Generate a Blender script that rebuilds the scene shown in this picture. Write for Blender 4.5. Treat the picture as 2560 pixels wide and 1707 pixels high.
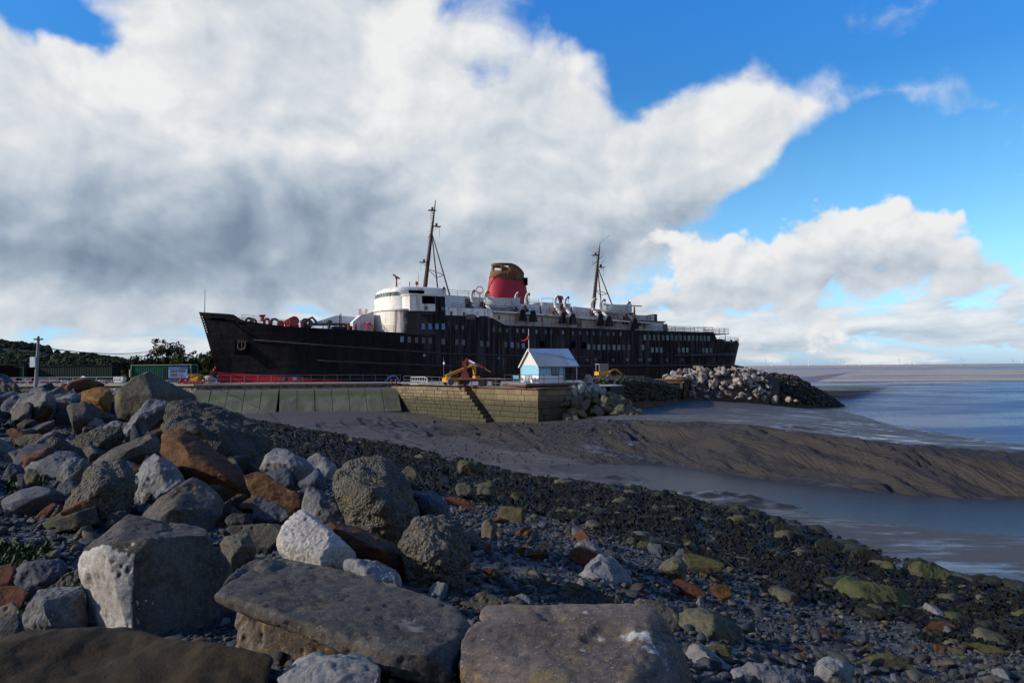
import bpy, bmesh, math, random
import numpy as np
from mathutils import Vector, Matrix
from math import radians as R

# ------------------------------------------------------------------ scene, camera, sun, sky
for o in list(bpy.data.objects): bpy.data.objects.remove(o)
SC = bpy.context.scene
COL = SC.collection
F = 1850.0                      # focal length in photo pixels
CZ = 2.5                        # eye height above the quay (z = 0)
nf = 66.5 / F; cf = math.sqrt(1 - nf * nf); rho = math.asin(0.0096)
f_ = np.array([0, cf, nf]); r0 = np.array([1.0, 0, 0]); u0 = np.array([0, -nf, cf])
r_ = r0 * math.cos(rho) - u0 * math.sin(rho)
u_ = u0 * math.cos(rho) + r0 * math.sin(rho)
CAM = np.array([0, 0, CZ])
cam = bpy.data.cameras.new('camera'); co = bpy.data.objects.new('camera', cam); COL.objects.link(co)
co.matrix_world = Matrix(((r_[0], u_[0], -f_[0], 0), (r_[1], u_[1], -f_[1], 0), (r_[2], u_[2], -f_[2], CZ), (0, 0, 0, 1)))
cam.sensor_width = 36; cam.lens = F / 2560 * 36; cam.clip_start = 0.1; cam.clip_end = 60000
SC.camera = co

def ray(px, py):                # photo pixel -> world direction scaled so that y = 1
    d = (px - 1280) * r_ + (853.5 - py) * u_ + F * f_
    return d / d[1]
def at(px, py, D):              # the point D metres ahead seen at that photo pixel
    return CAM + ray(px, py) * D
def at_z(px, py, z):            # the point on level z seen at that photo pixel
    d = ray(px, py); return CAM + d * ((z - CZ) / d[2])

SUN_AZ, SUN_EL = R(-104), R(24)     # azimuth from +Y, negative = left
sdir = Vector((math.sin(SUN_AZ) * math.cos(SUN_EL), math.cos(SUN_AZ) * math.cos(SUN_EL), math.sin(SUN_EL)))
sl = bpy.data.lights.new('sun', 'SUN'); sl.energy = 5.0; sl.angle = R(0.6); sl.color = (1.0, 0.91, 0.79)
so = bpy.data.objects.new('sun', sl); COL.objects.link(so)
so.rotation_euler = sdir.to_track_quat('Z', 'Y').to_euler(); so.location = (-60, 0, 60)
SC.view_settings.view_transform = 'Standard'; SC.view_settings.look = 'None'
SC.view_settings.exposure = 0.0; SC.view_settings.gamma = 1.0
SC.cycles.max_bounces = 6; SC.cycles.diffuse_bounces = 2; SC.cycles.glossy_bounces = 3
SC.cycles.use_denoising = True
SC.cycles.use_adaptive_sampling = True; SC.cycles.adaptive_threshold = 0.02; SC.cycles.adaptive_min_samples = 12

# ---------------- node helpers
class NB:
    """small expression builder for shader math"""
    def __init__(s, nt): s.nt = nt
    def n(s, t, **k):
        x = s.nt.nodes.new(t)
        for a, b in k.items(): setattr(x, a, b)
        return x
    def put(s, sock, v):
        if hasattr(v, 'links') or isinstance(v, bpy.types.NodeSocket): s.nt.links.new(v, sock)
        elif v is not None:
            if isinstance(v, (tuple, list)) and len(v) == 3 and sock.type == 'RGBA': v = (*v, 1)
            sock.default_value = v
    def m(s, op, a, b=None, c=None, clamp=False):
        x = s.n('ShaderNodeMath', operation=op, use_clamp=clamp)
        s.put(x.inputs[0], a)
        if b is not None: s.put(x.inputs[1], b)
        if c is not None: s.put(x.inputs[2], c)
        return x.outputs[0]
    def add(s, a, b): return s.m('ADD', a, b)
    def sub(s, a, b): return s.m('SUBTRACT', a, b)
    def mul(s, a, b): return s.m('MULTIPLY', a, b)
    def mad(s, a, b, c): return s.m('MULTIPLY_ADD', a, b, c)
    def vec(s, x, y, z):
        c = s.n('ShaderNodeCombineXYZ')
        for i, v in enumerate((x, y, z)): s.put(c.inputs[i], v)
        return c.outputs[0]
    def vm(s, op, a, b=None):
        x = s.n('ShaderNodeVectorMath', operation=op); s.put(x.inputs[0], a)
        if b is not None: s.put(x.inputs[1], b)
        return x.outputs[0]
    def sep(s, v):
        x = s.n('ShaderNodeSeparateXYZ'); s.put(x.inputs[0], v); return x.outputs
    def noise(s, v, scale=1, detail=4, rough=0.5, dist=0, lac=2.0, col=False, typ='FBM', dim='3D'):
        x = s.n('ShaderNodeTexNoise'); x.noise_type = typ; x.noise_dimensions = dim
        s.put(x.inputs['Vector'], v)
        for k, a in (('Scale', scale), ('Detail', detail), ('Roughness', rough), ('Distortion', dist), ('Lacunarity', lac)):
            if k in x.inputs: s.put(x.inputs[k], a)
        return x.outputs['Color' if col else 'Fac']
    def voro(s, v, scale=1, feature='F1', detail=0, rough=0.5, out='Distance', smooth=None, rand=1.0, dim='3D'):
        x = s.n('ShaderNodeTexVoronoi'); x.feature = feature; x.voronoi_dimensions = dim
        s.put(x.inputs['Vector'], v); s.put(x.inputs['Scale'], scale)
        if 'Detail' in x.inputs: s.put(x.inputs['Detail'], detail); s.put(x.inputs['Roughness'], rough)
        if smooth is not None and 'Smoothness' in x.inputs: s.put(x.inputs['Smoothness'], smooth)
        s.put(x.inputs['Randomness'], rand)
        return x.outputs[out]
    def step(s, v, a, b, c=0.0, d=1.0, smooth=True):
        x = s.n('ShaderNodeMapRange'); x.interpolation_type = 'SMOOTHSTEP' if smooth else 'LINEAR'
        s.put(x.inputs['Value'], v)
        for k, q in (('From Min', a), ('From Max', b), ('To Min', c), ('To Max', d)): s.put(x.inputs[k], q)
        return x.outputs['Result']
    def ramp(s, v, stops):
        x = s.n('ShaderNodeValToRGB'); s.put(x.inputs[0], v); e = x.color_ramp.elements
        while len(e) < len(stops): e.new(0.5)
        for i, (p, c) in enumerate(stops): e[i].position = p; e[i].color = (*c, 1)
        return x.outputs[0]
    def mix(s, f, a, b, mode='MIX'):
        x = s.n('ShaderNodeMix', data_type='RGBA', blend_type=mode)
        s.put(x.inputs[0], f); s.put(x.inputs[6], a); s.put(x.inputs[7], b)
        return x.outputs[2]
def make_world():
    w = bpy.data.worlds.new('World'); SC.world = w; w.use_nodes = True
    nt = w.node_tree; nt.nodes.clear(); b = NB(nt)
    out = b.n('ShaderNodeOutputWorld'); bg = b.n('ShaderNodeBackground'); nt.links.new(bg.outputs[0], out.inputs[0])
    STR = 0.1
    bg.inputs['Strength'].default_value = STR
    sky = b.n('ShaderNodeTexSky'); sky.sky_type = 'NISHITA'; sky.sun_disc = False
    sky.sun_elevation = SUN_EL; sky.sun_rotation = SUN_AZ; sky.air_density = 1.0; sky.dust_density = 0.6; sky.ozone_density = 2.0
    tc = b.n('ShaderNodeTexCoord'); D = tc.outputs['Generated']
    x, y, z = b.sep(D)
    az = b.m('ARCTAN2', x, y); el = b.m('ARCSINE', z)
    K = F
    # angular coordinates in units where one unit is about one photo pixel at the middle of the view
    U = b.mul(az, K); V = b.mul(el, K)
    def ang(px, py):
        d = ray(px, py); d = d / np.linalg.norm(d)
        return math.atan2(d[0], d[1]) * K, math.asin(d[2]) * K
    def total(lst):                 # evaluated on a coarse grid; the ramps below hold the result
        def f(u, v):
            t = 0
            for (px, py, a, c, rot, wt) in lst:
                cu, cv = ang(px, py); q = math.cos(math.atan((px - 1280) / F)); a, c = max(a * q * q, 34), max(c * q, 26)
                cs, sn = math.cos(R(rot)), math.sin(R(rot)); du, dv = u - cu, v - cv
                t = t + wt * np.exp(-(((du * cs + dv * sn) / a) ** 2 + ((-du * sn + dv * cs) / c) ** 2))
            return t
        return f
    P0 = b.vec(b.mul(U, 0.001), b.mul(V, 0.001), 0.0)
    # warp the placing coordinates so that no outline stays an ellipse
    wn = b.noise(P0, 3.2, 5, 0.55, col=True, dim='2D'); wr, wg, wb = b.sep(wn)
    U2 = b.mad(b.sub(wr, 0.5), 210, U); V2 = b.mad(b.sub(wg, 0.5), 170, V)
    f_cover = total([  # px, py, half-width, half-height, rotation, weight
        (150, 330, 620, 330, 0, 1.3), (750, 180, 520, 330, 0, 1.25), (700, 620, 950, 210, 0, 1.2), (1080, 330, 330, 330, 0, 0.95), (1200, 560, 420, 150, 0, 0.9), (60, 740, 700, 120, 0, 0.85), (620, 800, 400, 60, 0, 0.35),
        (1480, 340, 210, 150, 20, 0.62), (1420, 540, 250, 110, 0, 0.95), (1310, 200, 90, 120, 0, 0.5), (1700, 420, 220, 140, 10, 0.8), (1870, 320, 190, 130, 0, 0.95), (2000, 250, 80, 60, 0, 0.3),
        (1800, 340, 190, 120, 25, 0.7), (2030, 270, 100, 60, -15, 0.35), (2080, 350, 130, 90, 0, -0.5), (1810, 430, 110, 90, 0, 0.45), (1620, 640, 110, 80, 0, 0.5), (1560, 250, 90, 60, 0, -0.2), (1530, 330, 170, 150, 0, 0.58), (1400, 250, 120, 120, 0, 0.3), (2090, 125, 55, 85, 20, 0.85), (1800, 130, 90, 30, 0, 0.30), (2250, 235, 150, 50, 20, 0.95), (2440, 285, 130, 50, 25, 0.9), (2240, -5, 110, 55, 0, 0.75), (1290, 30, 60, 90, 0, 0.3),
        (182, 58, 64, 34, -25, -2.0), (40, 0, 130, 26, 0, -1.6), (1150, 218, 100, 26, 8, -0.95), (1235, 150, 40, 60, 20, -0.9), (1330, 330, 60, 40, 0, -0.5), (1560, 250, 70, 90, 0, -0.35), (1600, 60, 280, 150, 0, -0.6), (2350, 430, 300, 100, 0, -0.5), (1800, 560, 230, 50, 8, -1.1), (1380, 390, 60, 34, 0, -0.4), (1600, 250, 60, 80, 0, -0.25),
        (1000, 745, 150, 30, 0, -0.55), (800, 770, 200, 40, 0, -0.35)])
    f_cum = total([
        (2190, 590, 130, 95, 0, 1.45), (2060, 620, 80, 75, 0, 0.8), (2210, 680, 220, 70, 0, 1.1), (2350, 610, 80, 50, 30, 0.5), (1690, 655, 85, 75, 0, 1.15), (1810, 680, 130, 65, 0, 1.05), (1950, 710, 140, 60, 0, 0.85), (1750, 775, 230, 60, 0, 0.7),
        (2520, 640, 100, 60, 0, 1.0), (2460, 735, 170, 45, 0, 0.95), (2030, 810, 100, 50, 20, 0.9), (2150, 765, 300, 36, 0, 0.5), (2300, 815, 330, 22, 0, 0.5), (1980, 850, 200, 24, 0, 0.75), (2250, 850, 260, 14, 0, 0.5), (1600, 800, 160, 60, 0, 0.6),
        (2000, 640, 60, 25, 0, 0.3), (1560, 730, 160, 70, 0, 0.55), (2430, 660, 60, 40, 0, 0.5)])
    f_dark = total([
        (200, 590, 600, 120, 0, -0.47), (800, 540, 420, 110, 10, -0.46), (350, 740, 900, 110, 0, -0.22), (1250, 640, 420, 80, 0, -0.26), (700, 680, 700, 60, 0, -0.16), (640, 120, 130, 180, 0, -0.13), (150, 240, 200, 50, -20, -0.08), (1000, 430, 200, 50, 0, -0.2), (1540, 590, 280, 60, 15, -0.34), (1470, 390, 140, 110, 0, -0.12), (1760, 510, 200, 50, 25, -0.25), (60, 640, 300, 70, 0, -0.16), (820, 230, 50, 160, 10, -0.10), (500, 450, 300, 50, -10, -0.12), (1710, 390, 70, 90, 30, -0.08), (300, 330, 500, 60, 20, -0.06),
        (300, 220, 200, 100, -35, 0.14), (1060, 280, 160, 130, 0, 0.12), (1080, 465, 120, 45, 0, 0.34), (1930, 280, 150, 110, 30, 0.14), (480, 350, 120, 60, -45, 0.14), (680, 320, 120, 70, 0, 0.12), (1420, 500, 140, 40, 0, 0.14), (1180, 520, 90, 45, 0, 0.1), (1000, 60, 300, 90, 0, 0.06), (120, 740, 300, 40, 0, 0.12), (900, 330, 130, 80, 0, 0.1)])
    f_darkB = total([(2200, 690, 230, 45, 0, -0.42), (2040, 560, 60, 45, 0, -0.38), (1800, 750, 260, 40, 0, -0.30), (2480, 700, 160, 26, 0, -0.34), (2460, 790, 200, 20, 0, -0.3), (2180, 575, 110, 60, 0, 0.10), (1640, 650, 50, 60, 0, 0.05), (1560, 790, 160, 60, 0, -0.25)])
    # the four layout fields, 32 columns by NR rows, one ramp per row (RGB + alpha)
    U0, U1, V0, V1, NR, NC = -1330.0, 1330.0, -20.0, 980.0, 19, 32
    gu = np.linspace(U0, U1, NC); gv = np.linspace(V0, V1, NR)
    t = b.step(U2, U0, U1, smooth=False)
    acc = None; acca = None
    for k, v in enumerate(gv):
        rp = b.n('ShaderNodeValToRGB'); rp.color_ramp.interpolation = 'B_SPLINE'; e = rp.color_ramp.elements
        while len(e) < NC: e.new(0.5)
        vals = np.stack([f_cover(gu, v), f_cum(gu, v), f_dark(gu, v), f_darkB(gu, v)], 1)
        for q in range(NC):
            e[q].position = q / (NC - 1); e[q].color = [float(np.clip((c + 2.0) / 4.5, 0, 1)) for c in vals[q]]
        b.put(rp.inputs[0], t)
        h = (V1 - V0) / (NR - 1)
        w_ = b.m('SUBTRACT', 1.0, b.mul(b.m('ABSOLUTE', b.sub(V2, float(v))), 1 / h), clamp=True)
        sc = b.vm('SCALE', rp.outputs[0]); sc.node.inputs['Scale'].default_value = 1; nt.links.new(w_, sc.node.inputs['Scale'])
        acc = sc if acc is None else b.vm('ADD', acc, sc)
        aa = b.mul(rp.outputs[1], w_); acca = aa if acca is None else b.add(acca, aa)
    cov3 = b.sep(acc)
    cover, cum, dark = [b.mad(c, 4.5, -2.0) for c in cov3]; cum = b.mul(cum, 0.80); darkB = b.mad(acca, 4.5, -2.0)
    def field(du, dv):
        p = b.vec(b.mul(b.add(U, du), 0.001), b.mul(b.add(V, dv), 0.00125), 0.0)
        n1 = b.noise(p, 4.2, 9, 0.53, 0.25, dim='2D')
        pw = b.vm('ADD', p, b.vm('SCALE', b.vm('SUBTRACT', b.noise(p, 9, 3, 0.5, col=True, dim='2D'), (0.5, 0.5, 0.5))))
        pw.node.inputs[1].links[0].from_node.inputs['Scale'].default_value = 0.07
        vo = b.voro(pw, 13, 'F1', 2.0, 0.5, dim='2D')
        puff = b.sub(1.0, vo)
        return n1, puff
    def soft(du, dv):
        p = b.vec(b.mul(b.add(U, du), 0.001), b.mul(b.add(V, dv), 0.00125), 0.0)
        return b.noise(p, 3.6, 5, 0.42, 0.9, dim='2D')
    n1, puff = field(0, 0)
    n1b, puffb = field(-16, 26)
    nz = b.add(b.mul(b.sub(n1, 0.5), 1.9), b.mul(b.sub(puff, 0.62), 0.42)); s0 = soft(0, 0); s1 = soft(-70, 60)
    nzA = b.add(b.mul(b.sub(n1, 0.5), 1.3), b.mul(b.sub(s0, 0.5), 1.1))
    nzb = b.add(b.mul(b.sub(n1b, 0.5), 1.9), b.mul(b.sub(puffb, 0.62), 0.42))
    # elsewhere in the sky, unseen: broken cloud added to keep the ambient light neutral
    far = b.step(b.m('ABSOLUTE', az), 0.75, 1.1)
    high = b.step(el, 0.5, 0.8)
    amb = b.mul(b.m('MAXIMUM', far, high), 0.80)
    # streaky low cloud towards the horizon
    ps = b.vec(b.mul(U, 0.001), b.mul(V, 0.0042), 1.7)
    ns = b.noise(ps, 4.0, 8, 0.56, 0.2, dim='2D')
    nsb = b.noise(b.vm('ADD', ps, (-0.012, 0.10, 0)), 4.0, 8, 0.56, 0.2, dim='2D')
    low = b.mul(b.step(V, 360, 40), b.step(V, 0, 40, 0.5, 1.0))
    dA = b.sub(b.add(b.add(cover, amb), nzA), 0.52)
    dB = b.sub(b.add(cum, b.mul(nz, 1.15)), 0.52)
    dS = b.mul(b.sub(b.mad(b.sub(ns, 0.5), 2.6, b.mul(low, 0.86)), 0.42), b.step(V, 420, 300))
    aA = b.step(dA, -0.14, 0.52); aB = b.step(dB, -0.05, 0.34); aS = b.mul(b.step(dS, 0.0, 0.34), 0.9)
    # thickness-driven shading: lit rims and tops, grey bases
    lA = b.sub(nz, nzb)
    lS = b.sub(s0, s1)
    sA = b.add(b.add(b.mul(lA, 0.22), b.mad(lS, 0.66, 0.86)), dark)
    sA = b.sub(sA, b.mul(b.step(s0, 0.45, 0.75), 0.16))
    sB = b.add(b.mad(lA, 0.34, 0.95), darkB)
    sS = b.mad(b.sub(ns, nsb), 1.0, 0.74)
    shade = [(0.0, (0.20, 0.27, 0.36)), (0.35, (0.36, 0.44, 0.54)), (0.7, (0.62, 0.67, 0.73)), (1.0, (0.86, 0.865, 0.865))]
    cA = b.ramp(sA, shade); cB = b.ramp(sB, shade); cS = b.ramp(sS, shade)
    # clear blue: the Nishita sky, deepened the way the camera recorded it
    hs = b.n('ShaderNodeHueSaturation'); hs.inputs['Saturation'].default_value = 1.25; hs.inputs['Value'].default_value = 1.09
    b.put(hs.inputs['Color'], sky.outputs[0])
    tint = b.ramp(b.step(V, 0, 950, smooth=False), [(p, tuple(c / 3 for c in q)) for p, q in [(0.0, (0.90, 1.28, 2.5)), (0.07, (0.86, 1.28, 2.2)), (0.26, (1.20, 1.55, 1.75)), (0.5, (1.02, 1.48, 1.65)), (0.7, (0.62, 1.30, 1.75)), (1.0, (0.60, 1.5, 2.3))]])
    blue = b.vm('MULTIPLY', b.mix(1.0, hs.outputs[0], tint, 'MULTIPLY'), (3, 3, 3))
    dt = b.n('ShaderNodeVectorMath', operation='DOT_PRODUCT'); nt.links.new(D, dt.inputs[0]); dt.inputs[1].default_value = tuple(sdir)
    halo = b.mad(b.m('POWER', b.m('MAXIMUM', dt.outputs['Value'], 0.0), 6.0), 1.0, 1.0)      # added glow: brightens cloud towards the sun to fill the shaded sides
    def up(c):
        q = b.vm('MULTIPLY', c, (1 / STR,) * 3); q = b.mix(b.m('MAXIMUM', far, high), q, b.vm('MULTIPLY', q, (0.74, 0.69, 0.62))); x = b.vm('SCALE', q); nt.links.new(halo, x.node.inputs['Scale']); return x  # unseen cloud is dimmed and warmed to set the ambient light
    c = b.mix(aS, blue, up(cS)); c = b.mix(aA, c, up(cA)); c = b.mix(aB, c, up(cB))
    # below the horizon
    c = b.mix(b.step(z, -0.02, -0.002), (1.2, 1.1, 1.0), c)
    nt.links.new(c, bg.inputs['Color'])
make_world()
# ------------------------------------------------------------------ mesh library
rng = np.random.default_rng(7); random.seed(7)
_perm = rng.permutation(256); _perm = np.concatenate([_perm, _perm, _perm])
_g3 = rng.normal(size=(256, 3)); _g3 /= np.linalg.norm(_g3, axis=1)[:, None]
def perlin(P):
    P = np.asarray(P, float); i = np.floor(P).astype(int); f = P - i; i &= 255
    u = f * f * f * (f * (f * 6 - 15) + 10); out = 0
    for a in (0, 1):
        for b in (0, 1):
            for c in (0, 1):
                h = _perm[_perm[_perm[i[:, 0] + a] + i[:, 1] + b] + i[:, 2] + c]
                w = (u[:, 0] if a else 1 - u[:, 0]) * (u[:, 1] if b else 1 - u[:, 1]) * (u[:, 2] if c else 1 - u[:, 2])
                out = out + w * (_g3[h] * (f - np.array([a, b, c]))).sum(1)
    return out * 1.5
def fbm(P, octv=4, rough=0.5, ridge=False):
    s, a, t = 0, 1.0, 0
    for k in range(octv):
        n = perlin(P * (2.03 ** k) + 17.3 * k)
        s = s + a * ((1 - 2 * np.abs(n)) if ridge else n); t += a; a *= rough
    return s / t
def worley(P):                                  # distance to the nearest feature point, cell size 1
    i = np.floor(P).astype(int); best = np.full(len(P), 9.0)
    for a in (-1, 0, 1):
        for b in (-1, 0, 1):
            for c in (-1, 0, 1):
                q = i + (a, b, c); m = q & 255
                h = _perm[_perm[_perm[m[:, 0]] + m[:, 1]] + m[:, 2]]
                pt = q + 0.5 + 0.45 * _g3[h]
                best = np.minimum(best, ((P - pt) ** 2).sum(1))
    return np.sqrt(best)
def smooth01(x, a, b):
    t = np.clip((np.asarray(x, float) - a) / (b - a), 0, 1); return t * t * (3 - 2 * t)

def mesh_np(name, V, Fc, mat=None, smooth=False, mats=None, midx=None):
    V = np.asarray(V, np.float32); Fc = np.asarray(Fc, np.int32); k = Fc.shape[1]
    me = bpy.data.meshes.new(name); me.vertices.add(len(V)); me.vertices.foreach_set('co', V.ravel())
    me.loops.add(Fc.size); me.loops.foreach_set('vertex_index', Fc.ravel())
    me.polygons.add(len(Fc)); me.polygons.foreach_set('loop_start', np.arange(0, Fc.size, k, dtype=np.int32))
    try: me.polygons.foreach_set('loop_total', np.full(len(Fc), k, np.int32))
    except Exception: pass
    if smooth: me.polygons.foreach_set('use_smooth', np.ones(len(Fc), bool))
    for m in (mats or ([mat] if mat else [])): me.materials.append(m)
    if midx is not None: me.polygons.foreach_set('material_index', np.asarray(midx, np.int32))
    me.update(calc_edges=True); me.validate()
    return me
def link(name, me, parent=None, loc=None):
    o = bpy.data.objects.new(name, me); COL.objects.link(o)
    if parent is not None: o.parent = parent
    if loc is not None: o.location = loc
    return o
def tag(o, label=None, cat=None, group=None, kind=None):
    if label: o['label'] = label
    if cat: o['category'] = cat
    if group: o['group'] = group
    if kind: o['kind'] = kind
    return o
def thing(name, label, cat, loc=(0, 0, 0), rz=0.0, group=None):
    o = bpy.data.objects.new(name, None); COL.objects.link(o); o.location = loc; o.rotation_euler = (0, 0, rz); o.empty_display_size = 0.2
    return tag(o, label, cat, group)
def copy_tree(o, parent=None):
    c = o.copy(); COL.objects.link(c)
    if parent is not None: c.parent = parent
    for ch in list(o.children): copy_tree(ch, c)
    return c

class MB:
    """collects simple solids into one mesh"""
    def __init__(s): s.v = []; s.f = []
    def _add(s, vs, fs):
        k = len(s.v); s.v += [tuple(map(float, v)) for v in vs]; s.f += [tuple(k + i for i in f) for f in fs]; return s
    def box(s, c, d, rz=0.0, M=None):
        x, y, z = d[0] / 2, d[1] / 2, d[2] / 2
        P = [Vector((a * x, b * y, e * z)) for a in (-1, 1) for b in (-1, 1) for e in (-1, 1)]
        m = M if M is not None else Matrix.Rotation(rz, 3, 'Z')
        return s._add([Vector(c) + m @ p for p in P], [(0, 1, 3, 2), (4, 6, 7, 5), (0, 4, 5, 1), (2, 3, 7, 6), (0, 2, 6, 4), (1, 5, 7, 3)])
    def bar(s, a, b, w, h=None, up=(0, 0, 1)):      # square bar from a to b
        a, b = Vector(a), Vector(b); z = (b - a); L = z.length; z.normalize(); u = Vector(up)
        if abs(z.dot(u)) > 0.98: u = Vector((1, 0, 0))
        x = z.cross(u).normalized(); y = x.cross(z); M = Matrix((x, y, z)).transposed()
        return s.box((a + b) / 2, (w, h or w, L), M=M)
    def cyl(s, a, b, r, r2=None, n=8, cap=True):
        a, b = Vector(a), Vector(b); r2 = r if r2 is None else r2; z = (b - a).normalized()
        u = Vector((0, 0, 1)) if abs(z.z) < 0.95 else Vector((1, 0, 0)); x = z.cross(u).normalized(); y = z.cross(x)
        P = []
        for c, q in ((a, r), (b, r2)):
            P += [c + (x * math.cos(t) + y * math.sin(t)) * q for t in [2 * math.pi * i / n for i in range(n)]]
        fs = [(i, (i + 1) % n, n + (i + 1) % n, n + i) for i in range(n)]
        if cap: fs += [tuple(range(n))[::-1], tuple(range(n, 2 * n))]
        return s._add(P, fs)
    def tube(s, pts, r, n=6):
        pts = [Vector(p) for p in pts]; rs = r if isinstance(r, (list, tuple)) else [r] * len(pts); P = []; prev = None
        for i, p in enumerate(pts):
            d = (pts[min(i + 1, len(pts) - 1)] - pts[max(i - 1, 0)]).normalized()
            if prev is None:
                u = Vector((0, 0, 1)) if abs(d.z) < 0.9 else Vector((1, 0, 0)); prev = d.cross(u).normalized()
            x = (prev - d * prev.dot(d)).normalized(); prev = x; y = d.cross(x)
            P += [p + (x * math.cos(t) + y * math.sin(t)) * rs[i] for t in [2 * math.pi * k / n for k in range(n)]]
        m = len(pts); fs = [(i * n + k, i * n + (k + 1) % n, (i + 1) * n + (k + 1) % n, (i + 1) * n + k) for i in range(m - 1) for k in range(n)]
        fs += [tuple(range(n))[::-1], tuple(range((m - 1) * n, m * n))]
        return s._add(P, fs)
    def torus(s, c, axis, R_, r, n=20, k=8):
        c = Vector(c); a = Vector(axis).normalized(); u = Vector((0, 0, 1)) if abs(a.z) < 0.9 else Vector((1, 0, 0)); x = a.cross(u).normalized(); y = a.cross(x); P = []
        for i in range(n):
            t = 2 * math.pi * i / n; d = x * math.cos(t) + y * math.sin(t)
            P += [c + d * (R_ + r * math.cos(q)) + a * (r * math.sin(q)) for q in [2 * math.pi * j / k for j in range(k)]]
        return s._add(P, [(i * k + j, i * k + (j + 1) % k, ((i + 1) % n) * k + (j + 1) % k, ((i + 1) % n) * k + j) for i in range(n) for j in range(k)])
    def lathe(s, prof, c=(0, 0, 0), n=16):           # (radius, z) profile about the vertical through c
        P = [(c[0] + r * math.cos(2 * math.pi * i / n), c[1] + r * math.sin(2 * math.pi * i / n), c[2] + z) for r, z in prof for i in range(n)]
        m = len(prof); fs = [(a * n + i, a * n + (i + 1) % n, (a + 1) * n + (i + 1) % n, (a + 1) * n + i) for a in range(m - 1) for i in range(n)]
        fs += [tuple(range(n))[::-1], tuple(range((m - 1) * n, m * n))]
        return s._add(P, fs)
    def prism(s, poly, axis, a, b):                  # polygon extruded along x, y or z from a to b
        n = len(poly)
        def put(p, h): return (h, p[0], p[1]) if axis == 'x' else ((p[0], h, p[1]) if axis == 'y' else (p[0], p[1], h))
        P = [put(p, a) for p in poly] + [put(p, b) for p in poly]
        return s._add(P, [tuple(range(n))[::-1], tuple(range(n, 2 * n))] + [(i, (i + 1) % n, n + (i + 1) % n, n + i) for i in range(n)])
    def grid(s, rows, closed=False):                 # lofted rows of equal length
        n = len(rows[0]); P = [p for r in rows for p in r]; q = n if closed else n - 1
        return s._add(P, [(a * n + i, a * n + (i + 1) % n, (a + 1) * n + (i + 1) % n, (a + 1) * n + i) for a in range(len(rows) - 1) for i in range(q)])
    def build(s, name, mat, parent=None, smooth=False, loc=None, bevel=0.0):
        me = bpy.data.meshes.new(name); me.from_pydata(s.v, [], s.f); bm = bmesh.new(); bm.from_mesh(me)
        bmesh.ops.recalc_face_normals(bm, faces=bm.faces)
        if bevel:
            bmesh.ops.bevel(bm, geom=[e for e in bm.edges if len(e.link_faces) == 2 and e.calc_face_angle(0) > 0.6], offset=bevel, segments=2, profile=0.6, affect='EDGES')
        if smooth:
            for f in bm.faces: f.smooth = True
            for e in bm.edges:
                if len(e.link_faces) == 2 and e.calc_face_angle(0) > 0.7: e.smooth = False
        bm.to_mesh(me); bm.free()
        for m in (mat if isinstance(mat, (list, tuple)) else [mat]): me.materials.append(m)
        return link(name, me, parent, loc)

# ------------------------------------------------------------------ materials
def new_mat(name):
    m = bpy.data.materials.new(name); m.use_nodes = True; nt = m.node_tree; nt.nodes.clear(); b = NB(nt)
    out = b.n('ShaderNodeOutputMaterial'); bs = b.n('ShaderNodeBsdfPrincipled'); nt.links.new(bs.outputs[0], out.inputs[0])
    return m, b, bs
def coords(b, which='Object'): return b.n('ShaderNodeTexCoord').outputs[which]
def bump(b, bs, h, strength=0.3, dist=0.05):
    x = b.n('ShaderNodeBump'); x.inputs['Strength'].default_value = strength; x.inputs['Distance'].default_value = dist
    b.put(x.inputs['Height'], h); b.nt.links.new(x.outputs[0], bs.inputs['Normal'])
def plain(name, c, rough=0.6, metal=0.0, var=0.25, scale=3.0, bump_=0.0, spec=0.4, rust=None, rust_amt=0.5, streak=False):
    """paint, metal, cloth: one colour with wear; rust gives stains of that colour, run down in streaks if asked"""
    m, b, bs = new_mat(name); P = coords(b)
    n = b.noise(P, scale, 6, 0.6)
    col = b.mix(b.mul(n, 1.0), tuple(x * (1 - var) for x in c), tuple(min(1, x * (1 + var)) for x in c))
    if rust:
        Q = b.vm('MULTIPLY', P, (1, 1, 0.16)) if streak else P
        r = b.step(b.add(b.noise(Q, scale * 1.3, 8, 0.65), b.mul(b.noise(P, scale * 0.25, 3), 0.35)), 0.86 - 0.32 * rust_amt, 0.98 - 0.25 * rust_amt)
        col = b.mix(r, col, b.mix(b.noise(P, scale * 6, 4), tuple(x * 0.5 for x in rust), rust))
        b.put(bs.inputs['Roughness'], b.mad(r, 0.9 - rough, rough))
    else: bs.inputs['Roughness'].default_value = rough
    b.put(bs.inputs['Base Color'], col); bs.inputs['Metallic'].default_value = metal; bs.inputs['Specular IOR Level'].default_value = spec
    if bump_: bump(b, bs, b.noise(P, scale * 4, 8, 0.65), bump_, 0.02)
    return m
# ------------------------------------------------------------------ ground: shore, mud, water, sand, quay
class TPS:
    def __init__(s, pts, lam=0.08):
        p = np.array(pts, float); s.c = p[:, :2]; n = len(p)
        K = s._k(s.c) + lam * np.eye(n); Pm = np.hstack([np.ones((n, 1)), s.c])
        A = np.vstack([np.hstack([K, Pm]), np.hstack([Pm.T, np.zeros((3, 3))])])
        s.w = np.linalg.solve(A, np.concatenate([p[:, 2], np.zeros(3)]))
    def _k(s, q):
        r2 = ((q[:, None, :] - s.c[None]) ** 2).sum(2) + 1e-9; return 0.5 * r2 * np.log(r2) * 0.01
    def __call__(s, xy):
        xy = np.atleast_2d(xy); out = []
        for k in range(0, len(xy), 20000):
            q = xy[k:k + 20000]; out.append(s._k(q) @ s.w[:-3] + s.w[-3] + q @ s.w[-2:])
        return np.concatenate(out)
PD = lambda L: [tuple(at(*p)) for p in L]
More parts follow.
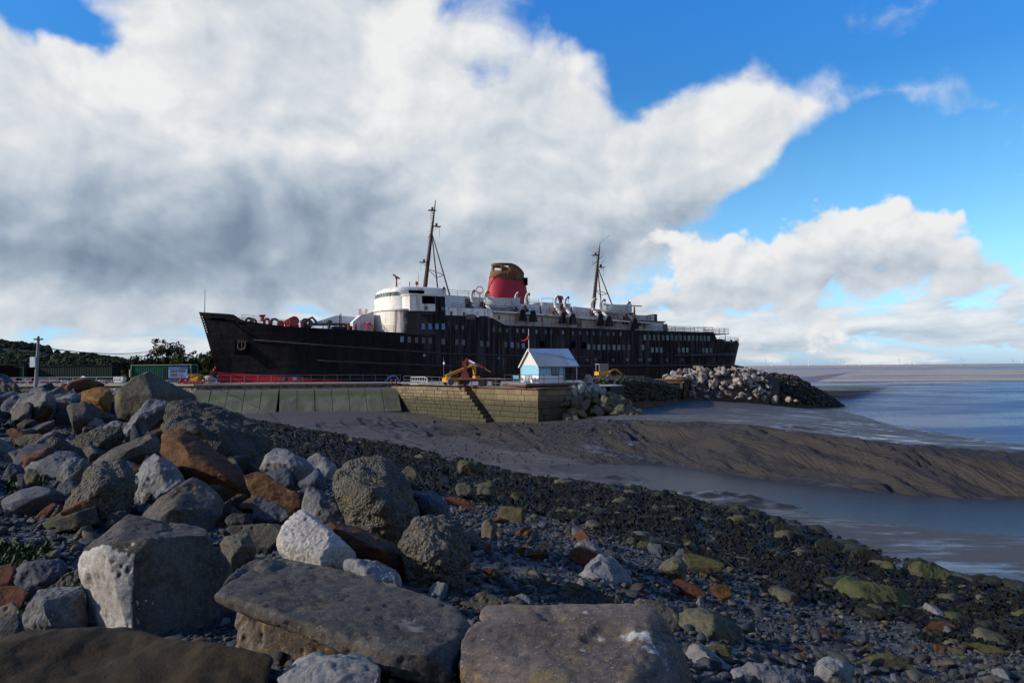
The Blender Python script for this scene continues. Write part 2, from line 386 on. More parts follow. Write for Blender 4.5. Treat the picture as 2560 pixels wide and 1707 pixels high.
PZ = lambda L: [tuple(at_z(*p)) for p in L]
SHORE = TPS(PD([(0, 1700, 4.6), (600, 1700, 4.4), (1000, 1700, 4.2), (1500, 1700, 4.4), (-500, 1600, 6), (200, 1590, 6.6), (450, 1590, 6.6), (620, 1560, 6.8), (900, 1500, 7.3), (1100, 1480, 8.0), (1400, 1490, 9.0), (1800, 1700, 7.0), (2100, 1700, 7.6), (2560, 1707, 8.8), (3000, 1707, 10),
    (1650, 1470, 10.6), (1900, 1570, 11), (2200, 1570, 13), (2560, 1610, 13), (1250, 1390, 11.6), (1050, 1340, 12.2), (1400, 1330, 17), (1700, 1400, 17), (2000, 1450, 19), (2300, 1500, 21), (2560, 1540, 20), (2900, 1560, 21),
    (700, 1270, 14.5), (900, 1240, 19), (1000, 1192, 38), (1200, 1240, 31), (1500, 1275, 32), (1750, 1300, 33),
    (650, 1068, 88), (900, 1103, 76), (1130, 1168, 57), (1400, 1208, 51), (1650, 1243, 45), (1900, 1303, 39.5), (2100, 1378, 33.5), (2300, 1433, 29.7), (2560, 1478, 27.3), (2900, 1540, 26),
    (600, 1150, 24), (480, 1100, 22), (300, 1200, 16), (100, 1230, 15.5), (100, 1120, 21), (-300, 1120, 22), (0, 1030, 32), (220, 1030, 30), (400, 1070, 24), (250, 1000, 48), (100, 1000, 55), (-300, 1000, 55), (520, 1040, 80), (450, 1020, 95), (100, 990, 105), (-300, 990, 105)]))
MUD = TPS(PZ([(1440, 1050, -4.0),
    (1345, 1057, -4.2), (1240, 1062, -4.6), (1440, 1050, -4.05),
    (1400, 1152, -6.4), (1500, 1160, -6.55), (1700, 1166, -6.6), (1850, 1190, -6.6), (2000, 1212, -6.6), (2300, 1242, -6.6), (2560, 1252, -6.6), (3000, 1270, -6.6),
    (1700, 1200, -6.95), (2000, 1250, -7.0), (2300, 1290, -7.0), (2560, 1310, -7.0), (3000, 1330, -7.0), (1450, 1180, -6.75),
    (1600, 1224, -6.36), (1500, 1192, -6.38), (1800, 1254, -6.38), (1950, 1284, -6.39), (2100, 1302, -6.39), (2300, 1332, -6.39), (2560, 1354, -6.39), (3000, 1380, -6.39),
    (1700, 1258, -6.12), (1900, 1310, -6.15), (2100, 1370, -6.18), (2300, 1420, -6.2), (2560, 1470, -6.25), (2300, 1385, -6.26), (2560, 1415, -6.28), (2100, 1340, -6.26), (1950, 1305, -6.25), (2800, 1450, -6.25), (1400, 1205, -6.0), (1130, 1165, -5.7), (1250, 1160, -6.1),
    (900, 1100, -5.0), (650, 1066, -4.4), (560, 1040, -3.8), (700, 1062, -4.3), (900, 1042, -3.9), (850, 1072, -4.85), (1000, 1100, -5.5), (1150, 1092, -6.0), (1080, 1075, -5.3), (1300, 1130, -6.35), (1200, 1120, -6.2), (1000, 1022, -3.8), (1150, 1046, -4.5)])
    + PD([(x, y, d) for x, yt, dt, yb, db in ((1480, 1047, 86, 1158, 66.5), (1600, 1050, 81, 1162, 66.5), (1700, 1055, 76, 1166, 66.2), (1850, 1063, 69, 1190, 60.5), (2000, 1082, 64, 1212, 56.2), (2150, 1102, 60, 1228, 53.2), (2300, 1117, 57, 1242, 50.5), (2560, 1132, 55, 1252, 48.6), (3000, 1150, 54, 1270, 46.5)) for y, d in ((yt, dt), (yt * .62 + yb * .38, dt * .70 + db * .30), (yt * .2 + yb * .8, dt * .28 + db * .72), (yt - 6, dt + 5))])
    + PD([(2000, 1060, 80), (2150, 1078, 77), (2300, 1096, 72), (2450, 1108, 66), (1850, 1045, 88), (1700, 1038, 95), (2600, 1122, 62), (2300, 1082, 88)])
    + PD([(700, 1028, 107), (560, 1030, 106), (1600, 1010, 124), (1710, 1000, 138), (1850, 1003, 148), (1950, 1015, 152), (2100, 1018, 158), (2300, 1072, 108), (2560, 1112, 82), (3000, 1140, 72), (2100, 1050, 112), (1900, 1035, 116)]))

def ground_mat(name, kind):
    m, b, bs = new_mat(name); P = coords(b)
    if kind == 'mud':
        n1 = b.noise(P, 0.12, 6, 0.6); n2 = b.noise(b.vm('MULTIPLY', P, (0.35, 1.4, 1)), 1.0, 8, 0.6, 0.6); n3 = b.noise(P, 4.0, 6, 0.65)
        wet = b.step(b.add(b.mul(n1, 0.55), b.mul(n2, 0.55)), 0.53, 0.68)
        N = b.n('ShaderNodeNewGeometry').outputs['Normal']; nz = b.sep(N)[2]
        wet = b.mul(wet, b.step(nz, 0.965, 0.997))
        c = b.mix(n3, (0.019, 0.0165, 0.0145), (0.037, 0.032, 0.0275))
        c = b.mix(wet, c, (0.040, 0.036, 0.034)); c = b.mix(b.step(nz, 0.97, 0.996), c, b.mix(0.5, c, (0.105, 0.090, 0.078)))
        b.put(bs.inputs['Base Color'], c); b.put(bs.inputs['Roughness'], b.mad(wet, -0.44, b.mad(n3, 0.22, 0.50)))
        b.put(bs.inputs['Specular IOR Level'], b.mad(wet, 0.42, 0.20))
        gl = b.noise(b.vm('MULTIPLY', b.vm('ADD', P, b.vm('MULTIPLY', b.sep(P)[1], (0.35, 0, 0))), (1.5, 0.22, 0.22)), 1.0, 6, 0.6, 0.5); face = b.step(nz, 0.985, 0.93)
        bump(b, bs, b.add(b.add(b.mul(n3, 0.05), b.mul(n2, 0.05)), b.mul(face, b.mul(b.m('ABSOLUTE', b.sub(gl, 0.5)), -2.2))), 0.6, 0.5)
    elif kind == 'shingle':
        n = b.noise(P, 1.0, 8, 0.65); v = b.voro(P, 9, 'F1', 0, out='Color'); d = b.voro(P, 9, 'F1', 0)
        z = b.sep(P)[2]
        c = b.mix(b.sep(v)[0], (0.020, 0.022, 0.026), (0.085, 0.080, 0.074)); c = b.mix(b.mul(n, 0.5), c, (0.045, 0.035, 0.026))
        tide = b.step(b.add(z, b.mul(b.sub(n, 0.5), 2.2)), -2.2, -3.1)
        c = b.mix(tide, c, (0.010, 0.011, 0.007))
        b.put(bs.inputs['Base Color'], c); bs.inputs['Roughness'].default_value = 0.75
        bump(b, bs, b.add(b.mul(d, -1.0), b.mul(n, 0.3)), 0.9, 0.06)
    elif kind == 'sand':
        n = b.noise(b.vm('MULTIPLY', P, (0.004, 0.03, 1)), 1.0, 8, 0.62); n2 = b.noise(b.vm('MULTIPLY', P, (0.02, 0.2, 1)), 1.0, 6, 0.6)
        c = b.mix(n2, (0.30, 0.22, 0.15), (0.50, 0.38, 0.27)); wet = b.step(n, 0.48, 0.66)
        c = b.mix(wet, c, (0.13, 0.10, 0.085))
        b.put(bs.inputs['Base Color'], c); b.put(bs.inputs['Roughness'], b.mad(wet, -0.35, 0.75)); bs.inputs['Specular IOR Level'].default_value = 0.2
    elif kind == 'quay':
        n = b.noise(P, 0.5, 8, 0.65); c = b.mix(n, (0.16, 0.14, 0.125), (0.33, 0.31, 0.29))
        b.put(bs.inputs['Base Color'], c); bs.inputs['Roughness'].default_value = 0.85; bump(b, bs, b.noise(P, 3, 8, 0.7), 0.4, 0.05)
    return m
def water_mat(name, deep, s1, s2, strength, rough=0.06, foam=False, stretch=(1, 1, 1)):
    m, b, bs = new_mat(name); P = coords(b); Q = b.vm('MULTIPLY', P, stretch)
    w = b.add(b.mul(b.noise(Q, s1, 5, 0.6, 0.4), 0.7), b.mul(b.noise(Q, s2, 4, 0.6), 0.3))
    big = b.noise(b.vm('MULTIPLY', P, (0.02, 0.05, 1)), 1.0, 5, 0.6)
    c = b.mix(big, tuple(x * 0.7 for x in deep), tuple(x * 1.4 for x in deep))
    b.put(bs.inputs['Base Color'], c); b.put(bs.inputs['Roughness'], b.mad(b.step(big, 0.4, 0.62), 0.12, rough)); bs.inputs['IOR'].default_value = 1.33
    bump(b, bs, w, strength, 0.25)
    return m
M_MUD = ground_mat('wet_mud', 'mud'); M_SHINGLE = ground_mat('shingle_ground', 'shingle'); M_SAND = ground_mat('sand', 'sand'); M_QUAY = ground_mat('quay_concrete_ground', 'quay')
M_SEA = water_mat('sea_water', (0.008, 0.032, 0.105), 0.30, 1.4, 1.0, 0.22, stretch=(0.5, 1.3, 1)); M_SEA.node_tree.nodes['Principled BSDF'].inputs['Specular IOR Level'].default_value = 0.09
M_CREEK = water_mat('creek_water', (0.026, 0.025, 0.026), 1.6, 6.0, 0.35, 0.06, stretch=(0.8, 1.5, 1))

def sheet(x0, x1, y0, y1, step, fn):
    nx, ny = int((x1 - x0) / step) + 1, int((y1 - y0) / step) + 1
    X, Y = np.meshgrid(np.linspace(x0, x1, nx), np.linspace(y0, y1, ny)); xy = np.stack([X.ravel(), Y.ravel()], 1); z, keep = fn(xy)
    I = np.arange(nx * ny).reshape(ny, nx); Q = np.stack([I[:-1, :-1], I[:-1, 1:], I[1:, 1:], I[1:, :-1]], -1).reshape(-1, 4)
    if keep is not None: Q = Q[keep[Q].any(1)]
    used = np.unique(Q); mp = np.zeros(nx * ny, int); mp[used] = np.arange(len(used))
    return np.column_stack([xy, z])[used], mp[Q]

def shore_z(xy):
    xy = np.atleast_2d(xy); P = np.column_stack([xy, np.zeros(len(xy))])
    return SHORE(xy) - 0.12 + 0.10 * fbm(P * 0.5, 3) + 0.05 * fbm(P * 2.1, 3)
def mud_z(xy):
    xy = np.atleast_2d(xy); z0 = MUD(xy); h = 0.8
    gx = (MUD(xy + (h, 0)) - MUD(xy - (h, 0))) / (2 * h); gy = (MUD(xy + (0, h)) - MUD(xy - (0, h))) / (2 * h)
    sl = np.hypot(gx, gy); bank = smooth01(sl, 0.06, 0.26) * smooth01(z0, -6.9, -6.3)
    P = np.column_stack([xy, np.zeros(len(xy))])
    wx = 3.0 * fbm(P * 0.11 + 5, 3); wy = 2.0 * fbm(P * 0.13 + 9, 3)
    G = np.column_stack([(xy[:, 0] + 0.45 * xy[:, 1] + wx) * 0.50, (xy[:, 1] + wy) * 0.06, np.zeros(len(xy))])
    gul = 1 - 2 * np.sqrt(fbm(G, 2, 0.42) ** 2 + 0.012) + 0.2
    flatn = fbm(np.column_stack([xy[:, 0] * 0.25, xy[:, 1] * 0.8, np.zeros(len(xy))]), 4, 0.55)
    near = smooth01(xy[:, 1], 75, 55) * smooth01(z0, -6.2, -6.45)
    # two low mud islets by the creek
    isl = 0
    for px, py, rx, ry, h_ in ((1830, 1245, 3.2, 1.3, 0.50), (1900, 1262, 3.5, 1.0, 0.34), (1560, 1195, 5.5, 1.8, 0.30), (1700, 1238, 4.0, 1.0, 0.22)):
        c = at_z(px, py, -6.4); isl = isl + h_ * np.exp(-((xy[:, 0] - c[0]) / rx) ** 2 - ((xy[:, 1] - c[1]) / ry) ** 2)
    return z0 + bank * (1.15 * (gul - 0.80) + 0.34 * fbm(P * 0.35, 4) + 0.16 * fbm(P * 1.1, 3, ridge=True)) + 0.05 * flatn + (0.03 + 0.09 * bank) * fbm(P * (1.5, 0.8, 1), 4) + isl * (1 + 0.9 * fbm(P * 0.9, 3)) + 0.02 * near

V, Q = sheet(-75, 45, 1.5, 100, 0.25, lambda xy: (lambda z: (z, z > MUD(xy) - 0.9))(shore_z(xy)))
tag(link('shore_ground', mesh_np('shore_ground', V, Q, M_SHINGLE, True)), kind='structure')
V, Q = sheet(-45, 75, 22, 165, 0.22, lambda xy: (mud_z(xy), (SHORE(xy) < MUD(xy) + 0.9) | (xy[:, 1] > 60)))
tag(link('mud_flat', mesh_np('mud_flat', V, Q, M_MUD, True)), kind='structure')
# creek in the bottom of the channel and the open sea
V, Q = sheet(-25, 70, 26, 100, 2.0, lambda xy: (np.full(len(xy), -6.5), xy[:, 1] < 96 - 0.45 * np.maximum(xy[:, 0], -10)))
tag(link('creek_water', mesh_np('creek_water', V, Q, M_CREEK)), kind='structure')
def strip(name, ys, xs, z, mat, wob=0.0, seed=0, n=160):     # a long low sheet between two wavering edges
    t = np.linspace(xs[0], xs[1], n); q = np.column_stack([t * 0.012 * 40 / max(1, wob + 1e-3) * 0.02, np.full(n, seed * 3.1), np.zeros(n)])
    a = ys[0] + wob * fbm(np.column_stack([t * 6 / (xs[1] - xs[0]) + seed, np.full(n, 1.7 * seed), np.zeros(n)]), 5) * 1.5
    c = ys[1] + wob * fbm(np.column_stack([t * 6 / (xs[1] - xs[0]) + 9 + seed, np.full(n, 2.9 * seed), np.zeros(n)]), 5) * 1.5
    c = np.maximum(c, a + 0.5); m = (a + c) / 2; V = np.concatenate([np.column_stack([t, a, np.full(n, z)]), np.column_stack([t, m, np.full(n, z + 0.02)]), np.column_stack([t, c, np.full(n, z)])]); I = np.arange(n - 1)
    Q = np.concatenate([np.stack([I, I + 1, I + 1 + n, I + n], 1), np.stack([I + n, I + n + 1, I + 2 * n + 1, I + 2 * n], 1)])
    return tag(link(name, mesh_np(name, V, Q, mat, True)), kind='structure')
V = [(-300, 58, -6.62), (900, 58, -6.62), (42000, 42000, -6.62), (-42000, 42000, -6.62)]
tag(link('sea', mesh_np('sea', V, [(0, 1, 2, 3)], M_SEA)), kind='structure')
strip('sandbank', (400, 1080), (60, 1500), -6.45, M_SAND, 40, 1)
strip('sandbank', (2250, 9000), (200, 14000), -6.3, M_SAND, 150, 2)
strip('tidal_pool', (545, 600), (120, 700), -6.40, M_SEA, 45, 3)
strip('tidal_pool', (480, 500), (90, 420), -6.40, M_SEA, 16, 5)
strip('tidal_pool', (760, 800), (250, 900), -6.40, M_SEA, 40, 7)
# ------------------------------------------------------------------ the ship: local x runs from stem to stern, local -y is the side seen
B0 = at(497, 780, 124)[:2]; S0 = at(1845, 880, 170.7)[:2]
EX = (S0 - B0) / np.linalg.norm(S0 - B0); EN = np.array([EX[1], -EX[0]])
SHIP_RZ = math.atan2(EX[1], EX[0])
def inv(px, py, t):                  # photo pixel -> (s, z) on the ship's fore-and-aft plane t metres to the near side
    d = ray(px, py); lam = (t - (CAM[:2] - B0) @ EN) / (d[:2] @ EN); P = CAM + d * lam
    return float((P[:2] - B0) @ EX), float(P[2])
def ship_pt(s, t, z): q = B0 + EX * s + EN * t; return (q[0], q[1], z)
ZT = ([0, 4.9, 5.2, 6.5, 13, 20, 33.4, 34.0, 42, 49.8, 52.3, 64, 82, 100.6, 101.9, 114], [12.4, 11.96, 11.9, 10.85, 9.9, 9.5, 8.85, 12.25, 12.1, 11.75, 10.5, 10.3, 9.88, 9.72, 7.5, 7.45])
def zt(s): return float(np.interp(s, *ZT))
def bd(s):                            # half breadth at the deck
    b = float(np.interp(s, [0, 2, 5, 10, 15, 20, 26, 32, 40, 100], [0.12, 1.3, 2.9, 4.9, 6.3, 7.3, 8.1, 8.55, 8.7, 8.7]))
    return b if s < 100 else 8.7 * max(0.0, 1 - ((s - 100) / 13.0) ** 2) ** 0.5
def bw(s):                            # half breadth at the ground
    b = float(np.interp(s, [0, 3, 8, 15, 22, 30, 40, 95], [0.05, 0.5, 2.0, 4.6, 6.4, 7.8, 8.6, 8.6]))
    return b if s < 95 else 8.6 * max(0.0, 1 - ((s - 95) / 18.0) ** 2) ** 0.6
def hull_t(s, z):
    v = min(1, max(0, (z + 0.6) / (zt(s) + 0.6))); return bw(s) + (bd(s) - bw(s)) * v ** 1.35
def stem_x(z): return 3.3 * max(0.0, (12.4 - z) / 12.0) ** 0.92

def hull_mat():
    m, b, bs = new_mat('black_hull_paint'); P = coords(b); x, y, z = b.sep(P)
    n = b.noise(P, 0.7, 8, 0.62); st = b.noise(b.vm('MULTIPLY', P, (1.6, 1.6, 0.10)), 1.0, 8, 0.68); st2 = b.noise(b.vm('MULTIPLY', P, (3.5, 3.5, 0.16)), 1.0, 6, 0.6)
    aft = b.step(b.add(x, b.mul(b.sub(n, 0.5), 14)), 30, 46)
    bk = b.n('ShaderNodeTexBrick'); bk.inputs['Scale'].default_value = 1.0; bk.inputs['Brick Width'].default_value = 3.4; bk.inputs['Row Height'].default_value = 1.25; bk.inputs['Mortar Size'].default_value = 0.012; bk.inputs['Color1'].default_value = (0, 0, 0, 1); bk.inputs['Color2'].default_value = (1, 1, 1, 1); b.put(bk.inputs['Vector'], b.vec(x, z, 0.0))
    c = b.mix(b.mad(b.sep(bk.outputs['Color'])[0], 0.5, b.mul(n, 0.6)), (0.0022, 0.0022, 0.0032), (0.0085, 0.0085, 0.011))
    c = b.mix(b.mul(b.step(st, 0.42, 0.72), b.mad(aft, 0.70, 0.10)), c, (0.072, 0.073, 0.082))
    c = b.mix(b.mul(b.step(st2, 0.52, 0.74), b.mad(aft, 0.75, 0.10)), c, (0.085, 0.040, 0.024))
    c = b.mix(b.mul(b.step(b.mul(st, st2), 0.34, 0.5), aft), c, (0.15, 0.15, 0.155))
    low = b.mul(aft, b.step(z, 3.2, 1.6)); c = b.mix(b.mul(low, b.step(n, 0.4, 0.6)), c, (0.035, 0.018, 0.012))
    # boot topping: the red runs down towards the quay
    red = b.mix(b.noise(P, 1.5, 8, 0.7), (0.20, 0.008, 0.016), (0.36, 0.014, 0.028))
    line = b.m('LESS_THAN', b.add(z, b.mul(x, 0.088)), 2.62)
    scuff = b.step(b.mad(b.noise(b.vm('MULTIPLY', P, (0.9, 1, 3.0)), 0.9, 6), 1.0, b.mul(b.step(z, 1.2, 0.2), 0.25)), 0.66, 0.72)
    c = b.mix(b.mul(line, b.sub(1.0, b.mul(scuff, 0.9))), c, red)
    b.put(bs.inputs['Base Color'], c); bs.inputs['Roughness'].default_value = 0.62; bs.inputs['Specular IOR Level'].default_value = 0.12
    # plate seams and buckling
    pl = b.m('FRACT', b.mul(x, 0.42)); seam = b.step(b.m('ABSOLUTE', b.sub(pl, 0.5)), 0.46, 0.5)
    bump(b, bs, b.add(b.mul(b.noise(P, 0.45, 3), 1.0), b.mul(bk.outputs['Fac'], -0.10)), 0.5, 0.25)
    return m
M_HULL = hull_mat()
def white_mat(name, base, rust_amt, grime=0.3):
    m, b, bs = new_mat(name); P = coords(b); Q = b.vm('MULTIPLY', P, (1.3, 1.3, 0.12))
    n = b.noise(P, 1.2, 8, 0.6); st = b.noise(Q, 1.0, 8, 0.66); s2 = b.noise(b.vm('MULTIPLY', P, (0.5, 0.5, 0.3)), 1.0, 3, 0.5)
    c = b.mix(b.mul(b.step(n, 0.35, 0.75), grime), base, tuple(x * 0.62 for x in base))
    r = b.step(b.add(b.mul(st, 0.75), b.mul(s2, 0.35)), 0.70 - 0.16 * rust_amt, 0.80 - 0.12 * rust_amt)
    c = b.mix(b.mul(r, 0.75), c, (0.36, 0.22, 0.11)); r2 = b.step(b.add(b.mul(st, 0.75), b.mul(s2, 0.35)), 0.80 - 0.16 * rust_amt, 0.9 - 0.14 * rust_amt)
    c = b.mix(r2, c, (0.13, 0.05, 0.022))
    b.put(bs.inputs['Base Color'], c); bs.inputs['Roughness'].default_value = 0.55; bump(b, bs, b.noise(P, 0.8, 4), 0.25, 0.1)
    return m
M_WHITE = white_mat('white_ship_paint', (0.66, 0.645, 0.61), 0.78)
M_WHITE2 = white_mat('rusty_white_paint', (0.72, 0.71, 0.68), 1.0)
M_RUSTW = white_mat('heavily_rusted_paint', (0.62, 0.58, 0.55), 1.15, 0.6)
M_RUST = plain('rusted_steel', (0.10, 0.045, 0.028), 0.9, var=0.5, scale=2.0, bump_=0.4, rust=(0.16, 0.08, 0.04), rust_amt=0.7, streak=True)
M_FUNRED = plain('faded_red_funnel_paint', (0.33, 0.010, 0.026), 0.6, var=0.22, scale=0.8, rust=(0.36, 0.055, 0.06), rust_amt=0.35, streak=True)
M_FUNRUST = plain('burnt_rust_plating', (0.17, 0.075, 0.035), 0.9, var=0.6, scale=1.1, bump_=0.5, rust=(0.040, 0.028, 0.022), rust_amt=0.5, streak=True)
M_MAST = plain('mast_paint_rusty', (0.035, 0.020, 0.018), 0.7, var=0.5, scale=1.0, rust=(0.10, 0.035, 0.022), rust_amt=0.8)
M_DARK = plain('dark_steel', (0.014, 0.014, 0.016), 0.7, var=0.4)
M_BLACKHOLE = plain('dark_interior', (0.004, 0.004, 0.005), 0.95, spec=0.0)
M_RED = plain('red_deck_paint', (0.36, 0.012, 0.022), 0.55, var=0.3, scale=3)
M_RAIL = plain('grey_railing_paint', (0.10, 0.105, 0.12), 0.6, var=0.4)
M_RAILRED = plain('red_railing_paint', (0.32, 0.02, 0.03), 0.6, var=0.3)
M_DAVIT = plain('davit_white_rust', (0.70, 0.66, 0.60), 0.7, var=0.2, scale=0.8, rust=(0.20, 0.09, 0.045), rust_amt=0.5)
M_DECK = plain('ship_deck', (0.10, 0.06, 0.045), 0.9, var=0.5)
def glass(name, c, rough=0.12):
    m, b, bs = new_mat(name); P = coords(b); n = b.noise(P, 1.1, 4, 0.6)
    b.put(bs.inputs['Base Color'], b.mix(n, tuple(x * 0.6 for x in c), tuple(x * 1.3 for x in c))); bs.inputs['Roughness'].default_value = rough; bs.inputs['Specular IOR Level'].default_value = 0.6
    return m
M_TEAL = glass('teal_window_board', (0.045, 0.085, 0.09), 0.35); M_PALE = glass('pale_window_board', (0.13, 0.20, 0.21), 0.4); M_BLUEW = glass('blue_window_film', (0.07, 0.16, 0.36), 0.3); M_DIMW = glass('dark_window_glass', (0.02, 0.03, 0.038), 0.15)

SHIP = thing('passenger_ship', 'large derelict black hulled ship with white bridge and red funnel beside the quay', 'ship', (B0[0], B0[1], 0), SHIP_RZ)
st = sorted(set(list(np.arange(0, 12, 0.75)) + list(np.arange(12, 33, 1.5)) + [33.4, 34.0] + list(np.arange(35, 50, 2.0)) + [49.8, 52.3] + list(np.arange(54, 100, 2.5)) + [100.6, 101.9] + list(100 + 13 * np.sin(np.linspace(0.18, 1.5707, 14)))))
def hull_side(sgn):
    rows = []
    for k in range(25):
        v = k / 24; r = []
        for s in st:
            z = -0.6 + (zt(s) + 0.6) * v; t = bw(s) + (bd(s) - bw(s)) * v ** 1.35
            if z > zt(34) and 0: pass
            r.append((s + stem_x(z) * max(0, 1 - s / 14) - (max(0, s - 96) / 17) ** 2 * 1.6 * (1 - v), sgn * t, z))
        rows.append(r)
    return rows
sk_ = lambda R_: [[(x, y * 0.96, -3.0) for x, y, z in R_[0]]] + R_
h = MB(); h.grid(sk_(hull_side(-1))); h.grid([r[::-1] for r in sk_(hull_side(1))])
h.build('hull', M_HULL, SHIP, smooth=True)
d = MB(); rows = [[(s + (stem_x(zt(s)) * max(0, 1 - s / 14)), q * max(0.02, bd(s) - 0.06), (zt(s) - (1.0 if s < 6.4 else 0.05) if not 33.5 < s < 51 else 9.0)) for q in (-1, -0.5, 0, 0.5, 1)] for s in st]
d.grid(rows).build('deck', M_DECK, SHIP)
# rubbing strakes, placed along the plating
def strake(p, w=0.22, n=14, mat=M_HULL):
    pts = []
    for a in np.linspace(0, 1, n):
        px = p[0] + (p[2] - p[0]) * a; py = p[1] + (p[3] - p[1]) * a; t = 8.5
        for _ in range(6): s, z = inv(px, py, t); t = hull_t(s, z)
        pts.append((s + stem_x(z) * max(0, 1 - s / 14), -(t + w * 0.35), z))
    MB().tube(pts, w, 6).build('rubbing_strake', mat, SHIP)
M_STRAKE = plain('strake_paint', (0.03, 0.03, 0.034), 0.6, var=0.5, scale=1.5, rust=(0.06, 0.035, 0.025), rust_amt=0.6)
for p in ((624, 850, 1125, 884), (793, 901, 1130, 915), (1684, 889, 1838, 887), (1120, 884, 1500, 894)): strake(p, 0.16 if p[0] != 1684 else 0.3, mat=M_STRAKE)
strake((1440, 915, 1838, 914), 0.25, mat=M_STRAKE)
# anchor in its pocket
s, z = inv(592, 862, 3.4); t = hull_t(s, z)
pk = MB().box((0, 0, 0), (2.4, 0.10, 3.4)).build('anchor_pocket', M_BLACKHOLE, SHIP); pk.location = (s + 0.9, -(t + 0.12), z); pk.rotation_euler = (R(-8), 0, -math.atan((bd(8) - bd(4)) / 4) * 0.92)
an = MB(); an.cyl((0, -0.15, 1.0), (0, -0.15, -0.9), 0.13); an.tube([(-0.75, -0.2, 0.55), (-0.8, -0.25, -0.5), (-0.5, -0.25, -0.95), (0, -0.22, -1.05), (0.5, -0.25, -0.95), (0.8, -0.25, -0.5), (0.75, -0.2, 0.55)], [0.08, 0.2, 0.18, 0.22, 0.18, 0.2, 0.08])
an.torus((-0.62, -0.2, 0.8), (0, 1, 0), 0.28, 0.11); an.torus((0.62, -0.2, 0.8), (0, 1, 0), 0.28, 0.11)
an.build('anchor', plain('anchor_rust', (0.060, 0.040, 0.030), 0.9, var=0.5), pk).scale = (0.78, 0.8, 0.78)
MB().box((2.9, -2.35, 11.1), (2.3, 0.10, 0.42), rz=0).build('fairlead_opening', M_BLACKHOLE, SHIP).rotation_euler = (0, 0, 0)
dm = MB()
for k in range(7):
    z = 11.6 - k * 0.42; dm.box((stem_x(z) + 0.28, -0.32, z), (0.16, 0.06, 0.2), rz=-0.5)
dm.build('draught_marks', M_WHITE, SHIP)
MB().cyl((0.9, 0, 11.5), (0.95, 0, 16.2), 0.07, 0.03).build('jackstaff', M_DARK, SHIP)

# windows and portholes
def side_win(px, py, w, h, mat, name='window', t=8.7, frame=None):
    for _ in range(4): s, z = inv(px, py, t); t = hull_t(s, min(z, zt(s) - 0.01))
    o = MB().box((s, -(t + 0.02), z), (w, 0.09, h)).build(name, mat, SHIP); return o, s, t, z
for i, x in enumerate((1040, 1058, 1075, 1092, 1108)): side_win(x, 816, 0.62, 1.05, M_BLUEW)
for x, y in ((1141, 818.5), (1157, 819), (1234, 824), (1250, 825), (1267, 826), (1293, 827), (1308, 827), (1341, 829), (1364, 830), (1378, 830), (1407, 831), (1432, 833.5), (1450, 832.5), (1468, 833), (1484, 833.5), (1501, 834), (1519, 834.5), (1534, 834.5), (1551, 835)):
    side_win(x, y, 0.36, 0.72, M_TEAL if x % 3 else M_PALE)
for i, x in enumerate((1612, 1623.6, 1635, 1646, 1657.5, 1668.7, 1679.7, 1690.6, 1701, 1711.7, 1722, 1732, 1742, 1752, 1761.5, 1771)): side_win(x, 843.5 + (x - 1612) * 0.016, 0.58, 1.05, M_TEAL if i % 5 else M_PALE)
for x, y, c in ((1005, 848, M_PALE), (1023, 849, M_TEAL), (1041, 850, M_DIMW), (1058, 851, M_DIMW), (1075, 852, M_DIMW), (1108, 854, M_TEAL), (1142, 855, M_DIMW), (1158, 856, M_TEAL), (1204, 859, M_TEAL), (1220, 860, M_DIMW), (1264, 861.5, M_DIMW), (1280, 862, M_BLUEW), (1295, 863, M_DIMW), (1308, 864, M_PALE),
    (1471.6, 867, M_PALE), (1485, 867.5, M_TEAL), (1497, 868, M_PALE), (1510, 868, M_PALE), (1522, 868.5, M_TEAL), (1535, 868.5, M_PALE), (1547, 869, M_PALE), (1559, 868.5, M_TEAL), (1572, 868, M_TEAL), (1607, 868.5, M_PALE), (1630.6, 874.5, M_PALE), (1642, 874.5, M_PALE), (1653, 875, M_PALE), (1697, 875, M_TEAL), (1708, 875, M_PALE), (1718, 875, M_PALE), (1758, 875.5, M_TEAL), (1767, 876, M_PALE), (1777, 876, M_TEAL)):
    side_win(x, y, 0.60, 1.02, c)
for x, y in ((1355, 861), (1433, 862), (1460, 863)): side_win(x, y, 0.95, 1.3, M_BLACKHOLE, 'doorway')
for x, y in ((1469, 899), (1489, 899), (1533, 899), (1569, 899), (1599, 899), (1604, 899), (1622, 899), (1627, 899), (1667, 900), (1706, 899), (1062, 888), (1247, 895)):
    for _ in range(4): t = 8.7; s, z = inv(x, y, t)
    t = hull_t(s, z); MB().cyl((s, -(t - 0.05), z), (s, -(t + 0.06), z), 0.27, n=14).build('porthole', M_PALE if x in (1062, 1569, 1622) else M_TEAL, SHIP)

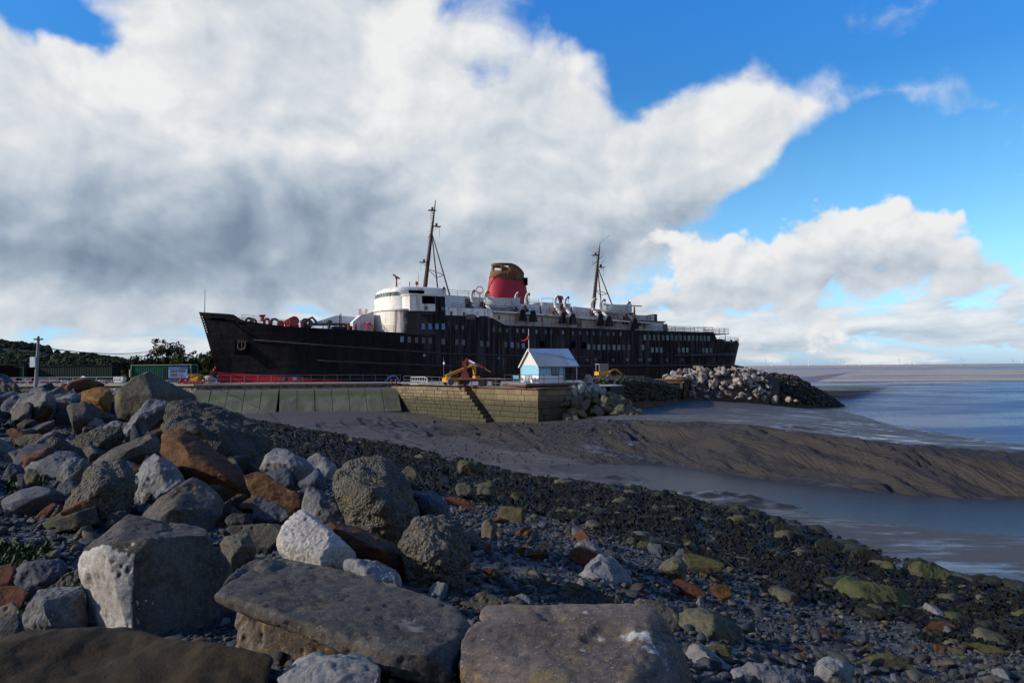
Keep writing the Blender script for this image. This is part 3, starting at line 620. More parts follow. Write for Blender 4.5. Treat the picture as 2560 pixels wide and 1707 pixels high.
# ---- white superstructure
def dplan(sf, ss, w, sb, n=17, p=0.75):
    L = [(ss - (ss - sf) * math.cos(a) ** p, w * math.sin(a)) for a in np.linspace(-math.pi / 2, math.pi / 2, n)]
    return [(sb, -w)] + L + [(sb, w)]
def tier(name, plan, z0, z1, mat, top=None, zfun=None):
    m = MB(); rows = [[(x, y, z0 + (z1 - z0) * k / 3) for x, y in plan] for k in range(4)]; m.grid(rows, closed=True); m._add(rows[-1], [tuple(range(len(plan)))])
    return m.build(name, mat, SHIP, smooth=True)
def front_mat():
    """white front plating that passes into the black of the ship's side"""
    m, b, bs = new_mat('front_house_paint'); P = coords(b); x, y, z = b.sep(P); n = b.noise(P, 0.9, 8, 0.65); Q = b.vm('MULTIPLY', P, (1.5, 1.5, 0.10)); st = b.noise(Q, 1.0, 8, 0.66)
    c = b.mix(b.mul(b.step(n, 0.4, 0.8), 0.3), (0.66, 0.64, 0.58), (0.46, 0.42, 0.36))
    side = b.step(b.add(x, b.mul(b.sub(n, 0.5), 2.0)), 32.2, 33.7)
    r = b.mul(b.step(st, 0.48, 0.62), b.step(b.add(x, b.mul(n, 2)), 31.0, 33.0)); c = b.mix(b.mul(r, 0.9), c, (0.26, 0.12, 0.045)); c = b.mix(b.mul(b.step(st, 0.60, 0.72), 0.6), c, (0.22, 0.11, 0.05))
    c = b.mix(side, c, b.mix(b.step(st, 0.45, 0.7), (0.004, 0.004, 0.005), (0.022, 0.020, 0.020)))
    b.put(bs.inputs['Base Color'], c); bs.inputs['Roughness'].default_value = 0.55; bump(b, bs, b.noise(P, 0.8, 4), 0.25, 0.1); return m
M_FRONT = front_mat()
tier('front_house', dplan(29, 34.4, 8.62, 40), 8.6, 13.0, M_FRONT)
tier('front_house_rim', dplan(28.75, 34.4, 8.75, 36), 12.86, 13.12, M_WHITE)
tier('bridge_house', dplan(30.2, 34.8, 7.0, 41.5), 13.1, 15.55, M_WHITE)
def crown_top():                      # wheelhouse with a rounded brow and roof
    m = MB(); rows = []
    for z, g in ((15.55, 0), (16.2, 0.0), (16.7, 0.05), (17.0, 0.25), (17.22, 0.7), (17.32, 1.6)):
        rows.append([(x, y, z) for x, y in dplan(30.5 + g, 34.4 + g * 0.4, 6.6 - g * 0.25, 41.5)])
    m.grid(rows, closed=True); m._add(rows[-1], [tuple(range(len(rows[-1])))]); m.build('wheelhouse', M_WHITE, SHIP, smooth=True)
crown_top()
for a in np.linspace(-1.15, 0.75, 12):      # wheelhouse windows round the front
    x = 34.4 - 3.95 * math.cos(a) ** 0.75; y = 6.64 * math.sin(a)
    w = MB().box((0, 0, 0), (0.10, 0.62, 0.68)).build('window', M_PALE if abs(a) < 0.8 else M_TEAL, SHIP); w.location = (x - 0.03, y, 15.98); w.rotation_euler = (0, 0, math.atan2(6.6 * math.cos(a), 3.0 * math.sin(a) * max(0.3, math.cos(a)) ** -0.25) - math.pi / 2)
MB().box((35.9, -6.64, 16.35), (2.9, 0.06, 0.55)).build('window', M_BLACKHOLE, SHIP)
for sg in (-1, 1):                         # bridge wing, near and far side
    wg = MB()
    pl = [(33.2, sg * 6.3), (33.3, sg * 8.0), (34.0, sg * 8.9), (35.0, sg * 9.1), (38.6, sg * 9.1), (38.6, sg * 6.3)]
    wg.prism(pl if sg > 0 else pl[::-1], 'z', 12.75, 15.5)
    pl2 = [(33.0, sg * 6.3), (33.1, sg * 8.1), (33.9, sg * 9.05), (35.0, sg * 9.25), (38.8, sg * 9.25), (38.8, sg * 6.3)]; wg.prism(pl2, 'z', 15.505, 15.68)
    wg.build('bridge_wing', M_WHITE, SHIP)
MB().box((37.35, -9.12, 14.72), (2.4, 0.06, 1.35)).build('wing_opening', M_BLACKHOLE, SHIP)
MB().box((39.6, -8.75, 13.6), (1.9, 0.12, 3.7)).build('wing_screen', M_HULL, SHIP)
for x in (36.9, 40.0): MB().box((x, -9.14, 13.25), (0.55, 0.05, 0.6)).build('window', M_TEAL, SHIP)
MB().box((45.1, -8.66, 12.78), (9.2, 0.10, 1.35)).build('bulwark', M_WHITE2, SHIP)
ZB = ([38, 55, 82, 92], [13.5, 13.0, 11.65, 11.3])
def zb(s): return float(np.interp(s, *ZB))
def loft_box(name, s0, s1, t, zlo, zhi, mat, n=14):
    m = MB(); ss = np.linspace(s0, s1, n)
    m.grid([[(s, -t, zlo(s)), (s, -t, zhi(s)), (s, t, zhi(s)), (s, t, zlo(s))] for s in ss], closed=True)
    m._add([(s0, -t, zlo(s0)), (s0, -t, zhi(s0)), (s0, t, zhi(s0)), (s0, t, zlo(s0))], [(0, 1, 2, 3)]); m._add([(s1, -t, zlo(s1)), (s1, -t, zhi(s1)), (s1, t, zhi(s1)), (s1, t, zlo(s1))], [(3, 2, 1, 0)])
    return m.build(name, mat, SHIP)
loft_box('promenade_house', 49.5, 84.5, 6.9, lambda s: 9.0, lambda s: zb(s) - 0.24, M_WHITE2)
loft_box('boat_deck', 41.6, 86, 8.45, lambda s: zb(s) - 0.24, lambda s: zb(s), M_WHITE2)
loft_box('aft_house', 84.6, 89.3, 6.7, lambda s: 9.0, lambda s: 11.75, M_WHITE)
loft_box('aft_house_roof', 80.5, 89.6, 7.0, lambda s: 11.76, lambda s: 11.95, M_RUST)
loft_box('officers_house', 41.6, 51.2, 5.2, zb, lambda s: 16.15 - (s - 42) * 0.035, M_WHITE)
loft_box('funnel_casing', 51.2, 61.6, 4.4, zb, lambda s: 14.9, M_WHITE2)
loft_box('rusty_deckhouse', 61.9, 68.2, 5.0, zb, lambda s: 15.35 - (s - 62) * 0.02, M_RUSTW)
loft_box('long_deckhouse', 68.4, 78.6, 5.6, zb, lambda s: 14.65 - (s - 68) * 0.07, M_RUSTW)
MB().box((66.6, -5.03, 14.5), (1.5, 0.05, 1.2)).build('doorway', M_RUST, SHIP)
for k, x in enumerate((46.2, 49.0)): MB().box((x, -5.23, 14.6 - k * 0.0), (0.7 if k else 1.0, 0.06, 0.9 if k else 1.9)).build('door' if not k else 'window', M_DIMW, SHIP)
loft_box('aft_cabin', 81.6, 84.0, 3.4, lambda s: 11.96, lambda s: 13.9, plain('green_black_paint', (0.02, 0.028, 0.024), 0.6))
MB().box((82.6, -3.43, 13.0), (1.0, 0.05, 0.7)).build('window', M_PALE, SHIP)
MB().box((84.9, -5.6, 12.6), (5.6, 0.12, 1.25)).build('wind_screen', M_RUSTW, SHIP); MB().box((88.0, -4.5, 12.75), (0.9, 2.2, 1.5)).build('locker', plain('dull_green_paint', (0.03, 0.05, 0.035), 0.7, rust=(0.1, 0.04, 0.02)), SHIP)
for px, py in ((1128, 784), (1160, 786), (1248, 795), (1355, 800), (1528, 806), (1537, 807), (1559, 808), (1567, 808)):
    s, z = inv(px, py - 1, 7.0 if px > 1240 else 8.7); tt = 6.93 if px > 1240 else 8.73; MB().box((s, -tt, z), (0.42, 0.06, 0.72)).build('window', M_DIMW, SHIP)
for px, py, w in ((1449, 806, 1.0), (1176, 789, 1.7), (1664, 816, 1.0), (1611, 810, 0.7)):
    s, z = inv(px, py, 7.0 if px > 1240 else 8.7); tt = 6.94 if px > 1240 else 8.74; MB().box((s, -tt, z - 0.2), (w, 0.06, 1.5 if px > 1240 else 0.9)).build('door', M_DIMW if px != 1611 else M_TEAL, SHIP)
MB().bar((80.6, -7.6, 9.9), (83.4, -7.6, 11.8), 0.7, 0.12, up=(0, 1, 0)).build('ladder', M_DARK, SHIP)
MB().box((31.6, -6.75, 10.6), (0.35, 0.9, 1.5), rz=-0.9).build('door', M_DIMW, SHIP)
# foredeck stair and breakwater
sr = MB()
for sd in (-0.5, 0.5): sr.bar((27.3 + sd, -2.4, 12.4), (27.6 + sd, -6.4, 9.4), 0.09, 0.34)
for k in range(11): sr.box((27.35, -2.5 - k * 0.37, 12.2 - k * 0.27), (1.0, 0.30, 0.05))
sr.build('stair', M_RED, SHIP)
srr = MB()
for sd in (-0.55, 0.55):
    srr.tube([(27.3 + sd, -1.0, 13.4), (27.3 + sd, -2.4, 13.4), (27.6 + sd, -6.4, 10.4), (27.6 + sd, -6.4, 9.4)], 0.05)
    for y in (-1.0, -1.7, -2.4): srr.cyl((27.3 + sd, y, 12.3), (27.3 + sd, y, 13.4), 0.04)
    srr.tube([(27.3 + sd, -1.0, 12.85), (27.3 + sd, -2.4, 12.85), (27.6 + sd, -6.4, 9.9)], 0.035)
srr.build('stair_rail', M_RAILRED, SHIP)
MB().prism([(24.9, 8.9), (24.9, 10.9), (26.4, 12.2), (28.6, 12.6), (28.6, 8.9)], 'y', -4.6, 3.2).build('breakwater_house', M_WHITE, SHIP)

# ---- railings
def rail(name, pts, h, mat=M_RAIL, step=1.9, rails=(1.0, 0.66, 0.33), r=0.035):
    m = MB(); pts = [np.array(p, float) for p in pts]
    for q in rails: m.tube([p + (0, 0, h * q) for p in pts], r, 4)
    L = [np.linalg.norm(b - a) for a, b in zip(pts[:-1], pts[1:])]; tot = sum(L); n = max(1, int(tot / step)); k = 0; acc = 0
    for i in range(n + 1):
        dd = min(tot * i / n, tot - 1e-6)
        while dd > acc + L[k] and k < len(L) - 1: acc += L[k]; k += 1
        p = pts[k] + (pts[k + 1] - pts[k]) * ((dd - acc) / L[k]); m.cyl(p, p + (0, 0, h), r * 1.2, n=5)
    return m.build(name, mat, SHIP)
for sg in (-1, 1):
    rail('railing', [(s, sg * (bd(s) - 0.1), zt(s)) for s in (6.6, 10, 13, 16, 20, 24, 28, 31.5)], 1.05)
    rail('railing', [(s, sg * 8.55, zt(s)) for s in (52.4, 58, 64, 73, 82, 92, 100.4)], 1.05, rails=(1, 0.75, 0.5, 0.25))
    rail('railing', [(s, sg * 8.35, zb(s)) for s in (42, 48, 55, 62, 70, 78, 85.8)], 1.0)
    rail('railing', [(s, sg * 5.0, 16.15 - (s - 42) * 0.035) for s in (42, 51)], 1.0)
    rail('railing', [(s, sg * (bd(s) - 0.15), zt(s)) for s in (102.4, 105, 108, 110.5, 112.2)], 1.2)
    rail('railing', [(s, sg * 4.2, 14.9) for s in (51.3, 61.5)], 1.0)
    rail('railing', [(s, sg * 4.2, 15.3) for s in (62.2, 67.2)], 0.9, rails=(1,), step=2.4)
rail('railing', [(89.6, -6.5, 9.8), (95, -3, 9.8), (100, -6.5, 9.8)], 1.0); rail('railing', [(90.5, -5.5, 9.8), (98, -5.5, 9.8)], 1.2)
dk = MB(); dk.box((104.6, 0, 9.6), (7.6, 9.0, 0.14))
for x, y in ((107.6, -4.0), (107.6, 4.0), (104, -4.2), (101.6, -4.3)): dk.cyl((x, y, 7.4), (x, y, 9.6), 0.07)
dk.build('docking_bridge', M_RUST, SHIP)
rail('railing', [(101.3, -4.4, 9.67), (108.3, -4.4, 9.67), (108.3, 4.4, 9.67)], 1.15, step=1.4)
for k in range(9):
    x = 103.3 + k * 0.95; MB().cyl((x, -(bd(x) - 0.8), 7.4), (x, -(bd(x) - 0.8), 7.95 + 0.25 * (k % 3 == 1)), 0.28, n=8).build('mooring_bitt', M_DARK, SHIP)
MB().box((105.4, -4.2, 7.9), (1.5, 1.2, 1.1)).build('capstan', M_DARK, SHIP)
MB().prism([(108.5, 2.0), (110.6, 3.1), (115.4, 2.2), (115.4, 2.0)], 'y', -1.6, 3.0).build('stern_fender', M_RUST, SHIP)
for y in (-1.4, 2.8): MB().cyl((115.2, y, 0.4), (114.3, y, 2.1), 0.16).build('fender_post', M_RUST, SHIP)

# ---- funnel
def fsec(z, n=40):
    k = (z - 13.0) / 10.0; a0 = 51.7 + 1.75 * min(k, 1.1) ** 1.1; a1 = 61.5 - 1.45 * min(k, 1.1); b_ = 2.75 - 0.75 * k; c = (a0 + a1) / 2; h = (a1 - a0) / 2; P = []
    for i in range(n):
        t = 2 * math.pi * i / n; ct, sn = math.cos(t), math.sin(t)
        P.append((c + h * abs(ct) ** 0.85 * (1 if ct > 0 else -1), b_ * abs(sn) ** 0.9 * (1 if sn > 0 else -1)))
    return P
def ztop(s): return 23.05 if s < 56.6 else 23.05 - 2.1 * ((s - 56.6) / 3.6) ** 1.6
def zband(s): return 20.35 - 0.11 * (s - 53)
FUN = MB(); rows = []
for k in range(9): rows.append([(x, y, 13.0 + (zband(x) - 13.0) * k / 8) for x, y in [fsec(13.0 + 7 * k / 8)[i] for i in range(40)]])
FUN.grid(rows, closed=True); fo = FUN.build('funnel', M_FUNRED, SHIP, smooth=True)
g = MB(); lev = [0, 0.25, 0.52, 0.56, 0.82, 0.86, 1.0]; rows = []
for q in lev: rows.append([(x, y, zband(x) + (ztop(x) - zband(x)) * q) for x, y in [fsec(19.9 + 3.1 * q)[i] for i in range(40)]])
P = [p for r in rows for p in r]; fs = []
for a in range(len(lev) - 1):
    for i in range(40):
        j = (i + 1) % 40; xm = (rows[a][i][0] + rows[a][j][0]) / 2
        if lev[a] >= 0.51 and lev[a + 1] <= 0.87 and xm < 56.3 and i not in (14, 20, 26, 17, 23)[:3]: continue
        if lev[a] < 0.5 and lev[a + 1] > 0.3 and xm > 59.6 and False: continue
        fs.append((a * 40 + i, a * 40 + j, (a + 1) * 40 + j, (a + 1) * 40 + i))
g._add(P, fs)
ft = g.build('funnel_top', M_FUNRUST, fo, smooth=True); md = ft.modifiers.new('thick', 'SOLIDIFY'); md.thickness = 0.10; md.offset = -1
rr = MB(); rr.tube([(x, y * 1.01, ztop(x)) for x, y in fsec(23.0)] + [(fsec(23.0)[0][0], fsec(23.0)[0][1] * 1.01, ztop(fsec(23.0)[0][0]))], 0.14, 6); rr.tube([(x, y * 1.02, zband(x)) for x, y in fsec(19.9)] + [(fsec(19.9)[0][0], 0, zband(fsec(19.9)[0][0]))], 0.07, 5); rr.build('funnel_rim', M_FUNRUST, fo)
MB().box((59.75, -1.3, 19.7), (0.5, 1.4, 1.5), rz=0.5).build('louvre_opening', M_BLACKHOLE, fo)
for k in range(3): MB().prism([(54 + k * 1.8, 20.6), (54.1 + k * 1.8, 20.6), (54.1 + k * 1.8, 21.4), (54 + k * 1.8, 21.4)], 'y', -2.18, -2.08).build('stiffener', M_FUNRUST, fo)
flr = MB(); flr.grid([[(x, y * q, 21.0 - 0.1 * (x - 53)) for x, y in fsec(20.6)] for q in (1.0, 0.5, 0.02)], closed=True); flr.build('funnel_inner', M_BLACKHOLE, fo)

# ---- masts
def mast(base, top, legs, join, brace, yard, plats, gap):
    b_, t_ = Vector((inv(*base, 0)[0], 0, inv(*base, 0)[1])), Vector((inv(*top, 0)[0], 0, inv(*top, 0)[1]))
    def on(py):                                  # point of the pole at the photo height py
        a = (base[1] - py) / (base[1] - top[1]); return b_.lerp(t_, a)
    j = on(join); m = MB(); m.tube([b_ + (b_ - t_).normalized() * 2.5, b_, b_.lerp(t_, 0.45), b_.lerp(t_, 0.8), t_], [0.42, 0.40, 0.30, 0.17, 0.06], 10)
    o = m.build('mast', M_MAST, SHIP, smooth=True)
    feet = [Vector((legs[0], -legs[1], legs[2])), Vector((legs[0], legs[1], legs[2]))]
    for f in feet: MB().cyl(j, f, 0.10, 0.15, n=7).build('stay_leg', M_MAST, o)
    k = (join - brace) / (join - base[1]); w = [j.lerp(f, k) for f in feet] + [on(brace)]
    br = MB()
    for a, c in ((0, 1), (1, 2), (2, 0)): br.cyl(w[a], w[c], 0.06, n=5)
    br.build('brace', M_MAST, o)
    y = on(yard); MB().tube([y + Vector((-0.5, -3.0, 0.55)), y, y + Vector((0.3, 3.2, -0.75))], [0.05, 0.09, 0.05], 6).build('yard', M_MAST, o)
    for py, sg in plats:
        p = on(py); q = MB(); q.box(p + Vector((sg * 0.9, 0, 0)), (1.5, 0.9, 0.08)); q.cyl(p + Vector((sg * 0.8, 0, 0.05)), p + Vector((sg * 0.8, 0, 0.6)), 0.22); q.cyl(p + Vector((sg * 1.4, 0, 0)), p + Vector((sg * 1.4, 0, -1.8)), 0.03); q.bar(p + Vector((0, 0, -0.9)), p + Vector((sg * 1.4, 0, 0)), 0.06); q.build('lamp_platform', M_MAST, o)
    ra = MB()                                    # rungs up the pole
    for a in np.linspace(0.02, gap, 40): p = b_.lerp(t_, a); ra.box(p + Vector((-0.36, 0, 0)), (0.22, 0.34, 0.04))
    ra.build('rungs', M_MAST, o); return o, on
mast((1063, 716), (1089, 500), (43.4, 3.3, 16.1), 582, 672, 580, ((566, 1), (657, -1), (527, -0.5)), 0.9)
mo, on2 = mast((1484, 762), (1500, 608), (80.0, 2.5, 14.0), 668, 724, 650, ((639, -1), (668, 1)), 0.9)
MB().tube([on2(608), on2(608) + Vector((1.6, -1.2, 1.6))], 0.03, 4).build('aerial', M_DARK, mo)
MB().tube([on2(655) + Vector((0.1, -3.0, 0.55)), on2(668) + Vector((0.3, 0, 0))], 0.05, 4).build('spreader', M_DARK, mo)
# radar, lamps and vents on the wheelhouse roof and decks
q = MB(); q.cyl((33.2, -3.0, 17.2), (33.2, -3.0, 19.0), 0.17, 0.13); q.cyl((33.2, -3.0, 19.0), (33.2, -3.0, 19.3), 0.3); q.bar((32.2, -4.4, 19.55), (34.1, -1.8, 19.2), 0.3, 0.16); q.bar((33.2, -3, 17.8), (34.0, -3, 18.3), 0.05); q.build('radar', plain('red_lead_paint', (0.24, 0.05, 0.03), 0.7, var=0.4), SHIP)
q = MB(); q.cyl((35.5, -3.6, 17.25), (35.5, -3.6, 18.5), 0.08); q.lathe([(0.02, 0), (0.3, 0.35), (0.34, 0.5), (0.28, 0.65), (0.03, 0.85)], (36.6, -4.4, 17.7), 8); q.cyl((36.6, -4.4, 17.3), (36.6, -4.4, 17.8), 0.08); q.cyl((36.9, -4.4, 17.3), (36.9, -4.4, 20.2), 0.03); q.build('signal_lamp', M_RED, SHIP)
q = MB(); q.cyl((82.8, -5.6, 11.9), (82.8, -5.6, 14.9), 0.3, 0.16); q.bar((81.0, -5.9, 15.1), (84.8, -5.3, 15.1), 0.16, 0.2); q.build('radar', M_RUST, SHIP)
q = MB(); q.cyl((67.0, -3.0, 15.2), (67.0, -3.0, 16.2), 0.35); q.lathe([(0.3, 0), (0.55, 0.2), (0.5, 0.8), (0.2, 0.95)], (67.0, -3.0, 16.0), 10); q.build('ventilator', M_RED, SHIP)
q = MB(); q.torus((47.7, -7.6, 17.0), (0.35, 1, 0), 0.62, 0.09); q.cyl((47.7, -7.6, 15.6), (47.7, -7.6, 16.4), 0.12); q.build('direction_finder', plain('pale_red_paint', (0.35, 0.10, 0.09), 0.7), SHIP)
# foredeck gear
q = MB()
for x, y in ((15.0, -2.5), (15.0, 1.5)):
    q.cyl((x, y - 1.2, 10.9), (x, y + 1.2, 10.9), 0.55, n=14); q.cyl((x, y - 1.4, 10.9), (x, y - 1.2, 10.9), 0.85, n=16); q.cyl((x, y + 1.2, 10.9), (x, y + 1.4, 10.9), 0.85, n=16); q.box((x, y, 10.1), (1.6, 2.4, 0.5))
q.build('windlass', M_RED, SHIP)
q = MB()
for x, y in ((11.2, -3.2), (12.6, -3.4), (13.2, -2.2), (16.4, -3.6)): q.cyl((x, y, 9.7), (x, y, 10.8), 0.33, n=10); q.cyl((x, y, 10.8), (x, y, 11.0), 0.45, n=10)
q.lathe([(0.5, 0), (0.35, 0.3), (0.35, 0.7), (0.6, 0.95), (0.6, 1.05)], (9.9, -2.6, 10.9), 14); q.build('bollard', M_RED, SHIP)
for x, y, a in ((7.8, -2.8, 0.6), (10.6, -3.2, 0.5), (8.6, -1.0, 0.5), (16.9, -3.8, 0.7), (17.6, -3.0, 0.55), (12.0, -1.6, 0.7)): MB().torus((x, y, 10.9 - 0.02 * x), (0.4, 1, 0.1), a, 0.2, 16, 6).build('tyre_fender', M_DARK, SHIP)
MB().tube([(16.6, -3.5, 9.8), (17.0, -3.9, 11.0), (18.0, -3.9, 11.6), (18.8, -4.0, 10.7)], 0.22).build('bent_pipe', M_DARK, SHIP); MB().lathe([(0.25, 0), (0.25, 0.9), (0.55, 1.0), (0.5, 1.35), (0.1, 1.45)], (20.6, -5.6, 9.6), 12).build('ventilator', M_DARK, SHIP)
for x, h_ in ((22.3, 2.5), (22.55, 2.7)): MB().cyl((x, -5.85, 9.5), (x, -5.85, 9.5 + h_), 0.08).build('stanchion', M_DARK, SHIP)
q = MB(); rs = random.Random(3)
for k in range(8): q.box((21.2 + k * 0.42, -6.0 + 0.2 * (k % 3), 9.7), (0.6, 0.7, 0.5 + 0.15 * (k % 2)), rz=0.3 * (k % 3))
q.build('mooring_gear', M_DARK, SHIP)
hc = MB(); hc.prism([(18.4, 10.75), (22.6, 12.2), (26.2, 12.0), (26.2, 10.75)], 'y', -1.5, 2.8); hc.build('hatch_cover', plain('pale_grey_canvas', (0.62, 0.64, 0.68), 0.8, var=0.1), SHIP)
hf = MB(); hf.box((22.4, 0.4, 10.66), (9.4, 5.0, 0.16))
for x in (18.0, 21, 24, 26.9):
    for y in (-2.0, 2.8): hf.cyl((x, y, 9.2), (x, y, 10.6), 0.08)
hf.build('hatch_frame', M_RUST, SHIP)
q = MB()
for x in (23.6, 24.9): q.cyl((x, -7.0, 9.2), (x, -7.0, 10.35), 0.17); q.cyl((x, -7.0, 10.3), (x, -7.0, 10.42), 0.24)
q.box((24.25, -7.0, 9.3), (2.0, 0.5, 0.14)); q.build('bollard', M_RED, SHIP)

# ---- davits, ten on the side seen
def davit(i, px, footpy):
    s, z0 = inv(px, footpy, 8.6)
    prof = [(8.75, 0), (8.7, 0.75), (8.3, 1.35), (7.2, 2.05), (6.1, 2.75), (5.65, 3.35), (5.6, 4.0), (5.85, 4.6), (6.35, 5.05), (6.95, 5.2)]
    m = MB()
    for q in (-0.11, 0.11): m.tube([(s + q, -t, z0 + z) for t, z in prof], [0.16, 0.17, 0.18, 0.19, 0.19, 0.18, 0.17, 0.15, 0.13, 0.10], 6)
    o = m.build('davit', M_DAVIT, SHIP)
    k = MB(); k.box((s, -7.0, z0 + 4.95), (0.35, 0.45, 0.4)); k.cyl((s, -7.05, z0 + 4.8), (s, -7.05, z0 + 4.0), 0.05); k.build('fall_block', M_RUST, o); k = MB(); k.box((s - 0.2, -6.0, z0 + 2.5), (0.7, 0.8, 0.7)); k.box((s + 0.15, -5.2, z0 + 2.2), (0.6, 0.9, 0.9), rz=0.4); k.bar((s, -6.2, z0 + 2.3), (s, -5.0, z0 + 1.2), 0.25); k.bar((s, -7.6, z0 + 1.7), (s, -5.6, z0 + 1.9), 0.2); k.build('winch', M_RUST, o)
    if px > 1240: MB().prism([(s - 0.85, z0 - 0.4), (s + 0.85, z0 - 0.4), (s + 0.35, z0 + 1.7), (s - 0.35, z0 + 1.7)], 'y', -9.0, -8.55).build('davit_foot', M_HULL, o)
    return s, z0
DV = [davit(i, *p) for i, p in enumerate(((1117, 787), (1194, 793), (1228, 795), (1306, 797), (1332, 799), (1406, 804), (1431, 806), (1500, 809), (1522, 811), (1586, 817)))]
def lifeboat(sa, sb, t, zk, h, label):
    L = sb - sa; root = thing('lifeboat', label, 'lifeboat', ship_pt((sa + sb) / 2, t, zk), SHIP_RZ, 'lifeboats hanging in the davits')
    rows = []
    for u in np.linspace(-1, 1, 19):
        w = 1.25 * (1 - abs(u) ** 2.6) + 0.03; kz = 0.55 * abs(u) ** 3; gz = h + 0.28 * u * u; x = u * L / 2 * 1.0
        rows.append([(x * (1 - 0.08 * (1 - v / 8) * abs(u)), w * math.sin(a) , kz + (gz - kz) * (1 - math.cos(a) if 1 else 0)) for v, a in [(k, -math.pi / 2 + math.pi * k / 16) for k in range(17)]])
    rows = [[(x, y, (p[0][2] if 0 else z)) for x, y, z in p] for p in rows]
    m = MB(); rows2 = []
    for u in np.linspace(-1, 1, 19):
        w = 1.25 * (1 - abs(u) ** 2.6) + 0.03; kz = 0.5 * abs(u) ** 3; gz = h + 0.28 * u * u
        rows2.append([(u * L / 2, w * math.copysign(abs(math.sin(a)) ** 0.6, math.sin(a)), kz + (gz - kz) * (1 - math.cos(a) ** 1.4)) for a in np.linspace(-math.pi / 2, math.pi / 2, 15)])
    m.grid(rows2); m.build('hull', M_LB, root, smooth=True)
    c = MB(); c.grid([[(u * L / 2 * 0.98, (1.2 * (1 - abs(u) ** 2.6) + 0.02) * q, h + 0.26 * u * u + 0.02 - 0.05 * (1 - q * q)) for q in (-1, 0, 1)] for u in np.linspace(-1, 1, 13)]); c.build('cover', M_DARK, root)
    r = MB()
    for sg in (-1, 1): r.tube([(u * L / 2, sg * (1.27 * (1 - abs(u) ** 2.6) + 0.04), h + 0.28 * u * u) for u in np.linspace(-1, 1, 17)], 0.06, 5)
    r.build('gunwale', M_LB2, root); f = MB()
    for u in (-0.78, 0.78): f.cyl((u * L / 2, 0, h), (u * L / 2, 0, h + 1.2), 0.05)
    f.build('fall_rope', M_DARK, root)
    return root
M_LB = plain('weathered_boat_paint', (0.50, 0.53, 0.55), 0.6, var=0.25, scale=1.4, rust=(0.12, 0.09, 0.07), rust_amt=0.45, streak=True); M_LB2 = plain('boat_gunwale', (0.62, 0.64, 0.65), 0.6, rust=(0.1, 0.06, 0.04))
sa, za = inv(1214, 768, 6.9); sb, zb2 = inv(1300, 769, 6.9)
lifeboat(sa, sb, 6.9, za - 0.1, 1.75, 'white lifeboat hanging in front of the red funnel')
sa, za = inv(1506, 783, 6.9); sb, _ = inv(1580, 784, 6.9)
lifeboat(sa, sb, 6.9, za - 0.1, 1.75, 'white lifeboat hanging behind the after mast of the ship')
# ------------------------------------------------------------------ quay, walls, hut, machines, yard, trees, hills
QC = at_z(1345, 970, 0.0); QL = at(1000, 958, 116)
EDGE = [at(-420, 966, 118), at(0, 964.5, 117), at(200, 961.5, 115), at(490, 962, 109), at(700, 960, 111.5), QL, QC, at_z(1428, 967.5, 0.0), np.array([14.0, 106.0, -0.2]), np.array([24, 133, -0.6]), np.array([36, 152, -1.2]), np.array([50, 168, -1.5]), np.array([76, 190, -2.2])]
rows = [[(p[0], p[1], p[2] - 0.06) for p in EDGE], [tuple(p) for p in EDGE], [(p[0] * 1.35 - 2, 0.5 * (p[1] + 250), max(p[2], 0.1) + 0.1) for p in EDGE], [(p[0] * 2.2, 330, 0.6) for p in EDGE]]
tag(MB().grid(rows).build('quay_ground', M_QUAY), kind='structure')

tag(MB().grid([[tuple(p - (0, -0.1, 0.02)) for p in EDGE[8:]], [(p[0], p[1] - 1.5, -6.5) for p in EDGE[8:]]]).build('quay_bank', plain('bank_earth', (0.022, 0.017, 0.013), 0.95, var=0.5, bump_=0.5)), kind='structure')
def stone_mat(name, c1, c2, moss=0.0, mz=(-1.2, -3.5), stain=True):
    m, b, bs = new_mat(name); P = coords(b); x, y, z = b.sep(P); n = b.noise(P, 0.8, 8, 0.65); n2 = b.noise(P, 5, 6, 0.65); st = b.noise(b.vm('MULTIPLY', P, (1.4, 1.4, 0.2)), 1.0, 6, 0.65)
    rnd = b.n('ShaderNodeNewGeometry').outputs['Random Per Island']
    c = b.mix(b.mad(n2, 0.45, b.mul(rnd, 0.75)), c1, c2)
    if stain: c = b.mix(b.mul(b.step(st, 0.5, 0.72), 0.7), c, (0.075, 0.045, 0.025))
    if moss: 
        g = b.mul(b.step(b.mad(b.sub(n, 0.5), 1.6, z), mz[0], mz[1]), moss); c = b.mix(g, c, b.mix(n2, (0.024, 0.026, 0.015), (0.070, 0.066, 0.038)))
    b.put(bs.inputs['Base Color'], c); bs.inputs['Roughness'].default_value = 0.85; bs.inputs['Specular IOR Level'].default_value = 0.25; bump(b, bs, b.add(n2, n), 0.5, 0.06); return m
M_BLOCK = stone_mat('sandstone_blocks', (0.095, 0.072, 0.042), (0.215, 0.165, 0.098), 0.92, (-0.9, -2.3)); M_JOINT = plain('wall_core', (0.012, 0.012, 0.010), 0.95)
M_RUBBLEWALL = stone_mat('rubble_wall', (0.045, 0.040, 0.033), (0.34, 0.30, 0.245)); M_COPING = plain('coping_concrete', (0.24, 0.22, 0.19), 0.85, var=0.35, scale=1.2, bump_=0.3)
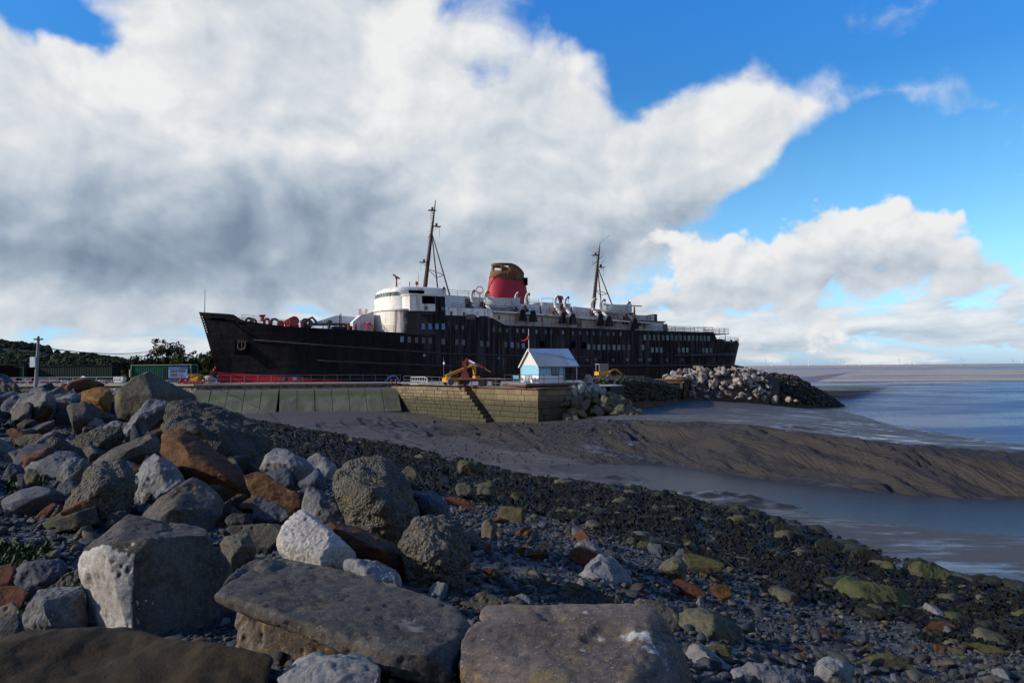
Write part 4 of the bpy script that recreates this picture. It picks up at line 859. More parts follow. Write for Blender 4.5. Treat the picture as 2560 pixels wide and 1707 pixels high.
# block wall of the quay: courses of real blocks in front of a dark core
qd = (QL - QC)[:2]; QLEN = float(np.linalg.norm(qd)); qd = qd / QLEN; qn = np.array([qd[1], -qd[0]]); qn = qn if qn[1] < 0 else -qn
rd = at_z(1436, 967.3, 0.0)[:2] - QC[:2]; RLEN = float(np.linalg.norm(rd)); rd /= RLEN; rn = np.array([rd[1], -rd[0]]); rn = rn if rn[1] < 0 else -rn
def wall_u(px, off=0.0):
    k = (px - 1280) / F; o = QC[:2] + qn * off; return float((k * o[1] - o[0]) / (qd[0] - k * qd[1]))
def blocks(m, o, d, n, u0, u1, z0, z1, hc, lmin, lmax, cut=None, deep=0.5, seed=1):
    rs = random.Random(seed); z = z1; M3 = Matrix(((d[0], n[0], 0), (d[1], n[1], 0), (0, 0, 1)))
    while z > z0 + 0.05:
        h_ = hc * rs.uniform(0.9, 1.1); u = u0 - rs.uniform(0, lmin)
        while u < u1:
            L_ = rs.uniform(lmin, lmax); a, c = max(u, u0), min(u + L_, u1)
            if cut: a = max(a, cut(z))
            if c - a > 0.12:
                q = rs.uniform(-0.03, 0.04); p = o + d * ((a + c) / 2) + n * (q - deep / 2)
                m.box((p[0], p[1], z - h_ / 2), (c - a - 0.05, deep, h_ - 0.05), M=M3)
            u += L_
        z -= h_
    return m
ST0, ST1 = wall_u(1160, 1.2), wall_u(1216, 1.2)        # head and foot of the steps, measured from the corner
QW = thing('quay_wall', 'buff stone block quay wall with steps below the blue hut', 'quay wall', (0, 0, 0))
cr = MB(); P4 = [QC[:2] - qn * 0.4, QL[:2] - qn * 0.4]
cr.grid([[(*(QC[:2] - qn * 0.35 + rd * RLEN), -0.3), (*(QC[:2] - qn * 0.35 - rn * 0.35), -0.15), (*(QL[:2] - qn * 0.35), 0.1)], [(*(QC[:2] - qn * 0.35 + rd * RLEN), -6), (*(QC[:2] - qn * 0.35 - rn * 0.35), -6), (*(QL[:2] - qn * 0.35), -6)]]); cr.build('wall_core', M_JOINT, QW)
zq = lambda u: QC[2] + (QL[2] - QC[2]) * u / QLEN
b1 = blocks(MB(), QC[:2], qd, qn, 0.0, ST0 + 1.5, -5.2, -0.22, 0.74, 1.2, 2.6, seed=3); b1.build('main_face', M_BLOCK, QW, bevel=0.02)
b3 = blocks(MB(), QC[:2], rd, rn, 0.0, RLEN, -5.2, -0.22, 0.74, 1.2, 2.4, seed=5); b3.build('end_face', M_BLOCK, QW, bevel=0.02)
cutf = lambda z: ST1 + (ST0 - ST1) * min(1, max(0, (z + 4.3) / 4.2))
b2 = blocks(MB(), QC[:2] + qn * 1.2, qd, qn, ST1, QLEN + 3, -5.2, -0.1, 0.50, 0.5, 1.9, cut=cutf, deep=1.5, seed=9); b2.build('stepped_face', M_BLOCK, QW, bevel=0.02)
cp = MB(); e0, e1 = QC[:2] + qn * 0.05, QL[:2] + qn * 0.05
cp.bar((*e0, -0.10), (*(QC[:2] + qd * (ST0 - 0.2) + qn * 0.05), 0.0), 0.30, 0.2); cp.bar((*(QC[:2] + rn * 0.05), -0.10), (*(QC[:2] + rd * RLEN + rn * 0.05), -0.15), 0.3, 0.2); cp.build('edge_beam', M_RUST, QW)
# rubble wall with a mossy concrete apron to the left
pts = [at(-420, 966, 118), at(0, 964.5, 117), at(200, 961.5, 115), at(490, 962, 109), at(700, 960, 111.5), QL + np.array([-0.6, 0.4, 0])]
RW = thing('stone_wall', 'long low grey rubble wall along the quay in front of the bow', 'wall', (0, 0, 0))
def apron_mat():
    m, b, bs = new_mat('mossy_apron'); P = coords(b); x, y, z = b.sep(P); n = b.noise(P, 0.7, 8, 0.65); st = b.noise(b.vm('MULTIPLY', P, (1.2, 0.6, 0.25)), 1.0, 7, 0.66)
    c = b.mix(n, (0.050, 0.052, 0.032), (0.19, 0.185, 0.12)); g = b.step(b.add(b.mul(st, 1.4), z), -1.05, -0.2); g2 = b.mul(b.step(st, 0.40, 0.60), 0.8)
    c = b.mix(g2, c, (0.060, 0.068, 0.026)); c = b.mix(b.mul(b.step(b.noise(P, 0.35, 6, 0.7), 0.48, 0.62), 0.7), c, (0.045, 0.040, 0.030)); c = b.mix(b.mul(b.step(b.mad(b.sub(st, 0.5), 1.3, z), -1.75, -1.2), 0.9), c, (0.055, 0.074, 0.008)); c = b.mix(b.step(z, -0.98, -0.86), c, (0.085, 0.075, 0.062))
    b.put(bs.inputs['Base Color'], c); bs.inputs['Roughness'].default_value = 0.8; bump(b, bs, n, 0.4, 0.05); return m
w = MB(); cpg = MB(); ap = MB(); ap2 = []
for i in range(len(pts) - 1):
    p, q = pts[i], pts[i + 1]; dd = (q - p)[:2]; L_ = np.linalg.norm(dd); dd /= L_; nn = np.array([dd[1], -dd[0]]); nn = nn if nn[1] < 0 else -nn
    rs = random.Random(i); z = -0.05
    while z > -1.5:
        h_ = rs.uniform(0.14, 0.34); u = 0
        while u < L_:
            l_ = rs.uniform(0.2, 0.75); c = p[:2] + dd * (u + l_ / 2) + nn * (rs.uniform(-0.06, 0.05) - 0.2); zz = p[2] + (q[2] - p[2]) * u / L_
            w.box((c[0], c[1], zz + z - h_ / 2 - 0.1), (l_ - 0.04, 0.5, h_ - 0.03), M=Matrix.Rotation(math.atan2(dd[1], dd[0]) + rs.uniform(-0.06, 0.06), 3, 'Z') @ Matrix.Rotation(rs.uniform(-0.07, 0.07), 3, 'Y')); u += l_
        z -= h_
    cpg.bar((*(p[:2] + nn * 0.1), p[2] - 0.02), (*(q[:2] + nn * 0.1), q[2] - 0.02), 0.7, 0.26)
    if i >= 3:
        k = int(L_ / 2.2)
        for a in range(k):
            A = p + (q - p) * (a / k); B = p + (q - p) * ((a + 0.97) / k); j = rs.uniform(-0.04, 0.04)
            ap._add([(*(A[:2] + nn * 0.45), -0.78), (*(B[:2] + nn * 0.45), -0.78), (*(B[:2] + nn * (1.4)), -1.0 + j), (*(A[:2] + nn * 1.4), -1.0 + j), (*(B[:2] + nn * (5.6 + j)), -4.1), (*(A[:2] + nn * (5.6 + j)), -4.1)], [(0, 1, 2, 3), (3, 2, 4, 5)])
w.build('rubble_face', M_RUBBLEWALL, RW); cpg.build('coping', M_COPING, RW); o = ap.build('apron', apron_mat(), RW); md = o.modifiers.new('t', 'SOLIDIFY'); md.thickness = 0.5; md.offset = -1
bk = MB(); bk.grid([[tuple(p + (0, 0.35, -0.3)) for p in pts], [tuple(p + (0, 0.35, -5)) for p in pts]]); bk.build('wall_core', M_JOINT, RW)

# railings on the quay
def fence(name, label, pts, h, mat, step=1.9, rails=(1.0, 0.5), r=0.03, group=None, pr=0.04):
    pts = [np.array(p, float) for p in pts]; root = thing(name, label, 'railing', tuple(pts[0]), 0, group); O = pts[0]
    for q in rails: MB().tube([p - O + (0, 0, h * q) for p in pts], r, 5).build('rail', mat, root)
    L = [np.linalg.norm(b - a) for a, b in zip(pts[:-1], pts[1:])]; tot = sum(L); n = max(1, int(round(tot / step))); pm = None
    for i in range(n + 1):
        dd = tot * i / n; k = 0
        while k < len(L) - 1 and dd > L[k]: dd -= L[k]; k += 1
        p = pts[k] + (pts[k + 1] - pts[k]) * min(1, dd / L[k]) - O
        if pm is None: pm = MB().cyl((0, 0, -0.1), (0, 0, h + 0.03), pr, n=6).build('post', mat, root); pm.location = p
        else: c = pm.copy(); COL.objects.link(c); c.parent = root; c.location = p
    return root
up = np.array([0, 0.35, 0.1])
fence('railing', 'long grey two-bar railing on the rubble wall in front of the bow', [at(440, 960, 109.6), at(700, 958, 112), QL + (0, 0.5, 0.05)], 1.25, M_RAIL)
fence('railing', 'grey two-bar railing on the stone block quay above the steps', [QL + (0.6, 0.1, 0.05), np.array([*(QC[:2] + qd * (ST0 + 0.3) - qn * 0.3), 0.05])], 1.1, M_RAIL)
fence('railing', 'rusty railing between the steps and the blue hut platform', [np.array([*(QC[:2] + qd * (ST0 - 1.2) - qn * 0.3), 0.0]), np.array([*(QC[:2] + qd * 3.0 - qn * 0.3), 0.0])], 1.1, M_RAIL)
fence('railing', 'white topped railing along the yard by the red benches', [at(-300, 964, 118), at(120, 961, 116), at(300, 960, 114)], 1.1, plain('pale_rail', (0.35, 0.36, 0.38), 0.5), step=4)

# hut on its platform
HD = np.array([0.89, 0.456]); HD /= np.linalg.norm(HD); HRZ = math.atan2(HD[1], HD[0]); HC = at(1347, 957, 95.0); HB = HC[2]
def board_mat(name, lower, upper, zsplit):
    m, b, bs = new_mat(name); P = coords(b); x, y, z = b.sep(P); n = b.noise(P, 2.0, 6, 0.6); f = b.m('FRACT', b.mul(z, 5.6)); g = b.step(f, 0.90, 1.0)
    c = b.mix(b.m('GREATER_THAN', z, zsplit), lower, upper) if zsplit else upper
    c = b.mix(b.mul(n, 0.35), c, (0.35, 0.36, 0.36)); c = b.mix(b.mul(g, 0.45), c, (0.10, 0.11, 0.12)); b.put(bs.inputs['Base Color'], c); bs.inputs['Roughness'].default_value = 0.55; bump(b, bs, b.mul(f, 1.0), 0.5, 0.03); return m
M_HUTW = board_mat('hut_boards', (0.68, 0.71, 0.74), (0.20, 0.50, 0.68), 0.98); M_HUTG = board_mat('hut_gable_boards', None, (0.62, 0.60, 0.55), 0)
def roof_mat():
    m, b, bs = new_mat('corrugated_roof'); P = coords(b); x, y, z = b.sep(P); n = b.noise(P, 0.9, 6, 0.6)
    sh = b.m('FRACT', b.mul(b.m('FLOOR', b.mul(x, 0.75)), 0.377)); c = b.mix(b.mad(n, 0.6, b.mul(sh, 0.3)), (0.14, 0.165, 0.20), (0.26, 0.30, 0.35))
    c = b.mix(b.m('GREATER_THAN', z, 3.85), c, (0.16, 0.25, 0.40)); c = b.mix(b.mul(b.m('GREATER_THAN', x, 4.6), b.step(n, 0.35, 0.5)), c, (0.20, 0.28, 0.40)); b.put(bs.inputs['Base Color'], c); bs.inputs['Roughness'].default_value = 0.5
    w = b.n('ShaderNodeTexWave'); w.inputs['Scale'].default_value = 3.2; b.put(w.inputs['Vector'], P); bump(b, bs, w.outputs['Fac'], 0.6, 0.03); return m
HUT = thing('hut', 'small blue and white boarded hut with a grey metal roof on the quay', 'hut', tuple(HC), HRZ)
W_, EV, RG = 4.8, 2.3, 4.4
for nm, bx in (('wall', [(0, 0), (3.8, 0), (3.8, W_), (0, W_)]),):
    m = MB(); m.grid([[(x, y, 0) for x, y in bx], [(x, y, EV) for x, y in bx]], closed=True); hw = m.build(nm, M_HUTW, HUT)
MB()._add([(-0.002, 0, EV), (-0.002, W_, EV), (-0.002, W_ / 2, RG - 0.1)], [(0, 1, 2)])._add([(3.8, 0, EV), (3.8, W_, EV), (3.8, W_ / 2, RG - 0.1)], [(0, 2, 1)]).build('gable', M_HUTG, HUT)
rf = MB(); ov = 0.28; sl = (RG - EV) / (W_ / 2)
rf.grid([[(x, -ov, EV - ov * sl), (x, W_ / 2, RG), (x, W_ + ov, EV - ov * sl)] for x in (-0.25, 5.95)]); rfo = rf.build('roof', roof_mat(), HUT); md = rfo.modifiers.new('t', 'SOLIDIFY'); md.thickness = 0.07; md.offset = 1
brg = MB()
for y0, y1 in ((-ov, W_ / 2), (W_ + ov, W_ / 2)): brg.bar((-0.27, y0, EV - ov * sl - 0.06), (-0.27, y1, RG - 0.06), 0.05, 0.2)
brg.build('barge_board', plain('barge_white', (0.55, 0.54, 0.51), 0.6), HUT)
MB().box((2.45, -0.03, 1.55), (1.15, 0.06, 1.25)).build('window', plain('black_frame', (0.015, 0.015, 0.02), 0.5), HUT)
wn = [o for o in HUT.children if o.name.startswith('window')][0]
for x in (2.19, 2.71): MB().box((x, -0.065, 1.55), (0.42, 0.02, 1.05)).build('pane', glass('hut_pane', (0.10, 0.15, 0.22), 0.08), wn)
for x, y in ((5.8, 0.1), (5.8, W_ - 0.1)): MB().cyl((x, y, -0.2), (x, y, EV - 0.1), 0.06).build('veranda_post', plain('post_white', (0.6, 0.62, 0.64), 0.6), HUT)
MB().bar((3.8, 0.05, EV - 0.16), (5.9, 0.05, EV - 0.16), 0.12, 0.14).build('eave_beam', plain('beam_blue', (0.22, 0.48, 0.62), 0.6), HUT)
MB().tube([(-0.28, -ov - 0.05, EV - ov * sl - 0.04), (5.95, -ov - 0.05, EV - ov * sl - 0.04)], 0.05, 6).build('gutter', plain('gutter_grey', (0.16, 0.17, 0.18), 0.5), HUT); MB().cyl((3.72, -0.1, 0.1), (3.72, -0.1, EV - 0.1), 0.04).build('downpipe', bpy.data.materials['gutter_grey'], HUT)
for x, y in ((-0.01, -0.01), (3.79, -0.01), (-0.01, W_)): MB().box((x, y, EV / 2), (0.11, 0.11, EV)).build('corner_board', plain('corner_white', (0.50, 0.52, 0.53), 0.6), HUT)
MB().box((4.6, W_ - 0.3, 0.6), (1.0, 0.5, 1.2)).build('veranda_locker', M_DARK, HUT)
tag(MB().cyl((0, 0, -0.4), (0, 0, 2.6), 0.055, 0.035, n=8).build('flagpole', plain('pole_grey', (0.5, 0.5, 0.5), 0.5), None), 'thin pale pole rising above the gable of the blue hut', 'pole').location = at(1322, 872, 96.6)
sk = MB(); sk.tube([(0, 0, 1.75), (-0.12, 0.02, 1.35), (-0.45, 0.04, 1.12), (-1.0, 0.05, 1.05)], [0.10, 0.12, 0.10, 0.06], 8)
s_ = sk.build('windsock', plain('red_windsock', (0.38, 0.02, 0.03), 0.7), None, smooth=True); s_.location = at(1322, 872, 96.6); tag(s_, 'limp red windsock on the pole above the hut gable', 'windsock')
PF = thing('hut_platform', 'rust red steel deck under the blue hut overhanging the quay corner', 'platform', tuple(HC - (0, 0, 0)), HRZ)
MB().box((2.0, 1.6, -0.06), (9.6, 6.6, 0.1)).build('deck', plain('deck_grey', (0.22, 0.21, 0.21), 0.8), PF)
fr = MB()
for y in (-1.7, 1.2, 4.7): fr.bar((-2.8, y, -0.24), (6.9, y, -0.24), 0.16, 0.26)
for x in (-2.8, 2, 6.8): fr.bar((x, -1.7, -0.22), (x, 4.7, -0.22), 0.14, 0.2)
fr.build('beam', M_RUST, PF)
for x in (-2.4, 0.5, 3.4, 5.2): MB().cyl((x, -1.0, -0.75), (x, -1.0, -0.3), 0.12).build('stub_leg', M_DARK, PF)
def hpt(x, y, z): c, s = math.cos(HRZ), math.sin(HRZ); return HC + np.array([x * c - y * s, x * s + y * c, z])
fence('railing', 'thin black railing round the platform of the blue hut', [hpt(-2.7, 4.4, 0), hpt(-2.7, -1.6, 0), hpt(6.7, -1.6, 0), hpt(6.7, 4.4, 0)], 1.05, plain('black_rail', (0.02, 0.02, 0.025), 0.6), step=2.1)
def bench(label, loc, rz, mat, wid=1.5, matf=None, group=None, name='bench'):
    r = thing(name, label, 'bench', tuple(loc), rz, group); s = MB()
    for k in range(3): s.box((0, -0.2 + k * 0.16, 0.44), (wid, 0.13, 0.04))
    s.build('seat', mat, r); b = MB()
    for k in range(3): b.box((0, 0.27 + k * 0.03, 0.6 + k * 0.15), (wid, 0.04, 0.13))
    b.build('backrest', mat, r)
    for x in (-wid / 2 - 0.03, wid / 2 + 0.03):
        f = MB(); f.box((x, -0.2, 0.21), (0.07, 0.07, 0.42)); f.bar((x, 0.22, 0), (x, 0.36, 1.0), 0.07); f.box((x, 0, 0.64), (0.07, 0.5, 0.05)); f.box((x, -0.22, 0.5), (0.07, 0.06, 0.3)); f.box((x, 0.02, 0.4), (0.06, 0.45, 0.06)); f.build('leg', matf or mat, r)
    return r
bench('teal painted bench by the white gable of the hut', hpt(-1.2, 3.4, 0), HRZ + R(90), plain('teal_bench_paint', (0.10, 0.26, 0.32), 0.6))
bench('weathered grey bench in front of the white gable of the hut', hpt(-0.7, 0.9, 0), HRZ + R(95), plain('grey_bench_wood', (0.26, 0.27, 0.27), 0.8))

# telehandler, flat trailer and loader crane
M_YEL = plain('yellow_machine_paint', (0.62, 0.26, 0.012), 0.5, var=0.2, rust=(0.2, 0.09, 0.03), rust_amt=0.4); M_TYRE = plain('tyre_rubber', (0.014, 0.014, 0.015), 0.85, var=0.4); M_GREYT = plain('dusty_tyre', (0.16, 0.155, 0.15), 0.9, var=0.3)
M_BOOM = plain('red_crane_paint', (0.16, 0.012, 0.016), 0.5, var=0.3); M_GLASSD = glass('cab_glass', (0.05, 0.06, 0.07), 0.06)
def wheel(parent, x, y, r, w, tm, rim):
    o = MB(); o.lathe([(r * 0.55, -w / 2), (r * 0.9, -w / 2), (r, -w / 3), (r, w / 3), (r * 0.9, w / 2), (r * 0.55, w / 2)], n=20); ob = o.build('wheel', tm, parent, smooth=True); ob.location = (x, y, r); ob.rotation_euler = (R(90), 0, 0)
    MB().lathe([(0.05, -w * 0.42), (r * 0.56, -w * 0.40), (r * 0.56, w * 0.40), (0.05, w * 0.42)], n=16).build('rim', rim, ob)
    return ob
TZ = at(1150, 962, 103); TH_S = 0.86; TH = thing('telehandler', 'yellow telescopic handler with a raised boom beside the flat trailer', 'telehandler', tuple(at(1140, 962.5, 103)), R(28))
bd_ = MB(); bd_.prism([(-2.0, 0.5), (1.9, 0.5), (2.0, 0.95), (1.2, 1.15), (0.4, 1.2), (-1.6, 1.3), (-2.1, 1.1)], 'y', -0.85, 0.85); bd_.build('body', M_YEL, TH, bevel=0.04)
cb = MB(); cb.prism([(-0.9, 1.15), (0.45, 1.15), (0.35, 2.25), (-0.7, 2.3)], 'y', 0.05, 0.86); cbo = cb.build('cab', M_DARK, TH); MB().prism([(-0.75, 1.4), (0.32, 1.4), (0.25, 2.15), (-0.62, 2.18)], 'y', -0.0, 0.04).build('window', M_GLASSD, cbo)
bm_ = MB(); bm_.bar((-2.0, -0.45, 1.45), (1.6, -0.45, 2.75), 0.36, 0.42); bm_.bar((1.5, -0.45, 2.72), (2.3, -0.45, 3.0), 0.26, 0.3); bm_.build('boom', M_YEL, TH, bevel=0.03)
hd = MB(); hd.tube([(2.2, -0.45, 3.0), (2.7, -0.45, 3.15), (3.1, -0.45, 2.6), (3.15, -0.45, 1.6)], [0.2, 0.34, 0.34, 0.25], 8); hd.box((3.4, -0.45, 1.2), (0.7, 1.3, 0.5)); hd.build('boom_head', M_YEL, TH)
TH.scale = (TH_S,) * 3
for x in (-1.35, 1.35):
    for y in (-0.95, 0.95): wheel(TH, x, y, 0.62, 0.42, M_GREYT, M_YEL)
TR = thing('flatbed_trailer', 'long rusty red flatbed trailer on big black wheels', 'trailer', tuple(at(1204, 966, 101)), R(-6))
tb = MB(); tb.box((0, 0, 1.0), (6.4, 2.3, 0.16)); tb.box((0, -0.6, 0.84), (6.2, 0.15, 0.2)); tb.box((0, 0.6, 0.84), (6.2, 0.15, 0.2)); tb.build('bed', plain('trailer_red', (0.10, 0.03, 0.025), 0.8, var=0.5), TR); tb2 = MB()
for k in range(6): tb2.box((-2.6 + k * 0.95, 0.1 * (k % 2), 1.11), (0.9, 2.1, 0.05), rz=0.03 * k)
tb2.build('deck_board', plain('old_boards', (0.18, 0.15, 0.12), 0.9, var=0.4), TR)
for x in (0.2, 2.0):
    for y in (-0.95, 0.95): wheel(TR, x, y, 0.52, 0.34, M_TYRE, M_DARK)
MB().bar((-3.1, -0.7, 0.1), (-3.1, -0.7, 0.95), 0.14).build('landing_leg', M_RUST, TR); MB().bar((-3.1, 0.7, 0.1), (-3.1, 0.7, 0.95), 0.14).build('landing_leg', M_RUST, TR)
CR = thing('loader_crane', 'dark red folding loader crane standing on the flatbed trailer', 'crane', tuple(at(1163, 948, 101.2)), R(-4))
q = MB(); q.box((0, 0, 0.45), (0.9, 0.9, 0.9)); q.box((0, 0, 1.4), (0.42, 0.42, 1.6)); q.build('column', M_BOOM, CR, bevel=0.03)
q = MB(); q.bar((-0.25, 0, 2.1), (0.35, 0, 2.75), 0.34, 0.4); q.bar((0.2, 0, 2.72), (2.5, 0, 1.55), 0.30, 0.36); q.build('arm', M_BOOM, CR, bevel=0.03)
q = MB(); q.bar((2.4, 0, 1.62), (3.5, 0, 0.95), 0.16, 0.18); q.build('extension', plain('rusty_extension', (0.12, 0.07, 0.05), 0.6), CR); q = MB(); q.cyl((0.5, -0.22, 2.2), (1.7, -0.2, 1.75), 0.08); q.build('hydraulic_ram', plain('chrome', (0.6, 0.62, 0.65), 0.25, metal=0.8), CR)
MB().bar((0.55, -0.19, 2.56), (1.35, -0.19, 2.15), 0.02, 0.22).build('arm_plate', plain('white_plate', (0.7, 0.7, 0.7), 0.5), CR)
# small things along the quay edge
q = MB(); q.lathe([(0.26, 0), (0.30, 0.35), (0.24, 0.7), (0.18, 0.8), (0.22, 0.95), (0.16, 1.05), (0.02, 1.1)], n=12); o = q.build('hydrant', plain('bright_red_paint', (0.50, 0.02, 0.03), 0.5), None, smooth=True); o.location = tuple(np.array([*(QC[:2] + qd * (ST0 + 1.0) + qn * 0.4), -0.55])); tag(o, 'bright red hydrant at the head of the quay steps', 'hydrant')
LP_ = thing('lamp_post', 'thin grey pole with a small white lamp beside the yellow telehandler', 'lamp post', tuple(at(1109.5, 965, 104.5))); MB().cyl((0, 0, 0), (0, 0, 3.9), 0.05, 0.035).build('pole', M_RAIL, LP_); q = MB(); q.lathe([(0.05, 0), (0.14, 0.1), (0.14, 0.3), (0.05, 0.42)], (0.06, 0, 3.0), 10); q.build('lamp_shade', plain('lamp_white', (0.75, 0.75, 0.75), 0.4), LP_); MB().cyl((0, 0, 3.9), (0, 0, 4.6), 0.015).build('aerial', M_DARK, LP_)
GW = thing('ladder_frame', 'grey tubular ladder frame leaning on the quay railing', 'frame', tuple(at(1049, 962, 112)), R(-38)); q = MB(); rs = random.Random(4)
q.tube([(-2.0, 0, 0), (-1.8, 0, 1.15), (1.0, 0, 1.2), (1.6, 0, 0.95), (1.8, 0, 0)], 0.06); q.tube([(-2.0, 0, 0.1), (1.8, 0, 0.05)], 0.06); q.tube([(-1.9, 0, 0.6), (1.7, 0, 0.55)], 0.04)
for k in range(7): q.bar((-1.6 + k * 0.5, 0, 0.05), (-1.45 + k * 0.5, 0, 1.15), 0.05)
q.build('frame', plain('galvanised', (0.42, 0.42, 0.42), 0.5, metal=0.3), GW)
o = MB().tube([(-1.6, 0, 0.1), (-1.1, 0, 0.5), (-0.5, 0, 1.1), (0.1, 0, 1.3), (0.6, 0, 1.15), (0.95, 0, 0.6), (1.2, 0, 0.1), (2.2, -0.2, 0.05)], 0.07, 8).build('hose', plain('blue_hose', (0.03, 0.14, 0.36), 0.5), None, smooth=True); o.location = tuple(at(982, 960, 116)); tag(o, 'bright blue hose arched over the quay railing below the ship', 'hose')
for k, px in enumerate((979, 990)): o = MB().lathe([(0.16, 0), (0.13, 0.25), (0.13, 0.55), (0.2, 0.62), (0.2, 0.7), (0.03, 0.74)], n=12).build('mooring_post', plain('mooring_red', (0.18, 0.03, 0.02), 0.7), None, smooth=True); o.location = tuple(at(px, 959, 114)); tag(o, 'short dark red mooring post on the quay below the blue hose', 'mooring post', 'mooring posts by the blue hose')
BR = thing('crowd_barrier', 'grey barrier with two notice boards by the red boot top of the bow', 'barrier', tuple(at(708, 960, 112.8)), R(30)); q = MB(); q.tube([(-1.2, 0, 0), (-1.2, 0, 1.1), (3.0, 0, 1.1), (3.0, 0, 0)], 0.04)
for k in range(16): q.cyl((-1.0 + k * 0.25, 0, 0.15), (-1.0 + k * 0.25, 0, 1.1), 0.015)
q.build('frame', M_RAIL, BR); MB().box((-1.25, 0, 0.65), (0.12, 0.12, 1.3)).build('post', M_RED, BR); MB().box((0.4, -0.05, 0.75), (0.55, 0.03, 0.55)).build('notice_board', M_DARK, BR); MB().box((1.7, -0.05, 0.8), (0.6, 0.03, 0.45)).build('notice_board', plain('notice_white', (0.5, 0.5, 0.5), 0.6), BR)
EXC = thing('mini_excavator', 'small yellow excavator with a glazed cab on the earth bank under the ship', 'excavator', tuple(at(1506, 944, 124)), R(20)); q = MB(); q.box((0, 0, 0.7), (2.2, 1.6, 0.6)); q.build('body', M_YEL, EXC, bevel=0.05)
q = MB()
for x in (-0.85, 0.75):
    for y in (-0.6, 0.6): q.box((x, y, 1.6), (0.09, 0.09, 1.3))
q.box((-0.05, 0, 2.28), (1.8, 1.4, 0.1)); cbo = q.build('cab', plain('cab_grey', (0.30, 0.31, 0.30), 0.6), EXC); MB().box((-0.05, -0.58, 1.6), (1.5, 0.03, 1.2)).build('window', glass('excavator_glass', (0.16, 0.18, 0.18), 0.2), cbo)
MB().tube([(0.9, -0.2, 0.8), (1.9, -0.3, 1.35), (2.5, -0.3, 1.3), (3.6, -0.3, 0.45)], [0.16, 0.18, 0.17, 0.12], 6).build('boom', M_YEL, EXC); q = MB()
for y in (-0.7, 0.7): q.box((0, y, 0.2), (2.3, 0.4, 0.42))
q.build('track', M_TYRE, EXC, bevel=0.06)
q = MB(); rs = random.Random(8)

# stranded barge
BG = thing('barge', 'rust and moss stained steel barge stranded on the mud below the rubble', 'barge', tuple(at(1709, 997, 138)), R(101))
ro = []
for x, w_, zb_ in ((0.0, 0.15, 0.55), (0.5, 0.9, 0.3), (1.6, 2.0, 0.0), (4, 2.9, -0.1), (9, 3.2, -0.2), (14, 3.2, -0.2)): ro.append([(x - 0.6 * (1 if x == 0 else 0), -w_ - 0.25, 3.6), (x, -w_, 3.2), (x + 0.1, -w_ * 0.9, 1.6), (x + 0.3, -w_ * 0.5, zb_), (x + 0.3, w_ * 0.5, zb_), (x + 0.1, w_ * 0.9, 1.6), (x, w_, 3.2), (x - 0.6 * (1 if x == 0 else 0), w_ + 0.25, 3.6)])
m = MB(); m.grid(ro); m.build('hull', stone_mat('barge_plating', (0.035, 0.028, 0.016), (0.075, 0.055, 0.028), 0.7, (2.4, 1.0)), BG); m = MB()
m.tube([ro[k][0] for k in range(6)][::-1] + [ro[k][7] for k in range(6)], 0.14, 6); m.build('rubbing_strake', M_RUST, BG)
MB().box((7, 0, 2.9), (13.5, 5.6, 0.1)).build('deck', M_DARK, BG)

# yard on the left: containers, furniture, sign, lamp post
def corr_mat(name, c):
    m, b, bs = new_mat(name); P = coords(b); x, y, z = b.sep(P); n = b.noise(P, 0.8, 6, 0.6); w = b.m('SINE', b.mul(b.add(x, y), 22.0)); st = b.noise(b.vm('MULTIPLY', P, (2, 2, 0.2)), 1.0, 6, 0.65)
    cc = b.mix(n, tuple(v * 0.75 for v in c), tuple(v * 1.25 for v in c)); cc = b.mix(b.mul(b.step(st, 0.56, 0.75), 0.6), cc, (0.05, 0.03, 0.02)); b.put(bs.inputs['Base Color'], cc); bs.inputs['Roughness'].default_value = 0.75; bs.inputs['Specular IOR Level'].default_value = 0.1; bump(b, bs, w, 0.5, 0.05); return m
def container(label, px0, px1, ytop, ybot, D, mat, turn=0.0, depth=2.44, rim=True, doors=None):
    a, c = at(px0, ybot, D), at(px1, ybot, D); L_ = float(c[0] - a[0]); h_ = float(at(px0, ytop, D)[2] - a[2]); r = thing('shipping_container', label, 'container', tuple(a), turn)
    MB().box((L_ / 2, depth / 2, h_ / 2), (L_ - 0.1, depth - 0.1, h_ - 0.12)).build('body', mat, r); f = MB()
    for y in (0, depth):
        for x in (0.06, L_ - 0.06): f.box((x, y, h_ / 2), (0.16, 0.16, h_))
        for z in (0.08, h_ - 0.06): f.box((L_ / 2, y, z), (L_, 0.14, 0.14))
    for x in (0.06, L_ - 0.06):
        for z in (0.08, h_ - 0.06): f.box((x, depth / 2, z), (0.12, depth, 0.13))
    f.build('frame', mat if not rim else plain('rim_' + label[:6], rim, 0.6), r)
    for (x, w_, hh) in doors or (): MB().box((x, -0.06, hh / 2 + 0.1), (w_, 0.06, hh)).build('doorway', M_BLACKHOLE, r)
    return r, L_, h_
M_DG = corr_mat('dark_green_steel', (0.007, 0.018, 0.016)); M_DG2 = corr_mat('faded_green_steel', (0.010, 0.021, 0.019))
container('dark green container with an open black doorway at the far end of the yard', -160, 61, 912, 953, 124, M_DG2, rim=False, doors=((14.2 - 3.4, 4.2, 2.3), (13.4, 0.7, 2.2)))
container('long dark green container standing end to end beside the one with the open doorway', 66, 281, 914, 953, 125, M_DG, rim=False, doors=((0.8, 1.4, 2.2),))
q = plain('container_gap_shed', (0.015, 0.017, 0.016), 0.9)
GC, L_, h_ = container('bright green container carrying a blue and white display board', 327, 478, 912, 953, 119, corr_mat('bright_green_steel', (0.005, 0.050, 0.036)), rim=(0.16, 0.20, 0.13))
MB().box((-0.03, 1.2, h_ / 2), (0.06, 2.2, h_ - 0.2)).build('end_door', plain('light_green_door', (0.02, 0.22, 0.15), 0.5), GC)
